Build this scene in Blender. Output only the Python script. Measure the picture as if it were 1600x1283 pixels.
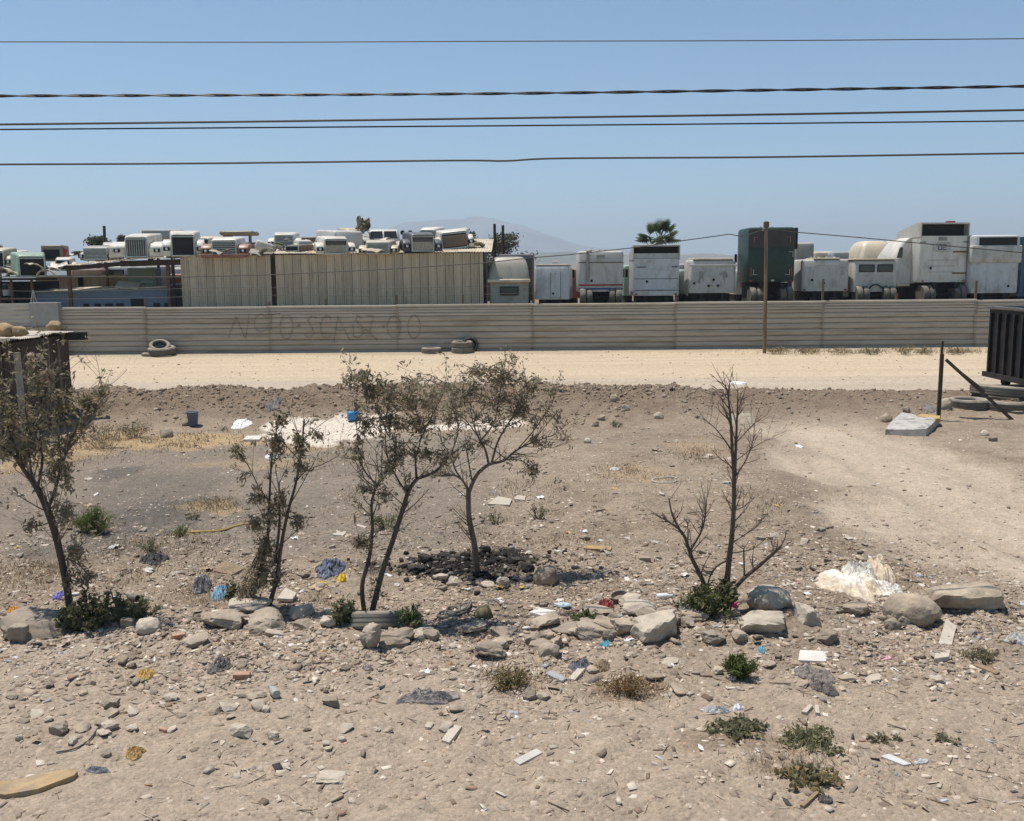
import bpy, bmesh, math, random
import numpy as np
from mathutils import Vector, Matrix, Euler
for _o in list(bpy.data.objects): bpy.data.objects.remove(_o)
SC = bpy.context.scene
COL = SC.collection
# ------------------------------------------------------------------ camera
H = 3.8                      # eye height above the lot
F = 1500.0                   # focal length in photo pixels (photo is 1600 x 1283)
CX, CY, HZ = 800.0, 641.5, 425.0
PITCH = math.atan((CY - HZ) / F)
ROLL = math.radians(0.5)
_f = Vector((0, math.cos(PITCH), -math.sin(PITCH)))
_r0 = Vector((1, 0, 0)); _u0 = Vector((0, math.sin(PITCH), math.cos(PITCH)))
_u = _u0 * math.cos(ROLL) + _r0 * math.sin(ROLL)
_r = _r0 * math.cos(ROLL) - _u0 * math.sin(ROLL)
EYE = Vector((0, 0, H))
cd = bpy.data.cameras.new('camera'); cam = bpy.data.objects.new('camera', cd); COL.objects.link(cam)
cd.sensor_width = 36.0; cd.lens = 36.0 * F / 1600.0; cd.clip_start = 0.1; cd.clip_end = 30000
m = Matrix.Identity(4)
for i in range(3):
    m[i][0] = _r[i]; m[i][1] = _u[i]; m[i][2] = -_f[i]; m[i][3] = EYE[i]
cam.matrix_world = m
SC.camera = cam
# ------------------------------------------------------------------ sky, sun, exposure
SUN_EL = math.radians(74); SUN_AZ = math.atan2(-0.37, 0.17)      # azimuth from +Y towards +X
W = bpy.data.worlds.new('World'); SC.world = W; W.use_nodes = True
nt = W.node_tree; nt.nodes.clear()
wo = nt.nodes.new('ShaderNodeOutputWorld'); bg = nt.nodes.new('ShaderNodeBackground'); sky = nt.nodes.new('ShaderNodeTexSky')
sky.sky_type = 'NISHITA'; sky.sun_disc = False; sky.sun_elevation = SUN_EL; sky.sun_rotation = SUN_AZ
sky.altitude = 100; sky.air_density = 0.75; sky.dust_density = 0.0; sky.ozone_density = 3.5
bg.inputs['Strength'].default_value = 0.115
tn = nt.nodes.new('ShaderNodeVectorMath'); tn.operation = 'MULTIPLY'; tn.inputs[1].default_value = (0.845, 1.03, 0.985)
nt.links.new(sky.outputs[0], tn.inputs[0]); nt.links.new(tn.outputs[0], bg.inputs['Color']); nt.links.new(bg.outputs[0], wo.inputs['Surface'])
sl = bpy.data.lights.new('sun', 'SUN'); sl.energy = 5.0; sl.angle = math.radians(0.53); sl.color = (1.0, 0.96, 0.905)
so = bpy.data.objects.new('sun', sl); COL.objects.link(so)
_sd = Vector((math.sin(SUN_AZ) * math.cos(SUN_EL), math.cos(SUN_AZ) * math.cos(SUN_EL), math.sin(SUN_EL)))
so.rotation_euler = _sd.to_track_quat('Z', 'Y').to_euler(); so.location = (-20, 10, 60)
SC.view_settings.view_transform = 'Standard'; SC.view_settings.look = 'None'
SC.view_settings.exposure = 0.2; SC.view_settings.gamma = 1.0; SC.view_settings.use_curve_mapping = False
SC.render.engine = 'CYCLES'
# ------------------------------------------------------------------ noise
def _hash(ix, iy, s):
    h = (ix.astype(np.int64) * 374761393 + iy.astype(np.int64) * 668265263 + s * 1442695041) & 0xFFFFFFFF
    h = ((h ^ (h >> 13)) * 1274126177) & 0xFFFFFFFF
    h = (h ^ (h >> 16)) & 0xFFFFFFFF
    return h / 4294967295.0
def vn(x, y, s=0):
    x = np.asarray(x, float); y = np.asarray(y, float)
    ix = np.floor(x); iy = np.floor(y); fx = x - ix; fy = y - iy
    fx = fx * fx * (3 - 2 * fx); fy = fy * fy * (3 - 2 * fy)
    a = _hash(ix, iy, s); b = _hash(ix + 1, iy, s); c = _hash(ix, iy + 1, s); d = _hash(ix + 1, iy + 1, s)
    return (a * (1 - fx) + b * fx) * (1 - fy) + (c * (1 - fx) + d * fx) * fy
def fbm(x, y, o=4, s=0):
    t = 0; a = 0.5; k = 1.0
    for i in range(o):
        t = t + a * (vn(np.asarray(x) * k + 17.3 * i, np.asarray(y) * k - 9.1 * i, s + i) - 0.5); a *= 0.5; k *= 2.03
    return t                                     # about -0.5 .. 0.5
def sst(a, b, x):
    t = np.clip((np.asarray(x, float) - a) / (b - a), 0, 1); return t * t * (3 - 2 * t)
# ------------------------------------------------------------------ terrain height
FY = 46.0                                        # the fence line
YARD = 1.95
def edge_y(x):                                   # where the raised verge in front breaks off
    return 9.75 + 0.28 * fbm(np.asarray(x) * 0.9, 3.3, 3, 5) * 2
def track(x, y):                                 # 0..1 on the worn track at right
    c = np.interp(y, [7, 11, 12.4, 15, 20, 25, 30], [11, 8.6, 7.9, 7.5, 7.6, 7.2, 7.0])
    w = np.interp(y, [7, 12, 15, 20, 24, 30], [3.6, 3.1, 2.6, 2.0, 1.8, 2.2])
    n = fbm(np.asarray(x) * 0.6, np.asarray(y) * 0.6, 3, 71) * 1.6
    return (1 - sst(0.55, 1.12, np.abs(x - c) / w + n * 0.7)) * (1 - sst(22.6, 24.4, y)) * sst(10.6, 11.6, y)
def rut(x, y):                                   # wheel ruts following the track's curve
    c = np.interp(y, [7, 11, 12.4, 15, 20, 25, 30], [11, 8.6, 7.9, 7.5, 7.6, 7.2, 7.0]); d = np.asarray(x) - c + fbm(np.asarray(x) * 0.3, np.asarray(y) * 0.3, 2, 75) * 1.2
    return -np.exp(-((d - 0.75) / 0.22) ** 2) - np.exp(-((d + 0.85) / 0.22) ** 2) - 0.7 * np.exp(-((d + 1.7) / 0.18) ** 2) + 1.2 * fbm(np.asarray(x) * 2.0, np.asarray(y) * 0.9, 3, 77)
def track_bank(x, y):                            # raw earth bank along the left side of the track
    c = np.interp(y, [7, 11, 12.4, 15, 20, 25, 30], [11, 8.6, 7.9, 7.5, 7.6, 7.2, 7.0]); w = np.interp(y, [7, 12, 15, 20, 24, 30], [3.6, 3.1, 2.6, 2.0, 1.8, 2.2])
    u = (c - x) / w + fbm(np.asarray(x) * 0.9, np.asarray(y) * 0.9, 3, 73) * 0.4
    return np.exp(-((u - 1.12) / 0.22) ** 2) * sst(10.6, 12, y) * (1 - sst(19, 22, y))
def berm_amp(x):
    return np.interp(x, [-16, -13, -10, 2, 4.5, 6, 9, 14, 20], [0.45, 0.55, 0.62, 0.62, 0.55, 0.46, 0.42, 0.36, 0.3])
def berm_mask(x, y):
    yy = y - 0.5 * fbm(np.asarray(x) * 0.5, 1.7, 3, 12)
    return sst(23.6, 26.3, yy) * (1 - sst(26.7, 28.6, yy))
def hgt(x, y):
    x = np.asarray(x, float); y = np.asarray(y, float)
    e = edge_y(x)
    near = 1 - sst(40, 60, y)
    z = 0.30 * (1 - sst(-0.25, 0.55, y - e))
    z = z + 0.10 * np.exp(-((y - e + 0.15) / 0.35) ** 2) * (0.5 + fbm(x * 1.3, y * 1.3, 3, 31) * 1.6)
    tr = track(x, y)
    rough = (1 - 0.75 * tr) * (1 - sst(28, 29.5, y) * 0.85)
    z = z + near * rough * (0.16 * fbm(x * 0.55, y * 0.55, 3, 41) + (0.07 + 0.07 * (1 - sst(14, 20, y))) * fbm(x * 2.6, y * 2.6, 3, 51))
    fore = 1 - sst(7.2, 8.6, y)
    rub = sst(7.6, 8.6, y) * (1 - sst(13.5, 17, y)) * (1 - tr)
    z = z + rub * (0.085 * fbm(x * 9, y * 9, 3, 61) + 0.13 * np.exp(-((y - e) / 0.9) ** 2) * fbm(x * 3.1, y * 3.1, 3, 65))
    z = z + berm_mask(x, y) * berm_amp(x) * (1 + 0.55 * fbm(x * 1.1, y * 1.1, 4, 81))
    z = z + berm_mask(x, y) * (berm_amp(x) / 0.6) * 0.16 * np.abs(fbm(x * 5.5, y * 5.5, 3, 91)) * 2
    z = z + 0.07 * track_bank(x, y)
    z = z - tr * 0.10 + tr * 0.05 * rut(x, y)
    z = z + sst(29, 31, y) * (1 - sst(43, 45, y)) * 0.02 * np.sin(y * 2.1 + 0.8 * fbm(x * 0.1, y * 0.3, 2, 5))
    z = z + sst(44.2, 45.6, y) * (1 - sst(46.2, 46.4, y)) * 0.06
    z = z + sst(46.35, 47.1, y) * YARD + sst(140, 700, y) * -14.0
    return z
_gx = np.arange(-17, 17.01, 0.05); _gy = np.arange(4, 30.01, 0.05)
_HG = None
def hz(x, y):                                    # height at one point (cached grid near the camera)
    global _HG
    if -17 < x < 16.9 and 4 < y < 29.9:
        if _HG is None: _HG = hgt(*np.meshgrid(_gx, _gy))
        i = (x + 17) / 0.05; j = (y - 4) / 0.05; a = int(i); b = int(j); u = i - a; v = j - b
        return float((_HG[b, a] * (1 - u) + _HG[b, a + 1] * u) * (1 - v) + (_HG[b + 1, a] * (1 - u) + _HG[b + 1, a + 1] * u) * v)
    return float(hgt(np.array([x]), np.array([y]))[0])
def ray(px, py): return (_f * F + _r * (px - CX) - _u * (py - CY))
def at(px, py, Y):
    d = ray(px, py); return EYE + d * (Y / d.y)
_MY = np.concatenate([np.arange(3.0, 20, 0.12), np.arange(20, 60, 0.3), np.arange(60, 140, 2.0)])
def gnd(px, py):                                 # pixel -> point on the terrain (marching along the ray)
    d = ray(px, py); d = d / d.y
    ys = _MY
    for _ in range(3):
        below = (H + d.z * ys) <= hgt(d.x * ys, ys)
        k = int(np.argmax(below)) if below.any() else len(ys) - 1
        y = ys[k]; ys = np.linspace(ys[max(k - 1, 0)], y, 9)
    return Vector((d.x * y, y, hz(d.x * y, y)))
def depth(p): return (Vector(p) - EYE).dot(_f)
def scl(p): return F / depth(p)                  # pixels per metre at a point
# ------------------------------------------------------------------ materials
MATS = {}
def _lin(c):
    return tuple((v / 12.92 if v <= 0.04045 else ((v + 0.055) / 1.055) ** 2.4) for v in c)
def mat(name, col, rough=0.8, var=0.18, scale=5.0, bump=0.0, bscale=30.0, metal=0.0, dust=0.0, col2=None, amt=0.5, s2=2.0,
        stretch=(1, 1, 1), spec=0.4, attr=None, trans=0.0, dustcol=(0.46, 0.38, 0.28)):
    if name in MATS: return MATS[name]
    M = bpy.data.materials.new(name); M.use_nodes = True; t = M.node_tree; N = t.nodes; L = t.links
    b = N['Principled BSDF']; b.inputs['Roughness'].default_value = rough; b.inputs['Metallic'].default_value = metal
    b.inputs['Specular IOR Level'].default_value = spec
    tc = N.new('ShaderNodeTexCoord'); oi = N.new('ShaderNodeObjectInfo')
    mp = N.new('ShaderNodeVectorMath'); mp.operation = 'MULTIPLY'; mp.inputs[1].default_value = stretch
    ad = N.new('ShaderNodeVectorMath'); ad.operation = 'ADD'
    mu = N.new('ShaderNodeMath'); mu.operation = 'MULTIPLY'; mu.inputs[1].default_value = 37.0
    L.new(oi.outputs['Random'], mu.inputs[0]); L.new(tc.outputs['Object'], mp.inputs[0])
    L.new(mp.outputs[0], ad.inputs[0]); L.new(mu.outputs[0], ad.inputs[1])
    n1 = N.new('ShaderNodeTexNoise'); n1.inputs['Scale'].default_value = scale; n1.inputs['Detail'].default_value = 6; n1.inputs['Roughness'].default_value = 0.62
    L.new(ad.outputs[0], n1.inputs['Vector'])
    mr = N.new('ShaderNodeMapRange'); mr.inputs['From Min'].default_value = 0.3; mr.inputs['From Max'].default_value = 0.7
    mr.inputs['To Min'].default_value = 1 - var; mr.inputs['To Max'].default_value = 1 + var
    L.new(n1.outputs['Fac'], mr.inputs['Value'])
    base = None
    if attr:
        a = N.new('ShaderNodeAttribute'); a.attribute_name = attr; base = a.outputs['Color']
    else:
        rgb = N.new('ShaderNodeRGB'); rgb.outputs[0].default_value = (*col, 1); base = rgb.outputs[0]
    if col2 is not None:
        n2 = N.new('ShaderNodeTexNoise'); n2.inputs['Scale'].default_value = s2; n2.inputs['Detail'].default_value = 8; n2.inputs['Roughness'].default_value = 0.68
        L.new(ad.outputs[0], n2.inputs['Vector'])
        m2 = N.new('ShaderNodeMapRange'); m2.inputs['From Min'].default_value = 0.62 - amt * 0.3; m2.inputs['From Max'].default_value = 0.74 - amt * 0.3
        L.new(n2.outputs['Fac'], m2.inputs['Value'])
        mx = N.new('ShaderNodeMix'); mx.data_type = 'RGBA'; L.new(m2.outputs[0], mx.inputs['Factor'])
        L.new(base, mx.inputs[6]); mx.inputs[7].default_value = (*col2, 1); base = mx.outputs[2]
    if dust > 0:
        g = N.new('ShaderNodeNewGeometry'); sx = N.new('ShaderNodeSeparateXYZ'); L.new(g.outputs['Normal'], sx.inputs[0])
        nd = N.new('ShaderNodeTexNoise'); nd.inputs['Scale'].default_value = 3.0; nd.inputs['Detail'].default_value = 5; L.new(ad.outputs[0], nd.inputs['Vector'])
        dd = N.new('ShaderNodeMapRange'); dd.inputs['From Min'].default_value = -0.5; dd.inputs['From Max'].default_value = 1.0
        dd.inputs['To Min'].default_value = 0.0; dd.inputs['To Max'].default_value = dust; L.new(sx.outputs['Z'], dd.inputs['Value'])
        dm = N.new('ShaderNodeMath'); dm.operation = 'MULTIPLY'; L.new(dd.outputs[0], dm.inputs[0])
        d3 = N.new('ShaderNodeMapRange'); d3.inputs['From Min'].default_value = 0.3; d3.inputs['From Max'].default_value = 0.6; d3.inputs['To Min'].default_value = 0.5
        L.new(nd.outputs['Fac'], d3.inputs['Value']); L.new(d3.outputs[0], dm.inputs[1])
        mx = N.new('ShaderNodeMix'); mx.data_type = 'RGBA'; L.new(dm.outputs[0], mx.inputs['Factor'])
        L.new(base, mx.inputs[6]); mx.inputs[7].default_value = (*dustcol, 1); base = mx.outputs[2]
    vm = N.new('ShaderNodeVectorMath'); vm.operation = 'SCALE'; L.new(base, vm.inputs[0]); L.new(mr.outputs[0], vm.inputs['Scale'])
    L.new(vm.outputs[0], b.inputs['Base Color'])
    if bump > 0:
        n3 = N.new('ShaderNodeTexNoise'); n3.inputs['Scale'].default_value = bscale; n3.inputs['Detail'].default_value = 5; L.new(ad.outputs[0], n3.inputs['Vector'])
        bp = N.new('ShaderNodeBump'); bp.inputs['Strength'].default_value = bump; bp.inputs['Distance'].default_value = 0.02
        L.new(n3.outputs['Fac'], bp.inputs['Height']); L.new(bp.outputs[0], b.inputs['Normal'])
    if trans > 0:
        b.inputs['Transmission Weight'].default_value = trans
    MATS[name] = M
    return M
# ------------------------------------------------------------------ mesh helpers
def tag(o, label=None, cat=None, group=None, kind=None):
    if label: o['label'] = label
    if cat: o['category'] = cat
    if group: o['group'] = group
    if kind: o['kind'] = kind
    return o
def empty(name, loc, label=None, cat=None, group=None, rz=0.0, rx=0.0, ry=0.0):
    o = bpy.data.objects.new(name, None); COL.objects.link(o); o.location = loc; o.rotation_euler = (rx, ry, rz)
    o.empty_display_size = 0.2
    return tag(o, label, cat, group)
class MB:
    def __init__(s): s.v = []; s.f = []; s.m = []
    def add(s, vs, fs, m=0):
        k = len(s.v); s.v.extend([tuple(p) for p in vs]); s.f.extend([tuple(i + k for i in q) for q in fs]); s.m.extend([m] * len(fs)); return s
    def box(s, x0, x1, y0, y1, z0, z1, m=0, bev=0.0, rot=None, piv=None):
        if bev > 0:
            bm = bmesh.new(); bmesh.ops.create_cube(bm, size=1)
            for v in bm.verts:
                v.co = Vector(((x0 + x1) / 2 + v.co.x * (x1 - x0), (y0 + y1) / 2 + v.co.y * (y1 - y0), (z0 + z1) / 2 + v.co.z * (z1 - z0)))
            bmesh.ops.bevel(bm, geom=bm.edges[:], offset=bev, segments=2, affect='EDGES', profile=0.5)
            vs = [v.co.copy() for v in bm.verts]; bm.verts.index_update(); fs = [[v.index for v in f.verts] for f in bm.faces]; bm.free()
        else:
            vs = [Vector(p) for p in ((x0, y0, z0), (x1, y0, z0), (x1, y1, z0), (x0, y1, z0), (x0, y0, z1), (x1, y0, z1), (x1, y1, z1), (x0, y1, z1))]
            fs = [(0, 3, 2, 1), (4, 5, 6, 7), (0, 1, 5, 4), (1, 2, 6, 5), (2, 3, 7, 6), (3, 0, 4, 7)]
        if rot is not None:
            R = Euler(rot).to_matrix(); c = Vector(piv) if piv else Vector(((x0 + x1) / 2, (y0 + y1) / 2, (z0 + z1) / 2))
            vs = [c + R @ (p - c) for p in vs]
        return s.add(vs, fs, m)
    def beam(s, a, b, w, h, m=0):
        a = Vector(a); b = Vector(b); d = (b - a); l = d.length; d.normalize()
        up = Vector((0, 0, 1)) if abs(d.z) < 0.95 else Vector((0, 1, 0))
        x = d.cross(up).normalized(); y = x.cross(d).normalized(); vs = []
        for p in (a, b):
            for sx, sy in ((-1, -1), (1, -1), (1, 1), (-1, 1)): vs.append(p + x * sx * w / 2 + y * sy * h / 2)
        return s.add(vs, [(0, 3, 2, 1), (4, 5, 6, 7), (0, 1, 5, 4), (1, 2, 6, 5), (2, 3, 7, 6), (3, 0, 4, 7)], m)
    def tube(s, pts, rad, n=6, m=0, cap=True):
        pts = [Vector(p) for p in pts]; k = len(pts)
        if not hasattr(rad, '__len__'): rad = [rad] * k
        base = len(s.v); vs = []; ref = None
        for i, p in enumerate(pts):
            d = (pts[min(i + 1, k - 1)] - pts[max(i - 1, 0)])
            if d.length < 1e-9: d = Vector((0, 0, 1))
            d.normalize()
            if ref is None: ref = Vector((0, 0, 1)) if abs(d.z) < 0.9 else Vector((1, 0, 0))
            x = d.cross(ref)
            if x.length < 1e-4: x = d.cross(Vector((0.3, 0.9, 0.2)))
            x.normalize(); y = x.cross(d).normalized(); ref = -y if False else ref
            for j in range(n):
                a = 2 * math.pi * j / n; vs.append(p + (x * math.cos(a) + y * math.sin(a)) * rad[i])
        fs = []
        for i in range(k - 1):
            for j in range(n):
                fs.append((i * n + j, (i + 1) * n + j, (i + 1) * n + (j + 1) % n, i * n + (j + 1) % n))
        if cap: fs.append(tuple(range(n))); fs.append(tuple(reversed(range((k - 1) * n, k * n))))
        return s.add(vs, fs, m)
    def loft(s, rings, cap0=True, cap1=True, m=0):
        n = len(rings[0]); vs = [p for r in rings for p in r]; fs = []
        for i in range(len(rings) - 1):
            for j in range(n): fs.append((i * n + j, i * n + (j + 1) % n, (i + 1) * n + (j + 1) % n, (i + 1) * n + j))
        if cap0: fs.append(tuple(reversed(range(n))))
        if cap1: fs.append(tuple(range((len(rings) - 1) * n, len(rings) * n)))
        return s.add(vs, fs, m)
    def prism(s, prof, x0, x1, m=0, bev=0.0):       # prof: (y, z) points, extruded along x
        bm = bmesh.new(); vv = [bm.verts.new((x0, y, z)) for y, z in prof]; fc = bm.faces.new(vv)
        r = bmesh.ops.extrude_face_region(bm, geom=[fc])
        for v in [g for g in r['geom'] if isinstance(g, bmesh.types.BMVert)]: v.co.x = x1
        bmesh.ops.recalc_face_normals(bm, faces=bm.faces[:])
        if bev > 0: bmesh.ops.bevel(bm, geom=bm.edges[:], offset=bev, segments=2, affect='EDGES', profile=0.5, clamp_overlap=True)
        bm.verts.index_update()
        s.add([v.co.copy() for v in bm.verts], [[v.index for v in f.verts] for f in bm.faces], m); bm.free(); return s
    def lathe(s, prof, n=20, m=0, axis='z', c=(0, 0, 0), closed=False):   # prof: (r, h)
        rings = []
        for r, h in prof:
            ring = []
            for j in range(n):
                a = 2 * math.pi * j / n; q = (r * math.cos(a), r * math.sin(a), h)
                if axis == 'x': q = (q[2], q[0], q[1])
                if axis == 'y': q = (q[0], q[2], q[1])
                ring.append((q[0] + c[0], q[1] + c[1], q[2] + c[2]))
            rings.append(ring)
        if closed: rings.append(rings[0])
        return s.loft(rings, not closed, not closed, m)
    def build(s, name, mats, parent=None, smooth=False, loc=None, ang=35):
        me = bpy.data.meshes.new(name); me.from_pydata(s.v, [], s.f)
        if not isinstance(mats, (list, tuple)): mats = [mats]
        for q in mats: me.materials.append(q)
        if len(mats) > 1: me.polygons.foreach_set('material_index', s.m)
        if smooth:
            me.polygons.foreach_set('use_smooth', [True] * len(me.polygons)); me.set_sharp_from_angle(angle=math.radians(ang))
        me.update(); o = bpy.data.objects.new(name, me); COL.objects.link(o)
        if loc is not None: o.location = loc
        if parent is not None: o.parent = parent
        return o
def rr(hw, y0, y1, z, r, n=3, cx=0.0):               # rounded rectangle ring in XY at height z
    r = min(r, hw * 0.99, abs(y1 - y0) * 0.49); pts = []
    for (sx, yy, a0) in ((1, y0, -90), (1, y1, 0), (-1, y1, 90), (-1, y0, 180)):
        oy = y0 + r if yy == y0 else y1 - r
        for k in range(n + 1):
            a = math.radians(a0 + 90 * k / n)
            pts.append((cx + sx * (hw - r) + r * math.cos(a), oy + r * math.sin(a), z))
    return pts
def copy_tree(o, parent=None):
    c = o.copy(); COL.objects.link(c); c.parent = parent
    for ch in list(o.children): copy_tree(ch, c)
    return c
def npmesh(name, V, Fq, mats, col=None, parent=None, mi=None):
    me = bpy.data.meshes.new(name); k = Fq.shape[1]
    me.vertices.add(len(V)); me.vertices.foreach_set('co', np.ascontiguousarray(V, dtype=np.float32).ravel())
    me.loops.add(Fq.size); me.loops.foreach_set('vertex_index', np.ascontiguousarray(Fq, dtype=np.int32).ravel())
    me.polygons.add(len(Fq)); me.polygons.foreach_set('loop_start', np.arange(0, Fq.size, k, dtype=np.int32))
    if not isinstance(mats, (list, tuple)): mats = [mats]
    for q in mats: me.materials.append(q)
    if mi is not None: me.polygons.foreach_set('material_index', np.asarray(mi, dtype=np.int32))
    if col is not None:
        a = me.color_attributes.new('Col', 'FLOAT_COLOR', 'POINT')
        c4 = np.ones((len(V), 4), np.float32); c4[:, :3] = col; a.data.foreach_set('color', c4.ravel())
    me.update(calc_edges=True); me.validate()
    o = bpy.data.objects.new(name, me); COL.objects.link(o)
    if parent is not None: o.parent = parent
    return o
# ================================================================== THE GROUND
RNG = np.random.default_rng(7); random.seed(7)
def blob(x, y, px, py, rx, ry, seed=0, soft=0.45):       # soft-edged stain: centre and radii given at the photo's scale
    c = gnd(px, py); s = scl(c); ax = rx / s; ay = ry * c.y * c.y / (H * F)
    n = fbm(x * 1.7, y * 1.7, 4, 200 + seed) * 1.1
    d = np.sqrt(((x - c.x) / ax) ** 2 + ((y - c.y) / ay) ** 2) + n
    return 1 - sst(1 - soft, 1 + soft * 0.3, d)
t_in = np.linspace(-0.60, 0.60, 541)
t_out = np.array([0.64, 0.7, 0.8, 0.95, 1.2, 1.6, 2.3, 3.5, 6.0, 12.0])
T = np.concatenate([-t_out[::-1], t_in, t_out])
yb = np.array([-40, -20, -8, -2, 0, 1.5, 3, 4])
yn = [4.6]
while yn[-1] < 60: yn.append(yn[-1] * (1.0041 if yn[-1] < 30 else 1.0052))
yf = np.geomspace(64, 9000, 50)
Yr = np.concatenate([yb, np.array(yn), yf])
YY, TT = np.meshgrid(Yr, T, indexing='ij')
XX = TT * (np.maximum(YY, 4.0) + 1.5)
ZZ = hgt(XX, YY)
nr, nc = XX.shape
def ground_colour(x, y):
    base = np.zeros(x.shape + (3,)); base[:] = (0.285, 0.226, 0.172)
    def mixc(mk, c, k=1.0):
        nonlocal base
        w = (mk * k)[..., None]; base = base * (1 - w) + np.array(c) * w
    n1 = fbm(x * 0.35, y * 0.35, 4, 301); n2 = fbm(x * 1.4, y * 1.4, 4, 311)
    mixc(np.clip(0.5 + n1 * 1.9, 0, 1), (0.325, 0.268, 0.205), 0.7)
    mixc(np.clip(-n1 * 2.6, 0, 1), (0.222, 0.18, 0.138), 0.75)
    mixc(np.clip(n2 * 2.6, 0, 1), (0.195, 0.152, 0.112), 0.8)
    mixc(np.clip(fbm(x * 4.2, y * 4.2, 4, 315) * 2.4, 0, 1), (0.215, 0.165, 0.12), 0.6)
    mixc(np.clip(fbm(x * 3.1 + 40, y * 3.1, 4, 316) * 2.4, 0, 1), (0.38, 0.315, 0.245), 0.6)
    e = edge_y(x)
    mixc((1 - sst(-0.9, 0.2, y - e + n2)) * (1 - 0.65 * sst(-1.5, 1.5, x)), (0.41, 0.342, 0.276), 0.72)            # dusty verge in front
    mixc(1 - sst(7.3, 8.3, y + n1 * 1.6), (0.39, 0.318, 0.248), 0.8)            # wheel-worn strip at the bottom
    # left lot: ash and straw
    L = (1 - sst(-1.2, 0.6, x)) * sst(12.2, 13.4, y) * (1 - sst(21.5, 23, y))
    mixc(L, (0.215, 0.185, 0.155), 0.8)
    for k, (px, py, rx, ry, a) in enumerate([(250, 800, 95, 40, 0.75), (190, 735, 45, 14, 0.8), (120, 860, 110, 30, 0.45), (230, 775, 120, 45, 0.45), (430, 800, 90, 40, 0.3)]):
        mixc(blob(x, y, px, py, rx, ry, k), (0.115, 0.105, 0.096), a)
    for k, (px, py, rx, ry, a) in enumerate([(300, 690, 120, 14, 0.8), (330, 790, 55, 12, 0.55), (160, 690, 70, 22, 0.6), (60, 720, 60, 25, 0.5), (400, 725, 100, 10, 0.35), (470, 700, 60, 12, 0.4), (1090, 700, 60, 12, 0.3), (990, 740, 60, 14, 0.3)]):
        mixc(blob(x, y, px, py, rx, ry, 20 + k), (0.41, 0.30, 0.175), min(1.0, a * 1.2))
    for k, (px, py, rx, ry, a) in enumerate([(980, 1078, 70, 20, 0.7), (1150, 1155, 110, 28, 0.55), (800, 1055, 60, 14, 0.5), (1240, 1200, 60, 20, 0.5)]):
        mixc(blob(x, y, px, py, rx, ry, 40 + k), (0.185, 0.128, 0.082), a)
    # burnt ring round the small tree
    mixc(blob(x, y, 740, 882, 110, 30, 60, 0.5), (0.026, 0.023, 0.021), 0.95)
    mixc(blob(x, y, 610, 893, 70, 16, 61, 0.6), (0.05, 0.043, 0.037), 0.7)
    mixc(blob(x, y, 800, 872, 60, 14, 62, 0.6), (0.022, 0.02, 0.018), 0.95)
    mixc(blob(x, y, 690, 885, 60, 18, 63, 0.6), (0.022, 0.02, 0.018), 0.9)
    mixc(blob(x, y, 560, 882, 60, 10, 64, 0.6), (0.06, 0.05, 0.043), 0.5)
    # berm: darker raw earth
    bm_ = berm_mask(x, y) * np.clip(berm_amp(x) / 0.6, 0, 1)
    mixc(np.clip(bm_ * 1.6, 0, 1), (0.215, 0.165, 0.122), 0.92)
    mixc(np.clip(bm_ * 1.6, 0, 1) * np.clip(0.4 + fbm(x * 3, y * 3, 4, 321) * 2.5, 0, 1), (0.155, 0.115, 0.083), 0.6)
    # white plaster spill
    pl = np.maximum.reduce([blob(x, y, 500, 676, 92, 20, 80, 0.18), blob(x, y, 560, 664, 70, 9, 81, 0.2), blob(x, y, 740, 667, 95, 5, 82, 0.25), blob(x, y, 450, 668, 40, 8, 83, 0.2)])
    mixc(pl, (0.68, 0.61, 0.53), 0.93)
    # worn track at right
    tr = track(x, y)
    mixc(track_bank(x, y), (0.205, 0.162, 0.122), 0.75)
    mixc(tr, (0.47, 0.395, 0.312), 0.95)
    mixc(tr * np.clip(-rut(x, y) * 0.9, 0, 1), (0.37, 0.305, 0.24), 0.6)
    mixc(tr * np.clip(fbm((x + 0.35 * y) * 2.4, y * 0.35, 4, 331) * 2.4, 0, 1), (0.36, 0.295, 0.225), 0.6)
    # road
    rd = sst(27.6, 29.2, y + fbm(x * 0.6, y * 0.6, 3, 341) * 1.4)
    rc = (0.525, 0.432, 0.312)
    mixc(rd, (0.445, 0.38, 0.31), 1.0)
    mixc(rd * sst(33.0, 36.0, y + fbm(x * 0.15, y * 0.6, 3, 342) * 3.0), rc, 0.95)
    lanes = np.clip(fbm(x * 0.05, y * 1.7, 4, 351) * 2.6, 0, 1) * rd
    mixc(lanes, (0.56, 0.475, 0.36), 0.6)
    lanes = np.clip(-fbm(x * 0.07, y * 2.3, 4, 352) * 2.4, 0, 1) * rd
    mixc(lanes, (0.37, 0.305, 0.23), 0.55)
    mixc(sst(44.2, 45.4, y + fbm(x * 0.8, y, 3, 361)), (0.31, 0.26, 0.20), 0.6)
    # yard and country beyond
    mixc(sst(46.2, 46.8, y), (0.22, 0.175, 0.13), 1.0)
    mixc(sst(120, 300, y), (0.20, 0.185, 0.13), 0.9)
    g = 1 + 0.22 * fbm(x * 7, y * 7, 3, 371)
    return np.clip(base * g[..., None] * np.array([0.97, 0.928, 0.872]), 0.01, 0.9)
GC = ground_colour(XX.ravel(), YY.ravel())
V = np.stack([XX.ravel(), YY.ravel(), ZZ.ravel()], 1)
I = np.arange(nr * nc).reshape(nr, nc)
Fq = np.stack([I[:-1, :-1].ravel(), I[:-1, 1:].ravel(), I[1:, 1:].ravel(), I[1:, :-1].ravel()], 1)
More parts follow.
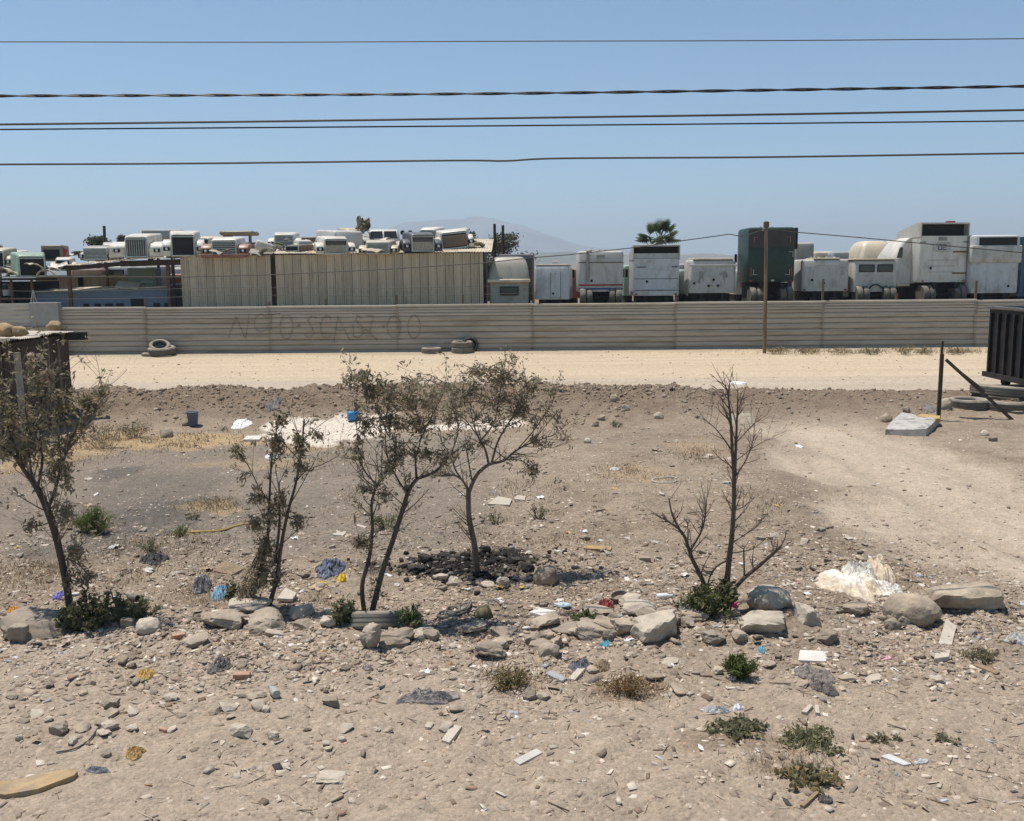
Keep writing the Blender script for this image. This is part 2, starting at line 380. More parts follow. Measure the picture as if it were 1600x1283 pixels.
def ground_material():
    M = bpy.data.materials.new('dirt'); M.use_nodes = True; t = M.node_tree; N = t.nodes; L = t.links; b = N['Principled BSDF']
    b.inputs['Roughness'].default_value = 0.95; b.inputs['Specular IOR Level'].default_value = 0.15
    a = N.new('ShaderNodeAttribute'); a.attribute_name = 'Col'; tc = N.new('ShaderNodeTexCoord')
    def noise(sc, det=6, ro=0.65):
        n = N.new('ShaderNodeTexNoise'); n.inputs['Scale'].default_value = sc; n.inputs['Detail'].default_value = det; n.inputs['Roughness'].default_value = ro
        L.new(tc.outputs['Object'], n.inputs['Vector']); return n.outputs['Fac']
    def rng(v, a0, a1, b0, b1):
        r = N.new('ShaderNodeMapRange'); r.inputs['From Min'].default_value = a0; r.inputs['From Max'].default_value = a1
        r.inputs['To Min'].default_value = b0; r.inputs['To Max'].default_value = b1; L.new(v, r.inputs['Value']); return r.outputs[0]
    def mul(p, q):
        k = N.new('ShaderNodeMath'); k.operation = 'MULTIPLY'; L.new(p, k.inputs[0]); L.new(q, k.inputs[1]); return k.outputs[0]
    vo = N.new('ShaderNodeTexVoronoi'); vo.inputs['Scale'].default_value = 26; L.new(tc.outputs['Object'], vo.inputs['Vector'])
    sp = N.new('ShaderNodeSeparateColor'); L.new(vo.outputs['Color'], sp.inputs[0])
    n = noise(45, 5)
    f = mul(mul(rng(n, 0.3, 0.7, 0.80, 1.20), rng(noise(6, 8, 0.7), 0.3, 0.7, 0.86, 1.14)), rng(sp.outputs[0], 0, 1, 0.88, 1.12))
    v = N.new('ShaderNodeVectorMath'); v.operation = 'SCALE'; L.new(a.outputs['Color'], v.inputs[0]); L.new(f, v.inputs['Scale'])
    L.new(v.outputs[0], b.inputs['Base Color'])
    ad = N.new('ShaderNodeMath'); ad.operation = 'ADD'; L.new(noise(30, 6, 0.7), ad.inputs[0]); L.new(rng(vo.outputs['Distance'], 0, 0.7, 0.45, 0), ad.inputs[1])
    bp = N.new('ShaderNodeBump'); bp.inputs['Strength'].default_value = 0.85; bp.inputs['Distance'].default_value = 0.03
    L.new(ad.outputs[0], bp.inputs['Height']); L.new(bp.outputs[0], b.inputs['Normal'])
    return M
M_DIRT = ground_material()
g = npmesh('ground', V, Fq, M_DIRT, GC); tag(g, kind='structure'); g.data.polygons.foreach_set('use_smooth', [True] * len(Fq))
# far mountain and foothills
def ridge(name, Y0, D, prof, seed, col, thick=0.55, base=-16.0):
    xs = np.linspace(prof[0][0] - 150, prof[-1][0] + 150, 160)          # photo columns of the crest
    hs = np.interp(xs, [p[0] for p in prof], [p[1] for p in prof])
    rows = 26; vs = []; 
    for i in range(rows):
        f = i / (rows - 1)
        sh = math.sin(min(f / 0.55, 1) * math.pi / 2) if f < 0.55 else math.cos((f - 0.55) / 0.45 * math.pi / 2)
        y = Y0 + D * f
        for k, px in enumerate(xs):
            x = (px - CX) / F * (Y0 + 0.55 * D)
            zt = H + (HZ - (px - CX) * 0.0087 - hs[k]) / F * (Y0 + 0.55 * D)
            n = float(fbm(x / (Y0 * 0.04), y / (Y0 * 0.04), 4, seed)) * 0.28 * (1 - abs(f - 0.55))
            vs.append((x, y, base + (zt - base) * max(0.0, sh * (1 + n * (0 if 0.5 < f < 0.6 else 1)))))
    n = len(xs); idx = np.arange(rows * n).reshape(rows, n)
    q = np.stack([idx[:-1, :-1].ravel(), idx[:-1, 1:].ravel(), idx[1:, 1:].ravel(), idx[1:, :-1].ravel()], 1)
    o = npmesh(name, np.array(vs), q, mat(name + '_earth', col, 0.95, 0.3, 0.004, col2=(0.10, 0.105, 0.06), s2=0.003)); o.data.polygons.foreach_set('use_smooth', [True] * len(q))
    return tag(o, kind='structure')
ridge('mountain', 6200, 2200, [(480, 420), (540, 392), (600, 365), (640, 352), (690, 346), (735, 345), (775, 346), (820, 355), (860, 371), (905, 384), (960, 392), (1040, 398), (1100, 402), (1200, 410), (1300, 420)], 3, (0.20, 0.185, 0.16))
ridge('hills', 2300, 900, [(-250, 402), (0, 408), (150, 414), (420, 416), (620, 408), (760, 400), (880, 396), (960, 398), (1040, 400), (1100, 396), (1160, 402), (1240, 408), (1350, 404), (1480, 410), (1800, 405)], 9, (0.17, 0.15, 0.11))
# ================================================================== FENCE, SHEDS
M_FENCE = mat('weathered_sheet', (0.385, 0.335, 0.272), 0.75, 0.14, 3.0, 0.15, 20, col2=(0.31, 0.245, 0.175), amt=0.40, s2=1.1, stretch=(0.25, 1, 2.2), dust=0.5)
M_FENCE2 = mat('weathered_sheet_grey', (0.405, 0.355, 0.295), 0.7, 0.12, 3.0, 0.15, 20, col2=(0.34, 0.275, 0.2), amt=0.36, s2=0.9, stretch=(0.25, 1, 2.2), dust=0.5)
M_POST = mat('rusty_post', (0.13, 0.085, 0.058), 0.85, 0.3, 6, 0.2)
M_WIRE = mat('dark_wire', (0.035, 0.03, 0.028), 0.6, 0.1)
M_WIRE2 = mat('weathered_cable', (0.055, 0.047, 0.043), 0.6, 0.2)
M_WOOD = mat('grey_timber', (0.17, 0.125, 0.082), 0.9, 0.3, 4, 0.4, 20, stretch=(6, 6, 0.5), col2=(0.10, 0.075, 0.05), amt=0.5)
M_DARKWOOD = mat('dark_timber', (0.055, 0.04, 0.03), 0.9, 0.3, 5, 0.3)
GR = [2.30, 2.155, 2.04, 1.905, 1.745, 1.50, 1.26, 0.985, 0.675, 0.43, 0.185, -0.12]   # strip joints from the top down
def fence_dy(z):                                     # how far the sheet stands proud at a height
    for a, b in zip(GR[:-1], GR[1:]):
        if b <= z <= a:
            u = (a - z) / (a - b)
            if u < 0.10 or u > 0.92: return 0.055
            return -0.018 * math.sin(math.pi * (u - 0.10) / 0.82) - 0.012 * u
    return 0.0
def fx(px): return at(px, 510, FY).x
fence = empty('sheet_metal_fence', (0, FY, 0), 'long weathered corrugated sheet fence with scrawled letters along the dirt road', 'fence')
seams = [fx(p) for p in (-190, 22, 228, 421, 621, 832, 1055, 1285, 1523, 1760)]
groups = [(0, 4), (4, 7), (7, 11)]
for i in range(len(seams) - 1):
    x0, x1 = seams[i], seams[i + 1]
    top = 2.30 + 0.02 * math.sin(i * 2.1) + (0.02 if i > 4 else 0)
    for gi, (ga, gb) in enumerate(groups):
        mb = MB(); n = 14; prev = None
        zs = []
        for k in range(ga, gb):
            a, b = GR[k], GR[k + 1]
            for u in (0.0, 0.06, 0.12, 0.3, 0.5, 0.7, 0.9, 0.95): zs.append((a + (b - a) * u, 0))
        zs.append((GR[gb] - (0.03 if gb < 11 else 0), 0))
        rows = []
        for (z, _) in zs:
            row = []
            for j in range(n + 1):
                x = x0 - 0.03 + (x1 - x0 + 0.06) * j / n
                w = 0.035 * float(fbm(x * 0.9, z * 1.7 + i * 5, 3, 401 + gi)) 
                zz = z + 0.02 * float(fbm(x * 0.35, i * 3.1 + z, 2, 407)) + (top - 2.30) * (z / 2.3)
                row.append((x, fence_dy(z) + w + 0.012 * ((i + gi) % 2) - 0.006 * gi, zz))
            rows.append(row)
        vs = [p for r in rows for p in r]; fs = []
        for a in range(len(rows) - 1):
            for j in range(n): fs.append((a * (n + 1) + j, (a + 1) * (n + 1) + j, (a + 1) * (n + 1) + j + 1, a * (n + 1) + j + 1))
        mb.add(vs, fs); mb.build('sheet_panel', M_FENCE if (i * 3 + gi) % 3 else M_FENCE2, fence, smooth=True, ang=50)
for p, hp in ((22, 2.5), (228, 2.7), (421, 2.5), (621, 2.75), (832, 2.45), (840, 4.55), (1055, 2.5), (1285, 3.35), (1400, 2.6), (1523, 3.2), (510, 2.6), (724, 2.75)):
    MB().beam((fx(p) - (0.12 if p == 840 else 0), 0.14, -0.1), (fx(p) + 0.02 * (p % 3 - 1) - (0.2 if p == 840 else 0), 0.14, hp), 0.09, 0.09).build('post', M_POST, fence)
M_STAIN = mat('seam_stain_brown', (0.33, 0.275, 0.21), 0.85, 0.25, 4, col2=(0.27, 0.215, 0.155), amt=0.4)
for i in range(1, len(seams) - 1):                       # brown stain bands along the joints, laid on as thin strips
    vs = []; zs = [2.28 - 2.34 * k / 60 for k in range(61)]
    for z in zs:
        y_ = fence_dy(z) - 0.040
        for dx in (-0.06 - 0.02 * math.sin(z * 5 + i), 0.06 + 0.03 * math.sin(z * 3 + i)): vs.append((seams[i] + dx, y_, z))
    MB().add(vs, [(2 * k, 2 * k + 2, 2 * k + 3, 2 * k + 1) for k in range(60)]).build('seam_stain', M_STAIN, fence)
for z in (2.75, 3.12):
    pts = [(fx(p), 0.14 if p > 150 else 0.14, z + 0.05 * math.sin(p * 0.013 + z)) for p in range(-60, 880, 60)]
    MB().tube(pts, 0.008, 4).build('barbed_strand', M_WIRE, fence)
# scrawled letters, drawn on the sheet's own profile
def stroke(mb, pts, w=0.032):
    P = []
    for (a, b) in zip(pts[:-1], pts[1:]):
        k = max(3, int(math.dist(a, b) / 2.0))
        for q in range(k): P.append((a[0] + (b[0] - a[0]) * q / k, a[1] + (b[1] - a[1]) * q / k))
    P.append(pts[-1]); W3 = [at(p[0], p[1], FY) for p in P]; vs = []; fs = []
    for i, p in enumerate(W3):
        d = W3[min(i + 1, len(W3) - 1)] - W3[max(i - 1, 0)]; d.y = 0; d.normalize(); nx, nz = -d.z, d.x
        for sgn in (-1, 1):
            x = p.x + nx * sgn * w / 2; z = p.z + nz * sgn * w / 2
            vs.append((x, fence_dy(z) - 0.030 + 0.035 * 0, z))
    for i in range(len(W3) - 1): fs.append((2 * i, 2 * i + 1, 2 * i + 3, 2 * i + 2))
    mb.add(vs, fs)
def arc(cx, cy, rx, ry, a0, a1, n=14): return [(cx + rx * math.cos(math.radians(a0 + (a1 - a0) * i / n)), cy - ry * math.sin(math.radians(a0 + (a1 - a0) * i / n))) for i in range(n + 1)]
LET = [[[(357, 528), (369, 495), (384, 530), (390, 490)]],
       [arc(408, 505, 10, 14, 30, 330), [(412, 494), (438, 490)], [(425, 491), (423, 516)]],
       [arc(448, 511, 10, 19, 90, 450)],
       [arc(467, 509, 1.6, 2, 0, 360, 6)],
       [[(495, 497), (487, 494), (481, 500), (488, 512), (491, 522), (484, 528), (476, 524)]],
       [arc(511, 511, 10, 17, 50, 310)],
       [[(522, 535), (528, 495), (547, 532)], [(524, 516), (537, 516)]],
       [[(566, 498), (558, 493), (556, 501), (566, 511), (568, 521), (560, 528), (552, 525), (552, 505)]],
       [[(572, 493), (584, 494), (576, 526)], [(570, 514), (590, 532)]],
       [arc(599, 510, 1.6, 2, 0, 360, 6)],
       [arc(616, 511, 11, 17, 90, 450)],
       [arc(647, 511, 10, 18, 90, 450)]]
M_INK = mat('scrawl', (0.235, 0.195, 0.152), 0.9, 0.3, 9)
for L_ in LET:
    mb = MB()
    for s_ in L_: stroke(mb, s_)
    mb.build('scrawled_letter', M_INK, fence, loc=(0, -0.022, 0))
# pale sheets and grey block fixed on the fence's left end
mb = MB().box(fx(-60), fx(53), -0.16, -0.10, 1.42, 2.52, bev=0.01); 
lf = mb.build('pale_gate_sheet', mat('pale_sheet', (0.42, 0.385, 0.34), 0.6, 0.12, 3, col2=(0.3, 0.24, 0.17), amt=0.3, stretch=(0.3, 1, 3)), loc=(0, FY, 0))
tag(lf, 'pale metal sheet fixed to the far left end of the fence', 'metal sheet')
for k in range(5):
    MB().box(fx(-60), fx(53), -0.185, -0.162, 1.50 + k * 0.2, 1.56 + k * 0.2).build('rib', MATS['pale_sheet'], lf)
gb = MB().box(fx(53), fx(97), -0.30, 0.1, 1.3, 2.56, bev=0.02).build('grey_metal_sheet', mat('grey_steel', (0.27, 0.26, 0.25), 0.6, 0.1), loc=(0, FY, 0)); tag(gb, 'plain grey metal panel at the left end of the fence above the shack roof', 'metal panel')
ow = MB().box(fx(-80), fx(100), -0.42, -0.32, -0.1, 1.40, bev=0.01).build('concrete_wall', mat('tan_concrete', (0.33, 0.27, 0.20), 0.9, 0.2, 4, 0.3, col2=(0.22, 0.17, 0.11)), loc=(0, FY, 0)); tag(ow, 'tan concrete wall behind the brown shack at far left', 'wall')
# -------------------------------------------------- corrugated sheets
def corr(w, h, lam, amp, n=None, wob=0.0, seed=0, slope=0):   # sheet in XZ plane with vertical ribs, lower left corner at the origin
    n = n or int(w / lam * 6); mb = MB(); vs = []; rows = 4
    for r in range(rows + 1):
        z = h * r / rows
        for j in range(n + 1):
            x = w * j / n; ph = (x / lam) % 1.0
            y = -amp * (1 if ph < 0.35 else (1 - (ph - 0.35) / 0.15 if ph < 0.5 else (0 if ph < 0.85 else (ph - 0.85) / 0.15)))
            vs.append((x, y + wob * float(fbm(x * 1.3 + seed, z * 0.9, 2, 3)), z))
    fs = []
    for r in range(rows):
        for j in range(n): a = r * (n + 1) + j; fs.append((a, a + 1, a + n + 2, a + n + 1))
    return mb.add(vs, fs)
M_SHED = [mat('shed_sheet_a', (0.54, 0.43, 0.295), 0.65, 0.12, 3, col2=(0.40, 0.31, 0.20), amt=0.2, s2=1.2, stretch=(3, 1, 0.3)),
          mat('shed_sheet_b', (0.49, 0.39, 0.27), 0.65, 0.12, 3, col2=(0.38, 0.30, 0.19), amt=0.25, s2=1.2, stretch=(3, 1, 0.3)),
          mat('shed_sheet_c', (0.58, 0.465, 0.325), 0.65, 0.12, 3, col2=(0.42, 0.33, 0.21), amt=0.2, s2=1.2, stretch=(3, 1, 0.3))]
M_ROOF = mat('roof_sheet', (0.50, 0.43, 0.32), 0.75, 0.18, 2, col2=(0.34, 0.25, 0.165), amt=0.4, s2=1.3, dust=0.4)
M_DARK = mat('dark_inside', (0.03, 0.026, 0.024), 0.9, 0.2)
M_RUST = mat('rust', (0.15, 0.075, 0.045), 0.85, 0.3, 6, 0.2)
SY = 49.2
def sx(px): return at(px, 440, SY).x
def szp(px, py, Y=SY): return at(px, py, Y).z
shed = empty('corrugated_shed', (0, SY, YARD), 'long tan corrugated metal shed carrying truck hoods on its roof', 'shed')
zb = -0.05; eL = szp(340, 400) - YARD; eR = szp(600, 397) - YARD
def wall(pa, pb, ztop, seed, step=0.43):
    x = sx(pa); xe = sx(pb); k = 0
    while x < xe - 0.05:
        w = min(step, xe - x); h = ztop(x) - zb
        o = corr(w - 0.028, h, step / 2.0, 0.045, n=18, wob=0.02, seed=seed + k).build('wall_sheet', M_SHED[(k * 7 + seed) % 3], shed)
        o.location = (x, 0.010 * (k % 2) , zb); o.rotation_euler = (0.004 * math.sin(k * 1.7), 0, 0); x += w; k += 1
MB().box(sx(285), sx(424), 0.10, 0.13, zb, eL - 0.15).build('wall_gap_shade', M_DARK, shed); MB().box(sx(433), sx(755), 0.10, 0.13, zb, eR - 0.15).build('wall_gap_shade', M_DARK, shed)  # dark sheets painting the shade seen through the gaps between wall sheets
wall(284, 425, lambda x: eL + 0.006 * (x - sx(284)), 1)
wall(432, 756, lambda x: eR + 0.0035 * (x - sx(432)), 2)
MB().beam((sx(426.5), 0.05, -0.1), (sx(426.5), 0.05, eL), 0.06, 0.06).build('post', M_DARK, shed)  # post coloured near black to carry the shade of the gap
# roof: slopes up and away from the road
def roof(par, pa, pb, z0, z1, dep, seed, yo=-0.25, step=0.85, m=None):
    x = sx(pa); xe = sx(pb); k = 0
    sl_ = math.hypot(dep, z1 - z0)
    while x < xe - 0.05:
        w = min(step, xe - x)
        o = corr(w + 0.03, sl_, 0.142, 0.022, n=36, wob=0.02, seed=seed + k).build('roof_sheet', m or M_ROOF, par)
        o.rotation_euler = (-math.atan2(dep, z1 - z0), 0, 0)
        o.location = (x, yo - 0.05 * ((k * 37) % 5) / 5, z0 + 0.012 * (k % 2) + 0.02); x += w; k += 1
roof(shed, 284, 428, eL + 0.03, eL + 0.36, 5.0, 11)
roof(shed, 428, 768, eR + 0.03, eR + 0.88, 6.4, 23)
mb = MB().beam((sx(284), 0.08, eL - 0.06), (sx(432), 0.08, eL - 0.03), 0.08, 0.12).beam((sx(432), 0.08, eR - 0.06), (sx(756), 0.08, eR - 0.03), 0.08, 0.12); mb.build('eave_beam', M_RUST, shed)
# gable end and back
gx = sx(757)
mb = MB().add([(gx, 0.02, zb), (gx, 6.0, zb), (gx, 6.0, eR + 0.80), (gx, 0.02, eR - 0.02)], [(0, 1, 2, 3)]); mb.build('gable_wall', mat('gable', (0.20, 0.15, 0.105), 0.9, 0.25, 4), shed)
mb = MB().box(sx(284), gx - 0.02, 6.0, 6.06, zb, eR + 0.2); mb.build('back_wall', MATS['gable'], shed)
bx = sx(770)
for k in range(6): MB().beam((bx - 0.3, 0.3 + k * 1.1, eR + 0.05 + k * 0.145), (bx + 0.12 + 0.06 * (k % 2), 0.3 + k * 1.1, eR + 0.03 + k * 0.145), 0.07, 0.1).build('purlin', M_DARKWOOD, shed)
# -------------------------------------------------- open carport on the left
cp = empty('carport', (0, SY, YARD), 'open rusty steel carport with hoods stacked on its roof left of the tan shed', 'carport')
c0 = szp(110, 416) - YARD; c1 = szp(280, 405) - YARD
x = sx(104); k = 0
while x < sx(284) - 0.1:
    u = (x - sx(104)) / (sx(284) - sx(104)); z0 = c0 + (c1 - c0) * min(1, u * 1.6)
    o = corr(0.86, 5.0, 0.142, 0.022, n=36, wob=0.02, seed=k).build('roof_sheet', M_ROOF, cp); o.rotation_euler = (-math.atan2(5, 0.3), -0.015, 0); o.location = (x, -0.25, z0 + 0.03 + 0.01 * (k % 2)); x += 0.84; k += 1
zz = lambda p: c0 + (c1 - c0) * min(1, (sx(p) - sx(104)) / (sx(284) - sx(104)) * 1.6)
MB().beam((sx(104), 0.0, c0 - 0.12), (sx(190), 0.0, zz(190) - 0.14), 0.08, 0.22).beam((sx(190), 0.0, zz(190) - 0.14), (sx(284), 0.0, c1 - 0.14), 0.08, 0.3).build('eave_beam', mat('rusty_dark', (0.055, 0.035, 0.026), 0.9, 0.3), cp)
for p, w in ((108, 0.16), (263, 0.17), (271, 0.13)):
    MB().beam((sx(p), 0.05, -0.1), (sx(p), 0.05, zz(p) - 0.1), w, w).build('post', M_RUST if p != 271 else M_DARK, cp)
for p in (112, 200, 280):
    MB().beam((sx(p), 4.4, -0.1), (sx(p), 4.4, zz(p) + 0.2), 0.12, 0.12).build('post', M_RUST, cp)
# low blue-grey building behind the fence, under the carport
lb = empty('site_office', (sx(60), SY + 0.6, YARD), 'low pale blue building with small dark windows under the carport', 'building')
def lx(p): return at(p, 460, SY + 0.6).x - sx(60)
zt0 = at(57, 457, SY + .6).z - YARD; zt1 = at(262, 449, SY + .6).z - YARD
M_LB = mat('blue_paint', (0.19, 0.22, 0.26), 0.7, 0.15, 3, col2=(0.2, 0.22, 0.25), amt=0.3)
MB().add([(lx(57), 0, -0.1), (lx(264), 0, -0.1), (lx(264), 0, zt1), (lx(57), 0, zt0), (lx(57), 3, -0.1), (lx(264), 3, -0.1), (lx(264), 3, zt1), (lx(57), 3, zt0)],
         [(0, 1, 2, 3), (5, 4, 7, 6), (1, 5, 6, 2), (4, 0, 3, 7)]).build('wall', M_LB, lb)
MB().add([(lx(53), -0.2, zt0), (lx(268), -0.2, zt1), (lx(268), 3.2, zt1 + 0.12), (lx(53), 3.2, zt0 + 0.12), (lx(53), -0.2, zt0 + 0.06), (lx(268), -0.2, zt1 + 0.06), (lx(268), 3.2, zt1 + 0.18), (lx(53), 3.2, zt0 + 0.18)],
         [(0, 3, 2, 1), (4, 5, 6, 7), (0, 1, 5, 4), (1, 2, 6, 5), (2, 3, 7, 6), (3, 0, 4, 7)]).build('roof', M_ROOF, lb)
M_GLASS = mat('dark_glass', (0.02, 0.024, 0.03), 0.12, 0.1, 2, dust=0.12)
for a, b in ((129, 138), (147, 157), (163, 175), (181, 192), (239, 249), (256, 262)):
    w_ = MB().box(lx(a), lx(b), -0.03, 0.02, 0.10, 0.42).build('window', M_DARK, lb)
    MB().box(lx(a) + 0.04, lx(b) - 0.04, -0.036, -0.032, 0.13, 0.39).build('pane', M_GLASS, w_)
MB().box(lx(204), lx(224), -0.05, 0.03, -0.1, 0.66).build('door', mat('black_door', (0.02, 0.02, 0.022), 0.6), lb)
# tan shack behind it
sh = empty('board_shack', (0, 54.0, YARD), 'tan board shack with dark doorway seen below the carport roof', 'shack')
def hx(p): return at(p, 440, 54).x
def hzp(p, y): return at(p, y, 54).z - YARD
k = 0
for p in range(56, 222, 11):
    if 114 <= p <= 122: k += 1; continue
    MB().box(hx(p), hx(p + 10.6), 0.01 * (k % 2), 0.04 + 0.01 * (k % 2), -0.1, hzp(p, 433.5 - 0.025 * (p - 56))).build('board', mat('tan_board_%d' % (k % 2), (0.42 - 0.05 * (k % 2), 0.33 - 0.05 * (k % 2), 0.21 - 0.03 * (k % 2)), 0.85, 0.2, 3, stretch=(4, 1, 0.4)), sh); k += 1
MB().box(hx(52), hx(224), -0.2, 3.0, hzp(56, 433), hzp(56, 430.5)).build('roof', M_ROOF, sh)
MB().box(hx(110), hx(126), 0.3, 0.34, -0.1, hzp(56, 434)).build('doorway', M_DARK, sh)
MB().box(hx(56), hx(222), 2.8, 2.85, -0.1, hzp(56, 434)).build('back_wall', MATS['tan_board_0'], sh)
# objects under the carport: cabinet and tilted panel
cb = empty('steel_cabinet', (at(222, 440, 51.5).x, 51.5, YARD), 'grey green steel cabinet under the carport roof', 'cabinet')
zt = at(222, 419, 51.5).z - YARD
MB().box(-0.75, 0.75, 0, 0.8, 0, zt, bev=0.02).build('body', mat('grey_green', (0.24, 0.27, 0.22), 0.6, 0.15), cb)
for k in range(4): MB().box(-0.05, 0.62, -0.03, -0.003, zt * 0.35 + k * 0.22, zt * 0.35 + k * 0.22 + 0.12, bev=0.008).build('drawer', mat('pale_drawer', (0.42, 0.43, 0.38), 0.6, 0.15), cb)
pn = MB().box(-0.55, 0.55, -0.45, 0.45, 0, 0.04, rot=(0.35, 0.12, 0.2)).build('plywood_panel', mat('pale_ply', (0.62, 0.53, 0.42), 0.8, 0.1), loc=at(200, 446, SY + 0.9)); tag(pn, 'pale plywood panel tilted on the low blue building roof', 'panel')
# -------------------------------------------------- brown shack in front at far left
bs = empty('brown_shack', (-11.62, 19.4, 0), 'brown corrugated shack with stones on its roof at the left edge', 'shack')
M_BROWN = [mat('brown_sheet_%d' % k, (0.075 + 0.012 * k, 0.052 + 0.008 * k, 0.038 + 0.005 * k), 0.85, 0.3, 3, col2=(0.12, 0.06, 0.035), amt=0.3, stretch=(1, 1, 0.4)) for k in range(3)]
y = 0.0; k = 0
while y < 5.0:
    o = corr(0.84, 2.26 + 0.01 * y, 0.12, 0.02, n=40, wob=0.03, seed=k).build('wall_sheet', M_BROWN[k % 3], bs); o.rotation_euler = (0, 0, math.pi / 2); o.location = (0.008 * (k % 2), y, -0.05); y += 0.82; k += 1
for k in range(4):
    o = corr(0.84, 2.28, 0.12, 0.02, n=40, wob=0.03, seed=k).build('wall_sheet', M_BROWN[(k + 1) % 3], bs); o.location = (-0.84 - k * 0.82, 0.0, -0.05)
    o = corr(0.84, 2.28, 0.12, 0.02, n=40, wob=0.03, seed=k).build('wall_sheet', M_BROWN[(k + 1) % 3], bs); o.location = (-0.84 - k * 0.82, 4.95, -0.05)
M_SROOF = mat('shack_roof', (0.46, 0.41, 0.35), 0.7, 0.15, 2, col2=(0.32, 0.25, 0.17), amt=0.35, dust=0.4)
for k in range(7):
    o = corr(0.86, 3.9, 0.10, 0.018, n=52, wob=0.03, seed=k).build('roof_sheet', M_SROOF, bs); o.rotation_euler = (-math.pi / 2 + 0.035, 0, math.pi / 2)
    o.location = (0.22 + 0.07 * math.sin(k * 2.3), -0.35 + k * 0.84, 2.33 + 0.012 * (k % 2) + 0.004 * k)
MB().beam((-3.4, 5.28, 2.25), (0.72, 5.28, 2.27), 0.12, 0.2).build('beam', M_DARKWOOD, bs)
MB().beam((-3.4, -0.2, 2.22), (0.1, -0.2, 2.24), 0.1, 0.14).build('beam', M_DARKWOOD, bs)
MB().beam((-0.0, -0.35, 2.2), (0.02, 5.3, 2.22), 0.08, 0.12).build('beam', M_DARKWOOD, bs)
p = at(10, 560, 19.7); MB().beam((p.x + 11.62 + 0.28, 0.25, -0.1), (p.x + 11.62 + 0.25, 0.25, 2.25), 0.1, 0.1).build('post', mat('pale_post', (0.30, 0.26, 0.21), 0.9, 0.2), bs)
MB().beam((0.07, 4.97, -0.1), (0.05, 4.99, 2.2), 0.12, 0.12).build('post', M_WOOD, bs)
# ================================================================== TRUCK HOODS AND CABS
def paint(n, c, dust=0.45, **k): return mat(n, (c[0] * 1.0, c[1] * 0.965, c[2] * 0.90), 0.45, 0.10, 2.5, col2=k.get('c2', (c[0] * 0.72, c[1] * 0.66, c[2] * 0.58)), amt=k.get('amt', 0.4), s2=1.6, dust=dust, spec=0.4, stretch=(1, 1, 0.5))
P_WHITE = paint('white_paint', (0.66, 0.65, 0.62)); P_CREAM = paint('cream_paint', (0.66, 0.58, 0.45)); P_GREYW = paint('greyish_paint', (0.50, 0.50, 0.49))
P_GREY = paint('grey_paint', (0.26, 0.265, 0.27)); P_BEIGE = paint('beige_paint', (0.50, 0.43, 0.33), 0.5); P_NAVY = paint('navy_paint', (0.045, 0.055, 0.085), 0.25)
P_GREEN = paint('dark_green_paint', (0.010, 0.034, 0.030), 0.05); P_MINT = paint('mint_paint', (0.22, 0.37, 0.30), 0.35); P_BROWN = paint('brown_paint', (0.13, 0.085, 0.06), 0.3)
P_OLIVE = paint('olive_paint', (0.20, 0.165, 0.11), 0.35); P_REDB = paint('red_brown_paint', (0.26, 0.105, 0.075), 0.3); P_BLUE = paint('blue_container_paint', (0.04, 0.115, 0.18), 0.1)
P_BLUEG = paint('blue_grey_paint', (0.25, 0.29, 0.34), 0.3); P_RED = paint('red_stripe', (0.36, 0.03, 0.03), 0.05); P_BSTR = paint('blue_stripe', (0.03, 0.09, 0.28), 0.05)
P_DOME = paint('dusty_dome', (0.34, 0.33, 0.29), 0.4); P_PALEB = paint('pale_blue_white', (0.53, 0.56, 0.60), 0.35)
M_CHROME = mat('dull_chrome', (0.42, 0.42, 0.41), 0.35, 0.2, 6, metal=0.7, dust=0.4)
M_BLACK = mat('black_parts_and_shade', (0.022, 0.02, 0.019), 0.85, 0.3, 5)  # black parts; also paints the shade inside hollow fronts and fairings
M_RUBBER = mat('dusty_rubber', (0.045, 0.042, 0.038), 0.9, 0.25, 5, 0.2, dust=0.55)
M_LAMP = mat('lamp_glass', (0.55, 0.55, 0.52), 0.15, 0.1)
M_AMBER = mat('amber_lens', (0.6, 0.2, 0.03), 0.3, 0.1); M_REDL = mat('red_lens', (0.35, 0.03, 0.03), 0.3, 0.1)
M_CORE = mat('dusty_grille', (0.10, 0.085, 0.068), 0.9, 0.35, 9)
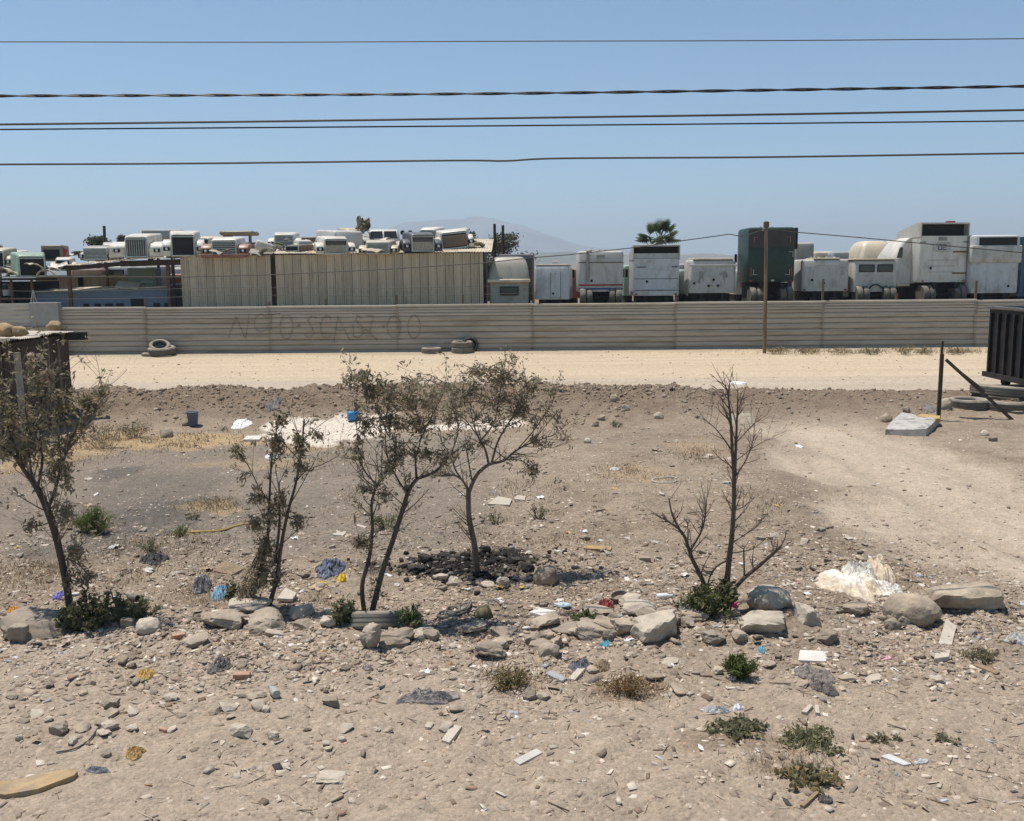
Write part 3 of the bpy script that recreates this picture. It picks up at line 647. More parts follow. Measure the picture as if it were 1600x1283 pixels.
def hood(name, label, px0, px1, pt, pb, Y, m, bars='v', L=1.5, rz=0.0, rx=0.0, ry=0.0, fm=None, nose=0.56, grille=True, fend=True, bump=None, screen=None):
    if px0 > 110:
        pm = (px0 + px1) / 2; Y = SY - 0.2
        for k in range(300):                              # rest on the roof: the farthest distance at which the base still lies on the sheets
            Y = SY - 0.2 + 0.015 * k; z = at(pm, pb, Y).z - YARD; d = Y - SY + 0.25
            zr_ = zz(pm) + 0.05 + 0.06 * d if pm < 284 else (eL + 0.05 + 0.066 * d if pm < 428 else eR + 0.05 + 0.1375 * d)
            if z < zr_ - 0.02: break
        Y = min(Y, SY + 4.3)
    a = at(px0, pb, Y); b = at(px1, pb, Y); w = (b.x - a.x); h = 1.15 * (at((px0 + px1) / 2, pt, Y).z - at((px0 + px1) / 2, pb, Y).z)
    t = empty(name, ((a.x + b.x) / 2, Y, (a.z + b.z) / 2), label, 'truck hood', 'truck hoods stored on the yard roofs', rz, rx, ry)
    nw = w * nose / 2; fm = fm or m
    def sec(y, hw, z0, z1, r):
        pts = [(-hw, y, z0)]
        for k in range(5):
            q = math.radians(180 - 90 * k / 4); pts.append((-hw * 0.96 + r + r * math.cos(q), y, z1 - r + r * math.sin(q)))
        for k in range(5):
            q = math.radians(90 - 90 * k / 4); pts.append((hw * 0.96 - r + r * math.cos(q), y, z1 - r + r * math.sin(q)))
        pts.append((hw, y, z0)); return pts
    r = min(0.12, h * 0.2)
    rings = [sec(0.0, nw * 0.97, 0.06, h * 0.80, r), sec(0.06, nw, 0.02, h * 0.86, r), sec(L * 0.5, nw * 1.12, h * 0.1, h * 0.95, r), sec(L, nw * 1.3, h * 0.2, h, r)]
    MB().loft(rings, cap0=not grille, cap1=True).build('hood_shell', m, t, smooth=True, ang=45)
    if grille:
        g = MB().box(-nw * 0.9, nw * 0.9, 0.03, 0.05, 0.09, h * 0.74).build('grille', M_CORE if bars != 'x' else M_BLACK, t)  # open fronts get a black plate painting the shade inside
        fr = MB(); e = 0.05
        fr.box(-nw * 0.93, nw * 0.93, -0.03, 0.028, h * 0.72, h * 0.72 + e).box(-nw * 0.93, nw * 0.93, -0.03, 0.028, 0.06, 0.06 + e).box(-nw * 0.93, -nw * 0.93 + e, -0.031, 0.027, 0.06 + e, h * 0.72).box(nw * 0.93 - e, nw * 0.93, -0.031, 0.027, 0.06 + e, h * 0.72)
        fr.build('grille_frame', M_CHROME if screen is None else screen, g)
        n = 9 if bars == 'v' else 7
        bb = MB()
        for k in range(n):
            u = (k + 0.5) / n
            if bars == 'v': bb.box(-nw * 0.86 + nw * 1.72 * u - 0.012, -nw * 0.86 + nw * 1.72 * u + 0.012, -0.02, 0.025, 0.115, h * 0.71)
            elif bars == 'h': z = 0.12 + (h * 0.71 - 0.12) * u; bb.box(-nw * 0.86, nw * 0.86, -0.02, 0.025, z - 0.014, z + 0.014)
        if bars in 'vh': tag(bb.build('grille_bars', M_CHROME, g), kind='stuff')
        if bars == 'm': MB().box(-nw * 0.84, nw * 0.84, -0.01, 0.02, 0.12, h * 0.5).build('radiator', mat('dusty_core', (0.34, 0.30, 0.23), 0.9, 0.3, 12), g)
    if fend:
        for s in (-1, 1):
            x0, x1 = sorted((s * nw * 0.98, s * w / 2))
            prof = [(0.02, 0.05), (0.0, h * 0.42), (0.16, h * 0.56), (L * 0.45, h * 0.66), (L * 0.8, h * 0.55), (L * 0.95, h * 0.2), (L * 0.82, h * 0.2), (L * 0.7, h * 0.38), (L * 0.45, h * 0.46), (L * 0.26, h * 0.34), (L * 0.2, 0.05)]
            MB().prism(prof, x0, x1, bev=min(0.05, h * 0.07)).build('fender', fm, t, smooth=True, ang=50)
            hl = MB().box(-0.16, 0.16, -0.04, 0.03, -0.09, 0.09, bev=0.02).build('headlight', M_BLACK, t); hl.location = ((x0 + x1) / 2, 0.0, h * 0.30)
            MB().lathe([(0.0, -0.012), (0.05, -0.01), (0.065, 0.0), (0.065, 0.02)], 12, axis='y', c=(0, -0.045, 0)).build('lens', M_LAMP, hl, smooth=True)
    if bump: MB().box(-w * 0.47, w * 0.47, -0.22, -0.06, -0.02, 0.16, bev=0.03).build('bumper', bump, t)
    return t
RYF = 50.2     # hoods near the eave
hood('truck_hood', 'white long-nosed hood with tall open vertical grille on the carport roof', 171, 258, 368, 404, 50.0, P_WHITE, 'v', 1.9, 0.06, nose=0.42)
hood('truck_hood', 'grey wire-grilled hood left of the tall white hood', 124, 176, 386, 408, 50.6, P_GREY, 'h', 1.2, -0.05, nose=0.8)
hood('truck_hood', 'white hood with hollow dark front right of the tall white hood', 256, 318, 364, 402, 50.2, P_WHITE, 'x', 1.7, 0.25, nose=0.6)
hood('truck_hood', 'white hood with red brown lower edge and wide louvred grille', 314, 388, 373, 402, 50.0, P_WHITE, 'h', 1.3, 0.08, fm=P_REDB, nose=0.55, bump=P_REDB)
hood('truck_hood', 'white hood with slatted grille set high on the roof behind the grey fender', 419, 470, 365, 389, 52.3, P_WHITE, 'h', 1.4, 0.12, nose=0.62)
hood('truck_hood', 'white square hood with pale mesh grille at the eave', 495, 556, 371, 399, 50.2, P_WHITE, 'm', 1.8, 0.3, nose=0.62)
hood('truck_hood', 'long white hood seen behind the mesh-grilled hood', 508, 582, 361, 390, 53.0, P_GREYW, 'x', 2.2, 0.5, nose=0.66, grille=False)
hood('truck_hood', 'low beige hood with wide grille and square lamps at the eave', 560, 622, 377, 399, 50.0, P_BEIGE, 'h', 1.1, 0.0, nose=0.62)
hood('truck_hood', 'dark navy hood with pale dusty radiator core', 630, 692, 365, 395, 50.4, P_NAVY, 'm', 1.5, 0.28, nose=0.62, screen=P_GREYW)
tl = hood('truck_hood', 'white hood tipped backwards showing its brown underside', 682, 742, 360, 390, 51.2, P_WHITE, 'x', 1.7, 0.1, fm=P_WHITE, nose=0.72, rx=0.0, ry=-0.10)
MB().box(-0.62, 0.66, -0.07, -0.02, 0.16, 0.72, bev=0.02).build('underside', P_BROWN, tl)
hood('truck_hood', 'white hood with ragged headlamp openings beside the mint green hood', 80, 118, 404, 424, 51.0, P_WHITE, 'x', 1.2, 0.3, nose=0.6)
hood('truck_hood', 'mint green hood with hollow grey front at the left of the yard', 23, 80, 398, 434, 49.6, P_MINT, 'x', 1.7, 0.55, fm=P_DOME, nose=0.7, fend=False)
hood('truck_hood', 'dusty beige hood at the very left edge of the yard', -40, 16, 390, 420, 50.6, P_BEIGE, 'x', 1.6, 0.2, nose=0.7)
hood('truck_hood', 'small white hood lying between the beige and the mint hoods', 8, 34, 394, 420, 53, P_WHITE, 'x', 1.2, 0.2, grille=False, fend=False, nose=0.9)
hood('truck_hood', 'cream hood half hidden between the hollow-fronted hood and the red-edged hood', 296, 336, 371, 392, 50, P_CREAM, 'x', 1.2, -0.3, nose=0.7)
hood('truck_hood', 'small grey hood on the upper roof left of the mesh-grilled hood', 462, 494, 376, 391, 50, P_GREYW, 'h', 1.0, 0.4, nose=0.7)
hood('truck_hood', 'rusty brown hood lying low between the slatted hood and the mesh-grilled hood', 440, 474, 383, 395, 50, P_BROWN, 'x', 1.0, -0.4, nose=0.8, fend=False)
hood('truck_hood', 'white hood with black grille tucked behind the navy hood', 648, 690, 357, 383, 50, P_WHITE, 'h', 1.2, -0.2, nose=0.66)
hood('truck_hood', 'beige hood high on the roof behind the white cab front', 536, 574, 358, 380, 50, P_BEIGE, 'x', 1.2, 0.5, nose=0.7)
hood('truck_hood', 'pale hood on the carport roof between the wire-grilled and the tall hoods', 160, 186, 381, 404, 50, P_GREYW, 'x', 1.0, 0.3, nose=0.8, fend=False)
hood('truck_hood', 'beige hood behind the hollow-fronted white hood', 236, 268, 362, 384, 50, P_BEIGE, 'x', 1.2, -0.3, nose=0.8, fend=False)
# arched fenders
def arch(px, py, rpx, Y, label, m, rz=0.0):
    p = at(px, py, Y); s = scl(p); R_ = rpx / s; mb = MB(); rings = []
    for k in range(13):
        a = math.pi * k / 12
        rings.append([(math.cos(a) * R_, y, math.sin(a) * R_ * 0.95) for y in (0, 0.55)] + [(math.cos(a) * (R_ - 0.05), y, math.sin(a) * (R_ - 0.05) * 0.95) for y in (0.55, 0)])
    o = mb.loft(rings).build('wheel_fender', m, loc=p, smooth=True); o.rotation_euler.z = rz
    return tag(o, label, 'fender', 'loose wheel fenders in the yard')
arch(71, 434, 14, 49.2, 'beige arched wheel fender below the mint hood on the right', P_BEIGE, 0.3)
arch(18, 433, 9, 49.2, 'beige arched wheel fender left of the mint hood', P_BEIGE, 0.2)
arch(3, 430, 12, 49.4, 'beige wheel fender cut by the left edge of the photograph', P_BEIGE, 0.1)
# steel rack carrying the leftmost hoods
rk = empty('storage_rack', (0, 49.4, YARD), 'low steel rack holding hoods at the left end of the yard', 'rack')
zr = at(20, 434, 49.4).z - YARD; xa = at(-60, 434, 49.4).x; xb = at(58, 434, 49.4).x
MB().box(xa, xb, -0.3, 2.2, zr - 0.14, zr - 0.02).build('deck', M_DARKWOOD, rk)
for p in (-55, 0, 20, 52):
    MB().beam((at(p, 434, 49.4).x, -0.2, -0.05), (at(p, 434, 49.4).x, -0.2, zr - 0.1), 0.1, 0.1).build('leg', M_RUST, rk)
MB().beam((xa, -0.2, 0.7), (xb, -0.2, 0.72), 0.06, 0.08).build('rail', M_RUST, rk)
MB().box(xa, xb, 2.3, 2.35, 0, zr - 0.2).build('deck_shade', M_BLACK, rk)  # black sheet painting the shade below the deck
tp = empty('pole_tripod', (at(53, 470, 48.9).x, 48.9, YARD), 'tripod of grey poles beside the low rack', 'tripod')
for dx in (-0.28, 0.0, 0.25): MB().beam((dx, 0.1 * dx, -0.02), (0.03 * dx, 0, 1.15), 0.05, 0.05).build('leg', P_GREYW, tp)
# heap of loose body panels between the hoods
rp = random.Random(31)
def body_panel(label, px, pb, wpx, m, group, Y=None):
    pm = px
    if Y is None:
        for k in range(300):
            Y = SY - 0.15 + 0.015 * k; z = at(pm, pb, Y).z - YARD; dd_ = Y - SY + 0.25
            zr_ = zz(pm) + 0.05 + 0.06 * dd_ if pm < 284 else (eL + 0.05 + 0.066 * dd_ if pm < 428 else eR + 0.05 + 0.1375 * dd_)
            if z < zr_: break
        Y = min(Y, SY + 5.0)
    p = at(px, pb, Y); w = wpx / scl(p); n = 7; vs = []; cv = rp.uniform(0.3, 1.3); asp = rp.uniform(0.5, 1.1); cut = rp.uniform(0.0, 0.5)
    for i in range(n):
        for j in range(n):
            u = i / (n - 1) - 0.5; v = j / (n - 1) - 0.5; a = u * cv * 2
            vs.append((math.sin(a) / max(cv * 2, 0.1) * w * 1.2 * (1 - cut * (v + 0.5)), v * w * asp, (math.cos(a) - math.cos(cv)) / max(cv, 0.3) * w * 0.42 + 0.03 * rp.uniform(-1, 1) + 0.05))
    for q in list(vs): vs.append((q[0] * 0.96, q[1] * 0.97, q[2] - 0.04))
    N2 = n * n; fs = [(i * n + j, (i + 1) * n + j, (i + 1) * n + j + 1, i * n + j + 1) for i in range(n - 1) for j in range(n - 1)]; fs += [tuple(N2 + k for k in reversed(q)) for q in fs]
    ed = [i * n for i in range(n)] + [(n - 1) * n + j for j in range(1, n)] + [i * n + n - 1 for i in range(n - 2, -1, -1)] + [j for j in range(n - 2, 0, -1)]
    fs += [(ed[k], N2 + ed[k], N2 + ed[(k + 1) % len(ed)], ed[(k + 1) % len(ed)]) for k in range(len(ed))]
    o = MB().add(vs, fs).build('body_panel', m, smooth=True, ang=40, loc=p + Vector((0, 0, 0.05))); o.rotation_euler = (rp.uniform(-0.5, 0.6), rp.uniform(-0.5, 0.5), rp.uniform(-1.5, 1.5))
    return tag(o, label, 'body panel', group)
PM = [P_WHITE, P_CREAM, P_GREYW, P_BEIGE, P_WHITE, P_DOME, P_BROWN, P_GREY, P_BEIGE]
for k in range(52):
    px = 125 + k * 12.1 + rp.uniform(-6, 6); pb = (403 if px < 284 else 399 if px < 428 else rp.choice([395, 391, 387, 383, 380])) - (rp.uniform(0, 6) if px < 428 else 0)
    body_panel('loose dusty body panel in the heap of hoods on the roofs', px, pb, rp.uniform(16, 36), rp.choice(PM), 'body panels heaped on the roofs')
for k in range(9): body_panel('loose dusty body panel heaped on the low rack at far left', 4 + k * 12, 428 - k * 0.6 + rp.uniform(-6, 0), rp.uniform(16, 28), rp.choice(PM), 'body panels on the low rack', 49.6 + rp.uniform(0, 1.6))
# loose panels and shells on the roofs
def shell(name, label, px0, px1, pt, pb, Y, m, D, cat, rz=0.0, ry=0.0, bev=0.06, inner=None):
    a = at(px0, pb, Y); b = at(px1, pb, Y); h = at(px0, pt, Y).z - a.z; w = b.x - a.x
    t = empty(name, ((a.x + b.x) / 2, Y, (a.z + b.z) / 2), label, cat, None, rz, 0, ry)
    MB().box(-w / 2, w / 2, 0, D, 0, h, bev=min(bev, h * 0.3)).build('shell', m, t, smooth=True, ang=50)
    if inner: MB().box(-w * 0.38, w * 0.36, -0.02, -0.002, h * 0.12, h * 0.72).build('opening', inner, t)
    return t
t = shell('cab_shell', 'olive brown cab shell standing behind the mint hood', 66, 98, 383, 408, 52, P_OLIVE, 1.2, 'cab shell', 0.15, inner=M_BLACK)
MB().box(0.30, 0.75, 0.1, 0.14, 0.35, 0.72, rot=(0, 0.6, 0)).build('red_flap', P_RED, t)
shell('crate', 'dark grey crate on the carport roof behind the tall white hood', 222, 284, 359, 376, 53.0, P_GREY, 1.4, 'crate', 0.05)
shell('metal_panel_stack', 'brown flat panels lying behind the roof between two white hoods', 468, 513, 370, 381, 54.0, P_BROWN, 1.0, 'panels', 0.03)
t = shell('folded_fender', 'grey folded fender leaning on the roof left of the slatted white hood', 396, 428, 378, 394, 50.8, P_GREYW, 0.9, 'fender', 0.2, 0.35, 0.12)
# brown cab frame: roof on pillars
p0 = at(345, 392, 51.5); cs = empty('scrap_cab', p0, 'brown open cab frame with flat roof standing on the shed', 'cab frame')
w = at(396, 392, 51.5).x - p0.x; hh = at(345, 361, 51.5).z - p0.z
MB().box(-0.05, w, 0, 1.4, hh - 0.22, hh, bev=0.08).build('roof', P_OLIVE, cs, smooth=True, ang=50)
for x_, wd in ((0.38, 0.5), (w - 0.17, 0.14)): MB().box(x_ - wd / 2, x_ + wd / 2, 0.05, 0.15, 0, hh - 0.2).build('pillar', P_BROWN, cs)
MB().box(0.2, w - 0.1, 0.04, 0.16, 0, hh * 0.35).build('sill', P_GREYW, cs); MB().box(0.2, w - 0.1, 1.2, 1.3, 0, hh * 0.45).build('back_panel', P_BROWN, cs)
# white cab nose with split windscreen on the roof
p0 = at(600, 384, 52.2); wc = empty('scrap_truck_nose', p0, 'white cab front with broken windscreen on the shed roof', 'cab front', rz=0.15)
w = 1.75; hh = at(600, 358, 52.2).z - p0.z
MB().loft([rr(w / 2, 0, 1.5, 0, 0.2), rr(w / 2, 0, 1.5, hh * 0.4, 0.2), rr(w / 2 * 0.9, 0.22, 1.5, hh * 0.92, 0.2), rr(w / 2 * 0.78, 0.4, 1.4, hh, 0.2)]).build('body', P_WHITE, wc, smooth=True, ang=45)
ws = MB().add([(0.02, 0.03, hh * 0.42), (w * 0.42, 0.03, hh * 0.42), (w * 0.38, 0.17, hh * 0.88), (0.02, 0.17, hh * 0.88)], [(0, 1, 2, 3)]); ws.add([(-w * 0.42, 0.03, hh * 0.42), (-0.06, 0.03, hh * 0.42), (-0.06, 0.17, hh * 0.88), (-w * 0.38, 0.17, hh * 0.88)], [(0, 1, 2, 3)])
for k, q in enumerate((0, 1)):
    one = MB().add(ws.v[4 * q:4 * q + 4], [(0, 1, 2, 3)]); one.build('windscreen', M_GLASS, wc, loc=(0, -0.02, 0))
MB().box(-w * 0.46, w * 0.46, -0.1, -0.01, 0.02, hh * 0.14, bev=0.02).build('bumper', M_BLACK, wc)
for px, py in ((629, 363.5), (641, 363.5), (678, 363.5)):
    p = at(px, py, 51.6); q = empty('round_mirror', (p.x, 51.6, p.z - 0.45), {629: 'black round mirror beside the white cab front', 641: 'black round mirror above the navy hood on the left', 678: 'grey round mirror between navy and tipped hoods'}[px], 'mirror', 'round mirrors on the shed roof')
    MB().lathe([(0, -0.03), (0.11, -0.025), (0.125, 0), (0.11, 0.03), (0, 0.035)], 14, axis='y', c=(0, 0, 0.45)).build('mirror_head', M_BLACK if px != 678 else P_GREY, q, smooth=True)
    MB().beam((0, 0.02, -0.35), (0, 0.02, 0.38), 0.02, 0.02).build('stem', M_BLACK, q)
# crumpled sheet on a stick
p = at(588, 372, 52.0); st = empty('crumpled_sheet', p, 'crumpled beige sheet metal raised on a thin stick above the shed', 'scrap metal')
a = at(567, 351, 52.0) - p
MB().beam((0, 0, -0.3), a, 0.035, 0.035).build('stick', M_WOOD, st)
mb = MB(); n = 9; vs = []
for i in range(n):
    for j in range(n):
        u = i / (n - 1) - 0.5; v = j / (n - 1) - 0.5
        vs.append((a.x + u * 0.55 + v * 0.22 + 0.12 * random.uniform(-1, 1), 0.30 * math.sin(5 * u + 4 * v) + 0.1 * random.uniform(-1, 1), a.z + v * 0.72 - u * 0.2 + 0.1 * random.uniform(-1, 1)))
mb.add(vs, [(i * n + j, i * n + j + 1, (i + 1) * n + j + 1, (i + 1) * n + j) for i in range(n - 1) for j in range(n - 1)])
mb.build('sheet', [P_OLIVE], st)
# -------------------------------------------------- cabs
def wheel(par, x, y, z, r, w=0.28):
    t_ = MB().lathe([(r * 0.55, -w / 2), (r * 0.93, -w / 2), (r, -w * 0.35), (r, w * 0.35), (r * 0.93, w / 2), (r * 0.55, w / 2)], 22, axis='x').build('wheel', M_RUBBER, par, smooth=True, ang=50); t_.location = (x, y, z)
    MB().lathe([(0.0, -w * 0.30), (r * 0.25, -w * 0.3), (r * 0.5, -w * 0.1), (r * 0.56, -w * 0.42), (r * 0.56, w * 0.42), (0.0, w * 0.4)], 18, axis='x').build('rim', M_CHROME, t_, smooth=True)
    return t_
def cab(label, px0, px1, pt, pb, Y, m, L=2.2, roof='flat', rz=0.0, rtop=None, r=0.14, lift=True, cat='truck cab', panels=True, taper=0.0, name='truck_cab', window=None, rm=None, fh=0.26, chassis=False, vents=()):
    """back of the cab faces the road; origin on the yard floor under its back"""
    a = at(px0, pb, Y); b = at(px1, pb, Y); w = b.x - a.x; cx = (a.x + b.x) / 2
    zb = at((px0 + px1) / 2, pb, Y).z - YARD; zt = at((px0 + px1) / 2, pt, Y).z - YARD; h = zt - zb
    t = empty(name, (cx, Y, YARD), label, cat, 'scrapped truck cabs lined up behind the fence', rz)
    hw = w / 2; t['_w'] = w; rm = rm or m
    D = dict(t=t, hw=hw, zb=zb, zt=zt, h=h, L=L)
    if roof == 'flat':
        rings = [rr(hw * 0.985, 0.02, L, zb, r), rr(hw, 0, L, zb + 0.08, r), rr(hw, 0, L, zt - 0.18, r), rr(hw * 0.975, 0.04, L - 0.04, zt - 0.06, r), rr(hw * 0.9, 0.14, L - 0.15, zt, r)]
    elif roof == 'dome':
        zs = zb + h * 0.46
        rings = [rr(hw * 0.94, 0.05, L, zb, r), rr(hw * 0.95, 0.05, L, zs - 0.02, r), rr(hw, -0.04, L, zs, r), rr(hw * 1.0, -0.04, L, zs + 0.10, r)]
        for k in range(1, 7):
            u = k / 6; rings.append(rr(hw * (0.97 - 0.40 * u ** 2.1), 0.0 + 0.55 * u ** 1.6, L - 0.9 * u ** 2, zs + 0.10 + (zt - zs - 0.10) * math.sin(u * math.pi / 2), r + 0.25 * u))
    else:
        zs = zt - h * fh
        rings = [rr(hw * 0.985, 0.02, L, zb, r), rr(hw, 0, L, zb + 0.08, r), rr(hw * (1 - taper), 0, L, zs, r)]
    MB().loft(rings).build('body', m, t, smooth=True, ang=40)
    D['zs'] = zs if roof != 'flat' else zt
    if roof == 'open':                                   # hollow wind fairing, open to the back
        th = 0.05; hw2 = hw * (1 - taper) + 0.02
        MB().prism([(0.0, zs - 0.05), (0.0, zt), (0.5, zt + 0.02), (L * 0.9, zs + 0.3), (L, zs - 0.05)], -hw2, -hw2 + th).build('fairing_side', rm, t)
        MB().prism([(0.0, zs - 0.05), (0.0, zt), (0.5, zt + 0.02), (L * 0.9, zs + 0.3), (L, zs - 0.05)], hw2 - th, hw2).build('fairing_side', rm, t)
        MB().prism([(0.02, zt - 0.07), (0.02, zt + 0.01), (0.5, zt + 0.03), (L * 0.92, zs + 0.32), (L, zs), (L - 0.1, zs), (L * 0.86, zs + 0.25), (0.48, zt - 0.05)], -hw2 + th, hw2 - th).build('roof_fairing', rm, t)
        MB().box(-hw2 + th + 0.01, hw2 - th - 0.01, 0.45, 0.5, zs + 0.003, zt - 0.09).build('fairing_inside', M_BLACK, t)  # black plate painting the shade inside the fairing
    if panels:
        pw = hw * 0.5; pz0 = zb + h * 0.12; pz1 = zb + h * (0.52 if roof != 'flat' else 0.8)
        MB().box(-pw, pw, -0.016, -0.002, pz0, pz1, bev=0.006).build('rear_panel', m, t)
        for s in (-1, 1): MB().box(s * hw * 0.74 - 0.16, s * hw * 0.74 + 0.16, -0.014, -0.002, pz0 + 0.1, pz1 - 0.05, bev=0.005).build('side_panel', m, t)
        hb = MB().beam((-pw * 0.6, -0.06, pz1 + 0.04), (pw * 0.6, -0.06, pz1 + 0.04), 0.03, 0.03); hb.box(-pw * 0.6, -pw * 0.6 + 0.03, -0.05, 0.0, pz1 + 0.03, pz1 + 0.05).box(pw * 0.6 - 0.03, pw * 0.6, -0.05, 0.0, pz1 + 0.03, pz1 + 0.05); hb.build('grab_rail', M_CHROME, t)
    for (vx, vz) in vents:
        MB().lathe([(0, -0.02), (0.06, -0.02), (0.07, 0.0)], 10, axis='y', c=(vx * hw, -0.02, zb + h * vz)).build('vent', M_BLACK, t)
    for s in (-1, 1):                                   # block or rails carrying the cab
        MB().box(s * hw * 0.45 - 0.09, s * hw * 0.45 + 0.09, -0.3 if chassis else 0.05, L + (1.5 if chassis else -0.05), max(zb - 0.32, 0.0), zb - 0.01).build('frame_rail', M_BLACK, t)
        if zb - 0.32 > 0: MB().box(s * hw * 0.45 - 0.2, s * hw * 0.45 + 0.2, 0.1, L - 0.1, 0, zb - 0.33).build('support_block', M_DARKWOOD, t)
    MB().box(-hw * 0.8, hw * 0.8, 0.35, L - 0.2, 0.02, zb - 0.03).build('underbody_shade', M_BLACK, t)  # black filler painting the shade beneath the cab
    if chassis:
        for s in (-1, 1):
            for yy in (0.1,): 
                wheel(t, s * hw * 0.78, yy, 0.5, 0.5, 0.30); wheel(t, s * hw * 0.78 - s * 0.34, yy, 0.5, 0.5, 0.28)
        MB().tube([(-hw * 0.8, 0.1, 0.5), (hw * 0.8, 0.1, 0.5)], 0.09, 8).build('axle', M_BLACK, t)
    if panels or chassis:
        for s in (-1, 1):
            mr_ = MB().box(-0.07, 0.07, -0.03, 0.03, -0.22, 0.22, bev=0.02).build('mirror', M_BLACK, t); mr_.location = (s * (hw + 0.16), L * 0.85, zb + h * 0.45)
            MB().beam((-s * 0.16, 0, 0.1), (0, 0, 0.1), 0.025, 0.025).build('mirror_arm', M_CHROME, mr_)
            MB().box(s * hw * 0.86 - 0.06, s * hw * 0.86 + 0.06, -0.05, -0.016, zb + 0.03, zb + 0.11, bev=0.01).build('tail_light', M_REDL, t)
        for k in range(3): MB().box(-0.3 + 0.3 * k - 0.04, -0.3 + 0.3 * k + 0.04, L * 0.5, L * 0.5 + 0.06, zt + 0.02, zt + 0.08, bev=0.01).build('marker_light', M_AMBER, t)
    if window:
        (wx0, wx1, wz0, wz1) = window
        f_ = MB().box(wx0 * hw, wx1 * hw, -0.035, -0.002, zb + h * wz0, zb + h * wz1, bev=0.012).build('rear_window', M_BLACK, t)
        MB().box(wx0 * hw + 0.05, wx1 * hw - 0.05, -0.042, -0.037, zb + h * wz0 + 0.05, zb + h * wz1 - 0.05).build('pane', M_GLASS, f_)
    return D
# C1 grey dome-roofed sleeper
D = cab('grey dome-roofed sleeper cab with dark rear window at the end of the tan shed', 763, 828, 401, 474, 49.4, P_DOME, 2.2, 'dome', panels=False, window=(-0.42, 0.46, 0.17, 0.36))
MB().box(-D['hw'] - 0.03, D['hw'] + 0.03, -0.16, 0.0, D['zs'] - 0.03, D['zs'] + 0.14, bev=0.05).build('eave_lip', P_CREAM, D['t'], smooth=True, ang=50)
D = cab('dark blue cab partly hidden behind the grey dome-roofed cab', 779, 835, 397, 470, 52.2, P_NAVY, 2.0, 'flat', panels=False, window=(0.45, 0.9, 0.68, 0.9))
# C2 white box sleeper with door
D = cab('plain white box sleeper with an outlined hatch door', 835, 890, 415, 468, 50.0, P_PALEB, 2.0, 'flat', rz=-0.14, panels=False)
hd = MB().box(-0.06, 0.44, -0.03, -0.002, D['zb'] + 0.12, D['zt'] - 0.35, bev=0.012).build('hatch_door', P_PALEB, D['t'])
fr = MB()
for (x0, x1, z0, z1) in ((-0.08, -0.06, 0.1, 1), (0.44, 0.46, 0.1, 1)): fr.box(x0, x1, -0.012, -0.001, D['zb'] + z0, D['zt'] - 0.33)
fr.box(-0.0599, 0.4399, -0.012, -0.0012, D['zb'] + 0.1, D['zb'] + 0.119).box(-0.0599, 0.4399, -0.012, -0.0012, D['zt'] - 0.349, D['zt'] - 0.33); fr.build('door_seal', M_BLACK, D['t'])
MB().box(0.02, 0.09, -0.06, -0.032, D['zt'] - 0.62, D['zt'] - 0.45).build('latch', M_CHROME, hd); MB().lathe([(0, -0.02), (0.05, -0.02), (0.06, 0)], 10, axis='y', c=(0.06, -0.03, D['zb'] + 0.3)).build('lock', M_BLACK, hd)
MB().box(-D['hw'] + 0.05, D['hw'] - 0.05, 0.05, 1.9, D['zt'] + 0.002, D['zt'] + 0.07, bev=0.03).build('roof_cap', P_CREAM, D['t'])
D = cab('dark red panelled cab squeezed behind the white box sleeper', 880, 906, 420, 466, 53.5, P_REDB, 1.6, 'flat', panels=False)
# C3 striped cab
D = cab('white sleeper cab with red and blue stripes across its back', 903, 974, 392, 456, 50.0, P_GREYW, 2.2, 'flat', rz=-0.02, chassis=True, vents=((-0.4, 0.27),))
for nm, m_, u in (('red_stripe', P_RED, 0.145), ('blue_stripe', P_BSTR, 0.055)):
    MB().box(-D['hw'] * 0.97, D['hw'] * 0.97, -0.026, -0.018, D['zb'] + D['h'] * u, D['zb'] + D['h'] * (u + 0.04)).build(nm, m_, D['t'])
MB().box(-0.22, 0.22, -0.03, -0.002, D['zt'] - 0.42, D['zt'] - 0.2, bev=0.012).build('vent_window', P_GREY, D['t'])
MB().box(-0.75, -0.62, -0.14, -0.02, D['zb'] + 0.5, D['zt'] + 0.02, bev=0.02).build('exhaust_stack', P_GREY, D['t'])
MB().box(-D['hw'], D['hw'], -0.05, -0.0, D['zb'] + D['h'] * 0.71, D['zb'] + D['h'] * 0.725).build('seam', M_BLACK, D['t'])
MB().lathe([(0, 0.1), (0.12, 0.08), (0.14, 0)], 10, c=(-0.55, 0.2, D['zt'])).build('beacon', P_CREAM, D['t'])
# C4 tall white with open fairing
D = cab('tall white sleeper cab with hollow wind fairing before the palm tree', 989, 1061, 383, 462, 50.0, P_PALEB, 2.4, 'open', rz=-0.03, fh=0.27, rm=P_GREYW, vents=((-0.4, 0.28),))
MB().box(-D['hw'] * 0.98, D['hw'] * 0.98, 0.12, 0.3, D['zs'] + 0.004, D['zs'] + 0.28).build('fairing_sill', P_GREYW, D['t'])
for x_ in (-0.85, 0.65): MB().box(x_ * D['hw'], (x_ + 0.4) * D['hw'] if x_ < 0 else (x_ + 0.3) * D['hw'], -0.05, -0.02, D['zb'] + D['h'] * 0.56, D['zb'] + D['h'] * 0.575).build('hinge', M_BLACK, D['t'])
for u in (0.1, 0.33): MB().box(-D['hw'] * 0.95, D['hw'] * 0.95, -0.024, -0.017, D['zb'] + D['h'] * u, D['zb'] + D['h'] * u + 0.025).build('seam', M_BLACK, D['t'])
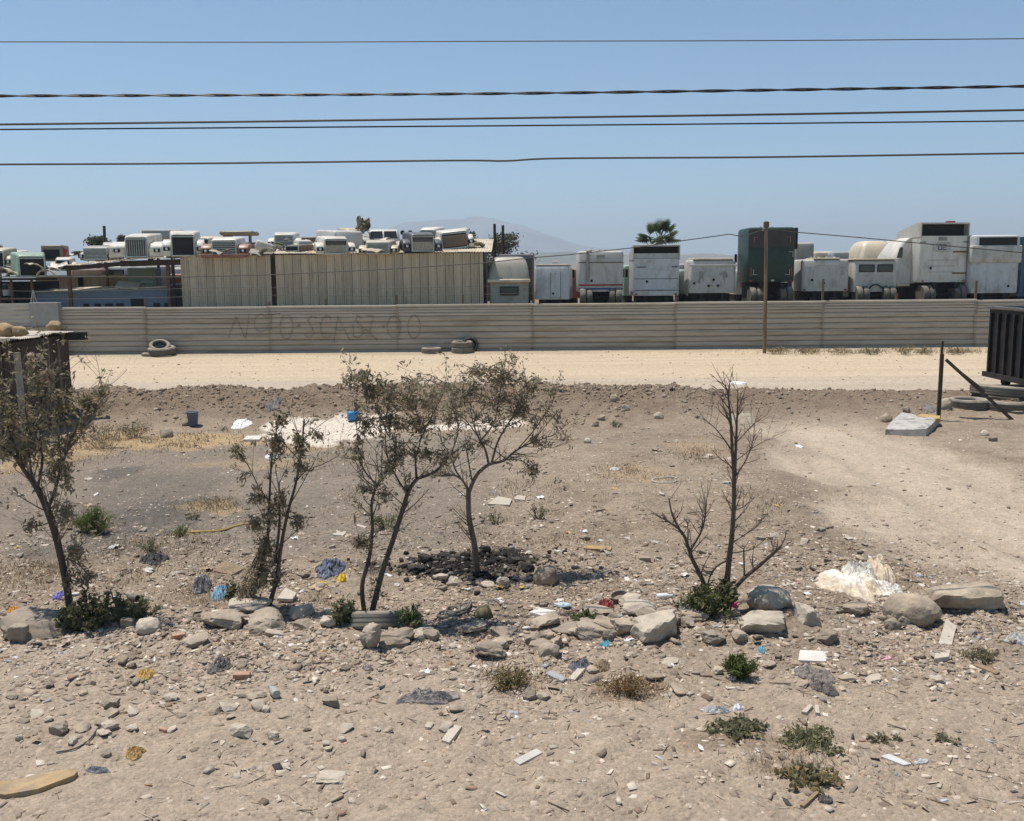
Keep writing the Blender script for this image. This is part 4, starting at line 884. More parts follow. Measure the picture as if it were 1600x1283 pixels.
# C5 low cab with peeling patches
D = cab('low white cab with grey peeling patches on its back', 1077, 1150, 406, 458, 49.8, P_GREYW, 1.8, 'flat', r=0.22, panels=False, vents=((-0.8, 0.3), (-0.18, 0.22), (0.22, 0.22), (0.03, 0.4)))
MB().box(-D['hw'] * 0.86, D['hw'] * 0.86, 0.0, 1.6, D['zt'] + 0.001, D['zt'] + 0.09, bev=0.04).build('roof_cap', P_CREAM, D['t'])
MB().box(-D['hw'] * 1.02, D['hw'] * 1.02, -0.05, 0.0, D['zb'] + D['h'] * 0.80, D['zb'] + D['h'] * 0.86, bev=0.02).build('drip_rail', P_GREYW, D['t'])
for cx_, pts in ((-0.5, [(-.22, -.3), (-.1, -.05), (-.12, .25), (0, .3), (.12, .25), (.1, -.05), (.14, -.35), (.04, -.1), (-.04, -.15), (-.08, -.42)]), (0.45, [(-.25, .1), (-.1, .28), (.12, .3), (.22, .05), (.18, -.1), (.1, -.02), (.05, -.4), (0, -.1), (-.1, .08)])):
    MB().add([(cx_ * D['hw'] + x_, -0.008, D['zb'] + D['h'] * 0.5 + z_ * 0.9) for x_, z_ in pts] + [(cx_ * D['hw'] + x_, 0.0, D['zb'] + D['h'] * 0.5 + z_ * 0.9) for x_, z_ in pts],
             [tuple(range(len(pts)))] + [(i, i + len(pts), (i + 1) % len(pts) + len(pts), (i + 1) % len(pts)) for i in range(len(pts))]).build('peeled_patch', P_GREY, D['t'])
MB().beam((-D['hw'] * 0.35, -0.04, D['zb'] + D['h'] * 0.52), (D['hw'] * 0.35, -0.04, D['zb'] + D['h'] * 0.52), 0.025, 0.03).build('grab_rail', M_CHROME, D['t'])
# C6 dark green tall sleeper on wheels
D = cab('tall dark green sleeper cab on double wheels behind the wooden pole', 1168, 1241, 355, 441, 49.6, P_GREEN, 2.4, 'flat', panels=False, chassis=True, r=0.1)
MB().box(-D['hw'] + 0.003, D['hw'] - 0.003, -0.022, 0.004, D['zb'] + D['h'] * 0.63, D['zt'] - 0.12).build('upper_panel', paint('grey_green_black', (0.032, 0.028, 0.028), 0.06), D['t'])
MB().box(D['hw'], D['hw'] + 0.16, 0.1, 0.9, D['zb'] + D['h'] * 0.6, D['zt'] - 0.02, bev=0.06).build('side_fairing', M_BLACK, D['t'])
for sx_ in (-1, 1):
    for (z0, top) in ((0.82, 1), (0.14, 0), (0.55, 1)):
        if z0 == 0.55 and sx_ < 0: continue
        g_ = 0.7 if z0 != 0.55 else 0.82
        o = MB().box(-0.12, 0.12, -0.006, 0, -0.012, 0.012); o.box(0.08 * sx_, 0.08 * sx_ + 0.03, -0.0065, 0, -0.26, -0.0121) if top else o.box(0.08 * sx_, 0.08 * sx_ + 0.03, -0.0065, 0, 0.0121, 0.26)
        q = o.build('reflector_mark', P_GREYW if z0 != 0.82 else P_REDB, D['t']); q.location = (sx_ * g_ * D['hw'], -0.024, D['zb'] + D['h'] * z0)
for sx_ in (-1, 1): MB().box(sx_ * 0.86 * D['hw'] - 0.03, sx_ * 0.86 * D['hw'] + 0.03, -0.03, -0.001, D['zb'] + 0.3, D['zb'] + 0.75).build('reflector_strip', M_REDL, D['t'])
MB().box(0.0, 0.16, -0.02, -0.001, D['zb'] + 0.05, D['zb'] + 0.13).build('number_plate', P_CREAM, D['t'])
MB().box(D['hw'] + 0.02, D['hw'] + 0.3, 1.6, 1.7, D['zb'] + 0.75, D['zb'] + 1.35, bev=0.03).build('mirror', P_MINT, D['t'])
# C7 white box sleeper rear
D = cab('white panelled sleeper box right of the dark green cab', 1252, 1325, 405, 455, 50.0, P_GREYW, 2.2, 'flat', rz=-0.06, vents=((-0.55, 0.35), (-0.05, 0.25)))
MB().box(-D['hw'] * 0.5, D['hw'] * 0.6, 0.02, 1.8, D['zt'] + 0.002, D['zt'] + 0.07, bev=0.03).build('roof_cap', P_CREAM, D['t'])
for q in range(4): MB().lathe([(0, 0.06), (0.05, 0.05), (0.06, 0)], 8, c=(-0.7 + q * 0.4, 0.25, D['zt'] + 0.07)).build('marker_light', P_CREAM, D['t'])
# C9 day cab with two windows
D = cab('small white day cab with two rear windows and a ribbed back', 1334, 1400, 406, 456, 49.8, P_GREYW, 1.6, 'flat', r=0.1, panels=False, chassis=True, window=(-0.8, -0.06, 0.62, 0.86))
f_ = MB().box(0.06 * D['hw'], 0.8 * D['hw'], -0.035, -0.002, D['zb'] + D['h'] * 0.62, D['zb'] + D['h'] * 0.86, bev=0.012).build('rear_window', M_BLACK, D['t'])
MB().box(0.06 * D['hw'] + 0.05, 0.8 * D['hw'] - 0.05, -0.042, -0.037, D['zb'] + D['h'] * 0.62 + 0.05, D['zb'] + D['h'] * 0.86 - 0.05).build('pane', M_GLASS, f_)
for q in range(4): MB().box(-D['hw'] * 0.82, D['hw'] * 0.82, -0.03, -0.001, D['zb'] + D['h'] * (0.14 + q * 0.115), D['zb'] + D['h'] * (0.14 + q * 0.115) + 0.05, bev=0.01).build('pressed_rib', P_GREYW, D['t'])
MB().box(-D['hw'] * 1.03, D['hw'] * 1.03, -0.07, 1.5, D['zt'] + 0.001, D['zt'] + 0.06, bev=0.025).build('roof_cap', P_CREAM, D['t'])
MB().tube([(-0.45 + 0.9 * k / 10, -0.1, D['zb'] + 0.05 + 0.33 * math.sin(math.pi * k / 10)) for k in range(11)], 0.035, 6).build('hoop', M_BLACK, D['t'])
# behind: cream dome, white dome, grey fairing, blue-grey van roof
cab('cream rounded roof fairing behind the small day cab', 1343, 1396, 376, 440, 54.0, P_CREAM, 2.4, 'dome', panels=False)
cab('white domed sleeper with small side windows behind the big 02 cab', 1390, 1440, 374, 445, 54.5, P_GREYW, 2.4, 'dome', panels=False, window=(-0.6, -0.3, 0.5, 0.6))
cab('grey smooth roof fairing just right of the dark green cab', 1240, 1271, 379, 440, 54.0, P_DOME, 1.8, 'flat', panels=False)
cab('blue grey van body in the second row behind the white sleeper box', 1300, 1352, 393, 440, 56.0, P_BLUEG, 2.6, 'flat', panels=False)
cab('flat cream-topped cab in the second row beside the blue grey van', 1270, 1304, 393, 440, 57.0, P_CREAM, 2.2, 'flat', panels=False)
# C12 big 02 cab, turned a little
D = cab('big white sleeper cab numbered 02 with hollow top fairing', 1434, 1512, 348, 441, 50.0, P_WHITE, 2.6, 'open', rz=0.10, fh=0.22, rm=P_GREYW, vents=((-0.55, 0.24),), chassis=True)
hw, zb, h, zs = D['hw'], D['zb'], D['h'], D['zs']; T_ = D['t']
MB().box(-0.62, 0.32, -0.03, -0.017, zb + h * 0.52, zb + h * 0.67, bev=0.01).build('number_panel', P_GREYW, T_)
def digit(x0, z0, w, hh_, segs):
    q = MB(); th = 0.03
    S = {'a': (x0, x0 + w, z0 + hh_ - th, z0 + hh_), 'd': (x0, x0 + w, z0, z0 + th), 'g': (x0 + th, x0 + w - th, z0 + hh_ / 2 - th / 2, z0 + hh_ / 2 + th / 2),
         'f': (x0, x0 + th, z0 + hh_ / 2, z0 + hh_ - th), 'e': (x0, x0 + th, z0 + th, z0 + hh_ / 2), 'b': (x0 + w - th, x0 + w, z0 + hh_ / 2, z0 + hh_ - th), 'c': (x0 + w - th, x0 + w, z0 + th, z0 + hh_ / 2)}
    for s_ in segs: q.box(S[s_][0], S[s_][1], -0.037, -0.031, S[s_][2], S[s_][3])
    q.build('painted_number', M_BLACK, T_)
digit(-0.36, zb + h * 0.545, 0.19, 0.28, 'abcdef'); digit(-0.12, zb + h * 0.545, 0.19, 0.28, 'abged')
MB().box(-0.35, 0.1, -0.04, -0.002, zb + h * 0.70, zb + h * 0.76, bev=0.012).build('vent_window', P_GREY, T_)
for u in (0.17, 0.27, 0.37): MB().box(-hw * 0.7, hw * 0.45, -0.026, -0.018, zb + h * u, zb + h * u + 0.025).build('seam', P_GREY, T_)
for u in (0.14, 0.5): MB().box(hw * 0.36, hw * 0.95, -0.045, -0.018, zb + h * u, zb + h * u + 0.07).build('rusty_strap', M_RUST, T_)
for s_ in (-1, 1): MB().box(s_ * hw * 0.9 - 0.2, s_ * hw * 0.9 + 0.14, -0.03, -0.015, zb + h * 0.67, zb + h * 0.675 + 0.02).build('hinge', M_BLACK, T_)
# its cab front part and door on the left flank
MB().loft([rr(0.75, 0.9, 3.0, zb - 0.05, 0.2, cx=-hw - 0.10), rr(0.75, 0.9, 3.1, zb + h * 0.45, 0.2, cx=-hw - 0.08), rr(0.62, 0.9, 2.6, zb + h * 0.66, 0.2, cx=-hw + 0.02), rr(0.4, 0.9, 2.0, zb + h * 0.76, 0.15, cx=-hw + 0.2)]).build('cab_front', P_WHITE, T_, smooth=True, ang=45)
dw = MB().add([(-hw - 0.80, 0.84, zb + h * 0.42), (-hw - 0.50, 0.84, zb + h * 0.42), (-hw - 0.48, 0.84, zb + h * 0.60), (-hw - 0.66, 0.84, zb + h * 0.60)], [(0, 1, 2, 3)]).build('side_window', M_GLASS, T_, loc=(0, 0.05, 0))
MB().box(-hw - 0.84, -hw - 0.03, 0.86, 0.899, zb - 0.2, zb - 0.06, bev=0.012).build('step', P_CREAM, T_)
MB().box(-hw - 0.95, -hw - 0.88, 1.5, 1.8, zb + 0.05, zb + 0.4, bev=0.02).build('flap', P_CREAM, T_)
MB().box(0.2, 0.55, 0.1, 0.4, D['zt'] + 0.0, D['zt'] + 0.09).build('red_cap', P_RED, T_)
# C13 rounded cab with open top
D = cab('rounded white cab with dark slot under its roof left of the blue container', 1514, 1592, 367, 458, 49.8, P_PALEB, 2.4, 'flat', r=0.25, panels=False, rz=0.03, vents=((0.55, 0.12),))
MB().box(-D['hw'] * 0.72, D['hw'] * 0.82, -0.02, 0.05, D['zt'] - 0.52, D['zt'] - 0.12, bev=0.02).build('fairing_slot', M_BLACK, D['t'])
MB().box(-D['hw'] * 1.02, D['hw'] * 1.02, -0.07, 0.3, D['zb'] + D['h'] * 0.52, D['zt'] - 0.53, bev=0.06).build('upper_cowl', P_GREYW, D['t'], smooth=True, ang=50)
MB().box(-D['hw'] * 0.36, D['hw'] * 0.55, -0.016, -0.001, D['zb'] + 0.15, D['zb'] + D['h'] * 0.5, bev=0.006).build('rear_panel', P_PALEB, D['t'])
for q in (0, 1): MB().box(0.35 + q * 0.2, 0.43 + q * 0.2, -0.03, -0.017, D['zb'] + 0.6 - q * 0.04, D['zb'] + 0.65 - q * 0.04).build('latch', M_CHROME, D['t'])
# C14 blue container
ct = empty('shipping_container', (at(1620, 460, 50.5).x, 50.5, YARD), 'blue corrugated container cut off by the right edge', 'container')
w = at(1650, 460, 50.5).x - at(1591, 460, 50.5).x; zt = at(1600, 370, 50.5).z - YARD
MB().box(-w / 2, w / 2, 0.05, 5.5, 0.35, zt, bev=0.02).build('box', P_BLUE, ct)
for k in range(7): MB().box(-w / 2 + 0.06 + k * 0.27, -w / 2 + 0.2 + k * 0.27, -0.0, 0.049, 0.55, zt - 0.15).build('corrugation', P_BLUE, ct)
MB().box(-w / 2, w / 2, 0.1, 5.4, 0.0, 0.34).build('skid', M_BLACK, ct)
# low clutter in the gaps
cab('mint green cab remnant between the tall white and the low white cabs', 1060, 1074, 421, 460, 52.0, P_MINT, 1.5, 'flat', panels=False)
cab('dark low cab remnant beside the low white cab with peeling patches', 1060, 1080, 412, 462, 55.0, P_GREY, 1.5, 'flat', panels=False)
cab('white pickup cab far back left of the dark green cab', 1148, 1172, 422, 460, 54.0, P_GREYW, 1.8, 'flat', panels=False, window=(-0.2, 0.3, 0.4, 0.85))
cab('green van front between the striped cab and the tall white cab', 974, 990, 414, 462, 54.0, P_MINT, 2.0, 'flat', panels=False)
cab('dark maroon cab seen through the gap at the carport end', 262, 287, 428, 470, 55.5, P_REDB, 2.0, 'flat', panels=False)
cab('white cab far back under the carport between posts', 268, 284, 418, 440, 58, P_WHITE, 2.0, 'flat', panels=False)
cab('white pickup cab seen in the gap between shed sections', 420, 440, 421, 466, 57.5, P_WHITE, 2.0, 'flat', panels=False, window=(-0.6, 0.6, 0.5, 0.85))
cab('pale blue car under the storage rack at far left', 3, 16, 443, 462, 51.3, P_PALEB, 0.9, 'flat', panels=False, window=(-0.7, 0.7, 0.5, 0.85))
cab('brown lorry body added to darken the gap behind the carport posts', 112, 160, 420, 452, 57, P_BROWN, 2.4, 'flat', panels=False)  # this and the next two bodies added to dim the bright carport gap
cab('dusty white lorry cab added to close the bright gap behind the carport centre', 158, 208, 416, 452, 58, P_GREYW, 2.4, 'flat', panels=False, window=(-0.5, 0.5, 0.55, 0.85))
cab('dark lorry body added to darken the gap behind the right end of the carport', 228, 268, 415, 452, 60, P_GREY, 2.4, 'flat', panels=False)
# ================================================================== POLE, WIRES, DUMPSTER, TYRES
pp = gnd(1194.5, 552); pole = empty('wooden_pole', pp, 'slim brown wooden pole standing on the road before the fence', 'pole')
top = at(1197.5, 346, pp.y) - pp
MB().tube([(0, 0, -0.4), (top.x * 0.5 + 0.01, 0, top.z * 0.5), (top.x, 0, top.z)], [0.085, 0.08, 0.07], 10).build('shaft', mat('pole_wood', (0.20, 0.135, 0.062), 0.9, 0.25, 3, 0.3, 30, stretch=(5, 5, 0.4), col2=(0.12, 0.08, 0.04)), pole, smooth=True, ang=50)
MB().box(top.x - 0.11, top.x + 0.11, -0.11, 0.11, top.z - 0.26, top.z - 0.02, bev=0.02).build('cap_block', mat('pole_top', (0.10, 0.08, 0.06), 0.9), pole)
MB().lathe([(0.0, 0.16), (0.03, 0.15), (0.05, 0.08), (0.03, 0.04), (0.05, 0.0), (0, 0)], 10, c=(top.x - 0.13, -0.06, top.z - 0.42)).build('insulator', M_CHROME, pole, smooth=True)
def wire(name, label, pts, Y, r, m, n=5, ext=None, group=None):
    P = [at(a, b, Y) for a, b in pts]
    Q = []
    for a, b in zip(P[:-1], P[1:]):
        k = 6
        for i in range(k): Q.append(a.lerp(b, i / k))
    Q.append(P[-1])
    if ext:
        d0 = (Q[0] - Q[6]).normalized(); d1 = (Q[-1] - Q[-7]).normalized()
        Q = [Q[0] + d0 * ext] + Q + [Q[-1] + d1 * ext]
    return tag(MB().tube(Q, r, n).build(name, m), label, 'wire', group)
wire('service_wire', 'thin dark wire strung to the wooden pole across the front of the yard', [(-60, 432), (120, 433), (284, 433), (430, 429), (600, 421), (755, 411), (840, 402), (890, 398), (1000, 386), (1060, 377), (1140, 366), (1156, 369), (1172, 366), (1197, 357.5), (1245, 363), (1340, 371), (1420, 378.5), (1520, 388), (1680, 402)], pp.y - 0.16, 0.022, M_WIRE)
G_ = 'overhead cables crossing the sky'
# twisted bundle
pts = [at(a, b, 10.0) for a, b in ((-260, 152), (0, 150), (400, 148.5), (800, 146), (1200, 141), (1600, 135), (1860, 131))]
def spl(P, n=60):
    out = []
    for i in range(len(P) - 1):
        p0 = P[max(i - 1, 0)]; p1 = P[i]; p2 = P[i + 1]; p3 = P[min(i + 2, len(P) - 1)]
        for k in range(n):
            t_ = k / n; out.append(0.5 * ((2 * p1) + (p2 - p0) * t_ + (2 * p0 - 5 * p1 + 4 * p2 - p3) * t_ ** 2 + (-p0 + 3 * p1 - 3 * p2 + p3) * t_ ** 3))
    out.append(P[-1]); return out
S = spl(pts, 70)
tb = empty('twisted_cable', S[0], 'thick twisted black cable, second from the top of the sky', 'cable', G_)
for ph in (0, math.pi):
    Q = [p - S[0] + Vector((0, math.cos(2 * math.pi * p.x / 0.9 + ph), math.sin(2 * math.pi * p.x / 0.9 + ph))) * 0.0085 for p in S]
    MB().tube(Q, 0.0085, 5).build('strand', mat('black_cable', (0.016, 0.015, 0.016), 0.5, 0.15), tb, smooth=True)
def cable(label, pxs, Y, r, m):
    return tag(MB().tube(spl([at(a, b, Y) for a, b in pxs], 12), r, 6).build('overhead_wire', m, smooth=True), label, 'wire', G_)
cable('thin top wire highest in the sky', ((-260, 67), (0, 65.5), (400, 66), (800, 64.5), (1200, 63.5), (1600, 60.5), (1860, 58)), 11.0, 0.0055, M_WIRE2)
cable('upper of the close pair of wires in mid sky', ((-260, 197), (0, 194.5), (400, 190), (800, 184.5), (1200, 179), (1600, 172), (1860, 167)), 10.2, 0.0115, M_WIRE2)
cable('lower of the close pair of wires in mid sky', ((-260, 205), (0, 202.5), (400, 199.5), (800, 196.5), (1200, 193), (1600, 189), (1860, 186)), 10.2, 0.0080, MATS['black_cable'])
cable('lowest of the overhead wires with a slight kink near the middle', ((-260, 259), (0, 257), (300, 255.5), (700, 251), (790, 251.5), (880, 247.5), (1200, 245.5), (1600, 239.5), (1860, 236)), 10.4, 0.0105, M_WIRE2)
# ---- dumpster
dp = empty('roll_off_dumpster', (15.55, 25.4, hz(15.6, 28)), 'black open-topped steel dumpster with ribbed sides at the right edge', 'dumpster')
M_DUMP = mat('black_steel', (0.009, 0.008, 0.008), 0.6, 0.3, 4, col2=(0.03, 0.02, 0.015), amt=0.25); M_DIN = mat('rusty_inside', (0.09, 0.045, 0.03), 0.9, 0.3)
Ld, Wd, Hd = 5.9, 2.5, 2.42
MB().box(0, Wd, 0, Ld, 0.28, 0.40).build('floor', M_DUMP, dp)
for nm, b in (('side_wall', (0, 0.06, 0, Ld)), ('side_wall', (Wd - 0.06, Wd, 0, Ld)), ('end_wall', (0.061, Wd - 0.061, 0, 0.06)), ('end_wall', (0.061, Wd - 0.061, Ld - 0.06, Ld))):
    MB().box(b[0], b[1], b[2], b[3], 0.401, Hd).build(nm, [M_DUMP], dp)
MB().box(0.063, 0.066, 0.062, Ld - 0.062, 0.41, Hd - 0.02).build('lining', M_DIN, dp); MB().box(Wd - 0.066, Wd - 0.063, 0.062, Ld - 0.062, 0.41, Hd - 0.02).build('lining', M_DIN, dp); MB().box(0.07, Wd - 0.07, Ld - 0.066, Ld - 0.063, 0.41, Hd - 0.02).build('lining', M_DIN, dp)
for k in range(12):
    y = 0.25 + k * 0.49
    MB().box(-0.09, -0.002, y, y + 0.09, 0.40, Hd - 0.12, bev=0.01).build('rib', M_DUMP, dp)
for k in range(5): MB().box(0.2 + k * 0.5, 0.29 + k * 0.5, -0.09, -0.002, 0.4, Hd - 0.12, bev=0.01).build('rib', M_DUMP, dp)
M_RIM = mat('worn_rim', (0.11, 0.10, 0.09), 0.45, 0.3, 8)
MB().box(-0.10, 0.07, -0.1, Ld + 0.1, Hd + 0.001, Hd + 0.10, bev=0.02).build('rim', M_RIM, dp); MB().box(Wd - 0.07, Wd + 0.1, -0.1, Ld + 0.1, Hd + 0.001, Hd + 0.10, bev=0.02).build('rim', M_RIM, dp); MB().box(0.071, Wd - 0.071, Ld - 0.07, Ld + 0.1, Hd + 0.001, Hd + 0.098, bev=0.02).build('rim', M_RIM, dp)
MB().box(-0.1, 0.02, -0.1, Ld + 0.1, 0.22, 0.39, bev=0.02).build('bottom_rail', M_DUMP, dp)
for yy in (0.6, Ld - 0.6):
    for xx in (0.35, Wd - 0.35): q = MB().lathe([(0.02, -0.1), (0.14, -0.1), (0.14, 0.1), (0.02, 0.1)], 14, axis='x').build('roller', M_BLACK, dp); q.location = (xx, yy, 0.14)
# ---- tyres
def tyre_mesh(R_, w, seed=0):
    mb = MB(); prof = []
    n = 14
    for k in range(n):
        a = 2 * math.pi * k / n; cr = (R_ - R_ * 0.62) / 2; cx_ = R_ - cr
        ca, sa = math.cos(a), math.sin(a); e = 0.55
        prof.append((cx_ + cr * (abs(ca) ** e) * (1 if ca >= 0 else -1) * (1 if ca >= 0 else 0.75), (w / 2) * (abs(sa) ** e) * (1 if sa >= 0 else -1)))
    mb.lathe(prof, 30, closed=True)
    for gz in (-0.25, 0.0, 0.25):                        # tread grooves as raised bands
        mb.lathe([(R_ * 0.985, gz * w - w * 0.085), (R_ * 1.018, gz * w - w * 0.08), (R_ * 1.018, gz * w + w * 0.08), (R_ * 0.985, gz * w + w * 0.085)], 30, closed=True)
    return mb
M_TYRE = mat('tyre_dusty', (0.075, 0.068, 0.06), 0.9, 0.25, 4, 0.3, 40, dust=0.75, dustcol=(0.40, 0.335, 0.255)); M_TYRE2 = mat('tyre_pale', (0.14, 0.125, 0.10), 0.9, 0.2, 4, 0.3, 40, dust=0.6); M_TYREB = mat('tyre_black', (0.018, 0.017, 0.017), 0.8, 0.2, 4, dust=0.2)
def tyre(px, py, wpx, label, m=M_TYRE, rot=(0, 0, 0), up=0.0, ratio=0.29, emb=0.03, name='old_tyre'):
    p = gnd(px, py); R_ = wpx / scl(p) / 2; w = R_ * 2 * ratio
    o = tyre_mesh(R_, w).build(name, m, smooth=True, ang=55)
    tilt = abs(math.sin(rot[0])) + abs(math.sin(rot[1]))
    o.location = (p.x, min(p.y + R_ * 0.9 * abs(math.cos(rot[0])), FY - 0.14 - (R_ if abs(rot[0]) < 1 else w / 2)), p.z + w / 2 * max(abs(math.cos(rot[0])), 0.2) + R_ * min(tilt, 1) + up - emb); o.rotation_euler = rot
    return tag(o, label, 'tyre', 'old tyres lying about the lot')
tyre(248, 553, 34, 'tyre half sunk in the sand left of the leaning tyre by the fence', M_TYRE, (0, 0, 0), emb=0.14, ratio=0.25)
tyre(262, 553, 40, 'lower dusty tyre of the small pile by the fence on the left', M_TYRE, (0.12, 0, 0))
tyre(263, 548, 30, 'tyre leaning on top of the small pile by the left fence', M_TYRE, (0.5, 0.2, 0), up=-0.12)
tyre(674, 551.5, 31, 'single pale tyre flat on the road beside the fence', M_TYRE2, (0, 0, 0), ratio=0.3)
tyre(722, 551.5, 33, 'bottom tyre of the pair stacked by the fence', M_TYRE2, (0, 0, 0))
tyre(722, 550.8, 32, 'top tyre of the pair stacked by the fence', M_TYRE2, (0.04, 0, 0), up=0.27)
tyre(735, 548, 26, 'black tyre standing against the fence behind the stacked pair', M_TYREB, (1.35, 0, 0.3), emb=0.12)
tyre(1526, 641, 62, 'tyre lying flat beside the leaning plank on the right', M_TYRE, (0.0, 0, 0), ratio=0.27)
tyre(1590, 645, 88, 'lower big tyre of the heap before the black dumpster', M_TYRE, (0.04, 0, 0), ratio=0.2)
tyre(1578, 636, 84, 'upper tilted tyre of the heap before the black dumpster', M_TYRE, (-0.06, 0.09, 0), up=0.13, ratio=0.2)
tyre(1592, 647, 30, 'small tyre piece at the foot of the heap at the right edge', M_TYRE, (0.0, 0, 0), ratio=0.22)
t_ = tyre(583, 985, 86, 'smooth grey tyre tipped towards the camera below the forked tree', mat('tyre_grey', (0.185, 0.17, 0.14), 0.9, 0.15, 4, 0.2, 40, dust=0.45), (-0.36, 0, 0.02), ratio=0.33, emb=0.16)
tyre(640, 823, 32, 'thin black tyre half buried right of the forked tree', M_TYRE, (0.05, 0, 0), ratio=0.22, emb=0.07)
# ---- post, leaning plank, mattress
p = gnd(1466, 657); po = empty('broken_post', p, 'thin dark post standing by the grey mattress', 'post')
MB().beam((0, 0, -0.3), at(1472, 553, p.y) - p, 0.085, 0.06).build('post_lower', M_DARKWOOD, po); MB().beam(at(1470.5, 560, p.y + 0.06) - p, at(1473, 533, p.y + 0.06) - p, 0.05, 0.045).build('post_splint', M_DARKWOOD, po)
a = gnd(1584, 655); b = at(1478, 562, a.y + 0.5)
lp = MB().beam((0, 0, -0.05), b - a, 0.11, 0.08).build('leaning_plank', mat('brown_plank', (0.085, 0.06, 0.045), 0.9, 0.3, 4, 0.3), loc=a); tag(lp, 'dark plank leaning from the ground up to the broken post', 'plank')
br = MB().beam((b - a) * 0.48 + Vector((0.05, -0.06, 0)), (b - a) * 0.76 + Vector((-0.03, -0.06, 0.02)), 0.1, 0.05).build('batten', MATS['brown_plank'], lp)
def slab_poly(mb, pts, z0, z1, m=0, jit=0.0):
    n = len(pts); mb.add([(x, y, z0) for x, y in pts] + [(x * 0.97, y * 0.97, z1 + random.uniform(-jit, jit)) for x, y in pts], [tuple(reversed(range(n))), tuple(range(n, 2 * n))] + [(i, (i + 1) % n, n + (i + 1) % n, n + i) for i in range(n)], m); return mb
q = [gnd(x, y) for x, y in ((1383, 680), (1447, 682), (1468, 662), (1408, 653))]; c = sum(q, Vector()) / 4
mt = empty('mattress', c, 'flat grey mattress with torn yellow foam lying beside the post', 'mattress')
vs = []; nn = 9
for i in range(nn):
    for j in range(nn):
        u = i / (nn - 1); v = j / (nn - 1); pt = (q[0].lerp(q[1], u)).lerp(q[3].lerp(q[2], u), v) - c
        e = min(u, 1 - u, v, 1 - v) * 8; vs.append((pt.x, pt.y, hz(pt.x + c.x, pt.y + c.y) - c.z + 0.17 * min(1, e ** 0.5) + 0.05 * float(fbm(u * 4, v * 4, 2, 5)) + 0.05 * u))
fs = [(i * nn + j, (i + 1) * nn + j, (i + 1) * nn + j + 1, i * nn + j + 1) for i in range(nn - 1) for j in range(nn - 1)]
k0 = len(vs); edge = [i * nn for i in range(nn)] + [(nn - 1) * nn + j for j in range(1, nn)] + [i * nn + nn - 1 for i in range(nn - 2, -1, -1)] + [j for j in range(nn - 2, 0, -1)]
for e_ in edge: vs.append((vs[e_][0], vs[e_][1], vs[e_][2] - 0.05))
for i in range(len(edge)): vs[edge[i]] = (vs[edge[i]][0], vs[edge[i]][1], vs[edge[i]][2] + 0.13)
fs += [(edge[i], edge[(i + 1) % len(edge)], k0 + (i + 1) % len(edge), k0 + i) for i in range(len(edge))]
MB().add(vs, fs).build('pad', mat('grey_ticking', (0.40, 0.37, 0.33), 0.9, 0.2, 5, 0.3, 12, col2=(0.2, 0.18, 0.16), amt=0.35, s2=4), mt, smooth=True, ang=50)
fo = gnd(1452, 664) - c
mb = MB(); slab_poly(mb, [(0.26 * math.cos(t) * (1 + 0.2 * math.sin(3 * t)), 0.36 * math.sin(t)) for t in [k * 0.45 for k in range(14)]], 0.12, 0.23, jit=0.02); o = mb.build('torn_foam', mat('yellow_foam', (0.42, 0.28, 0.11), 0.9, 0.2, 8, 0.4), mt); o.location = (fo.x, fo.y, 0)
# ---- yellow wooden board at the berm, bucket, jerrycan
p = gnd(1162, 664); o = MB().box(-0.33, 0.33, -0.3, 0.3, 0.0, 0.05, rot=(0.42, 0, 0.03)).build('wooden_board', mat('board_grey', (0.30, 0.25, 0.18), 0.9, 0.2), loc=p + Vector((0, 0.2, 0.06))); tag(o, 'dark-edged wooden board propped on the slope behind the bare tree', 'board')
p = gnd(302, 666); bk = empty('bucket', p, 'dark blue bucket standing before the dirt bank', 'bucket')
MB().lathe([(0.0, 0.02), (0.11, 0.02), (0.145, 0.36), (0.16, 0.37), (0.15, 0.38), (0.13, 0.36), (0.10, 0.05), (0, 0.05)], 18).build('pail', mat('blue_plastic', (0.06, 0.11, 0.145), 0.6, 0.2, dust=0.3), bk, smooth=True, ang=50)
MB().tube([(0.15 * math.cos(t), 0.15 * math.sin(t) * 0.25 - 0.05, 0.36 - 0.10 * math.sin(t)) for t in [math.pi * k / 10 for k in range(11)]], 0.008, 5).build('handle', M_CHROME, bk)
p = gnd(553, 657); jc = empty('jerrycan', p, 'bright blue plastic jug on the white spill behind the trees', 'jug', rz=0.4)
MB().box(-0.16, 0.16, -0.1, 0.1, 0, 0.24, bev=0.05).build('body', mat('blue_jug', (0.05, 0.20, 0.42), 0.4, 0.1), jc, smooth=True, ang=50); MB().lathe([(0.04, 0.24), (0.04, 0.3), (0, 0.3)], 10, c=(0.08, 0, 0)).build('spout', MATS['blue_jug'], jc)
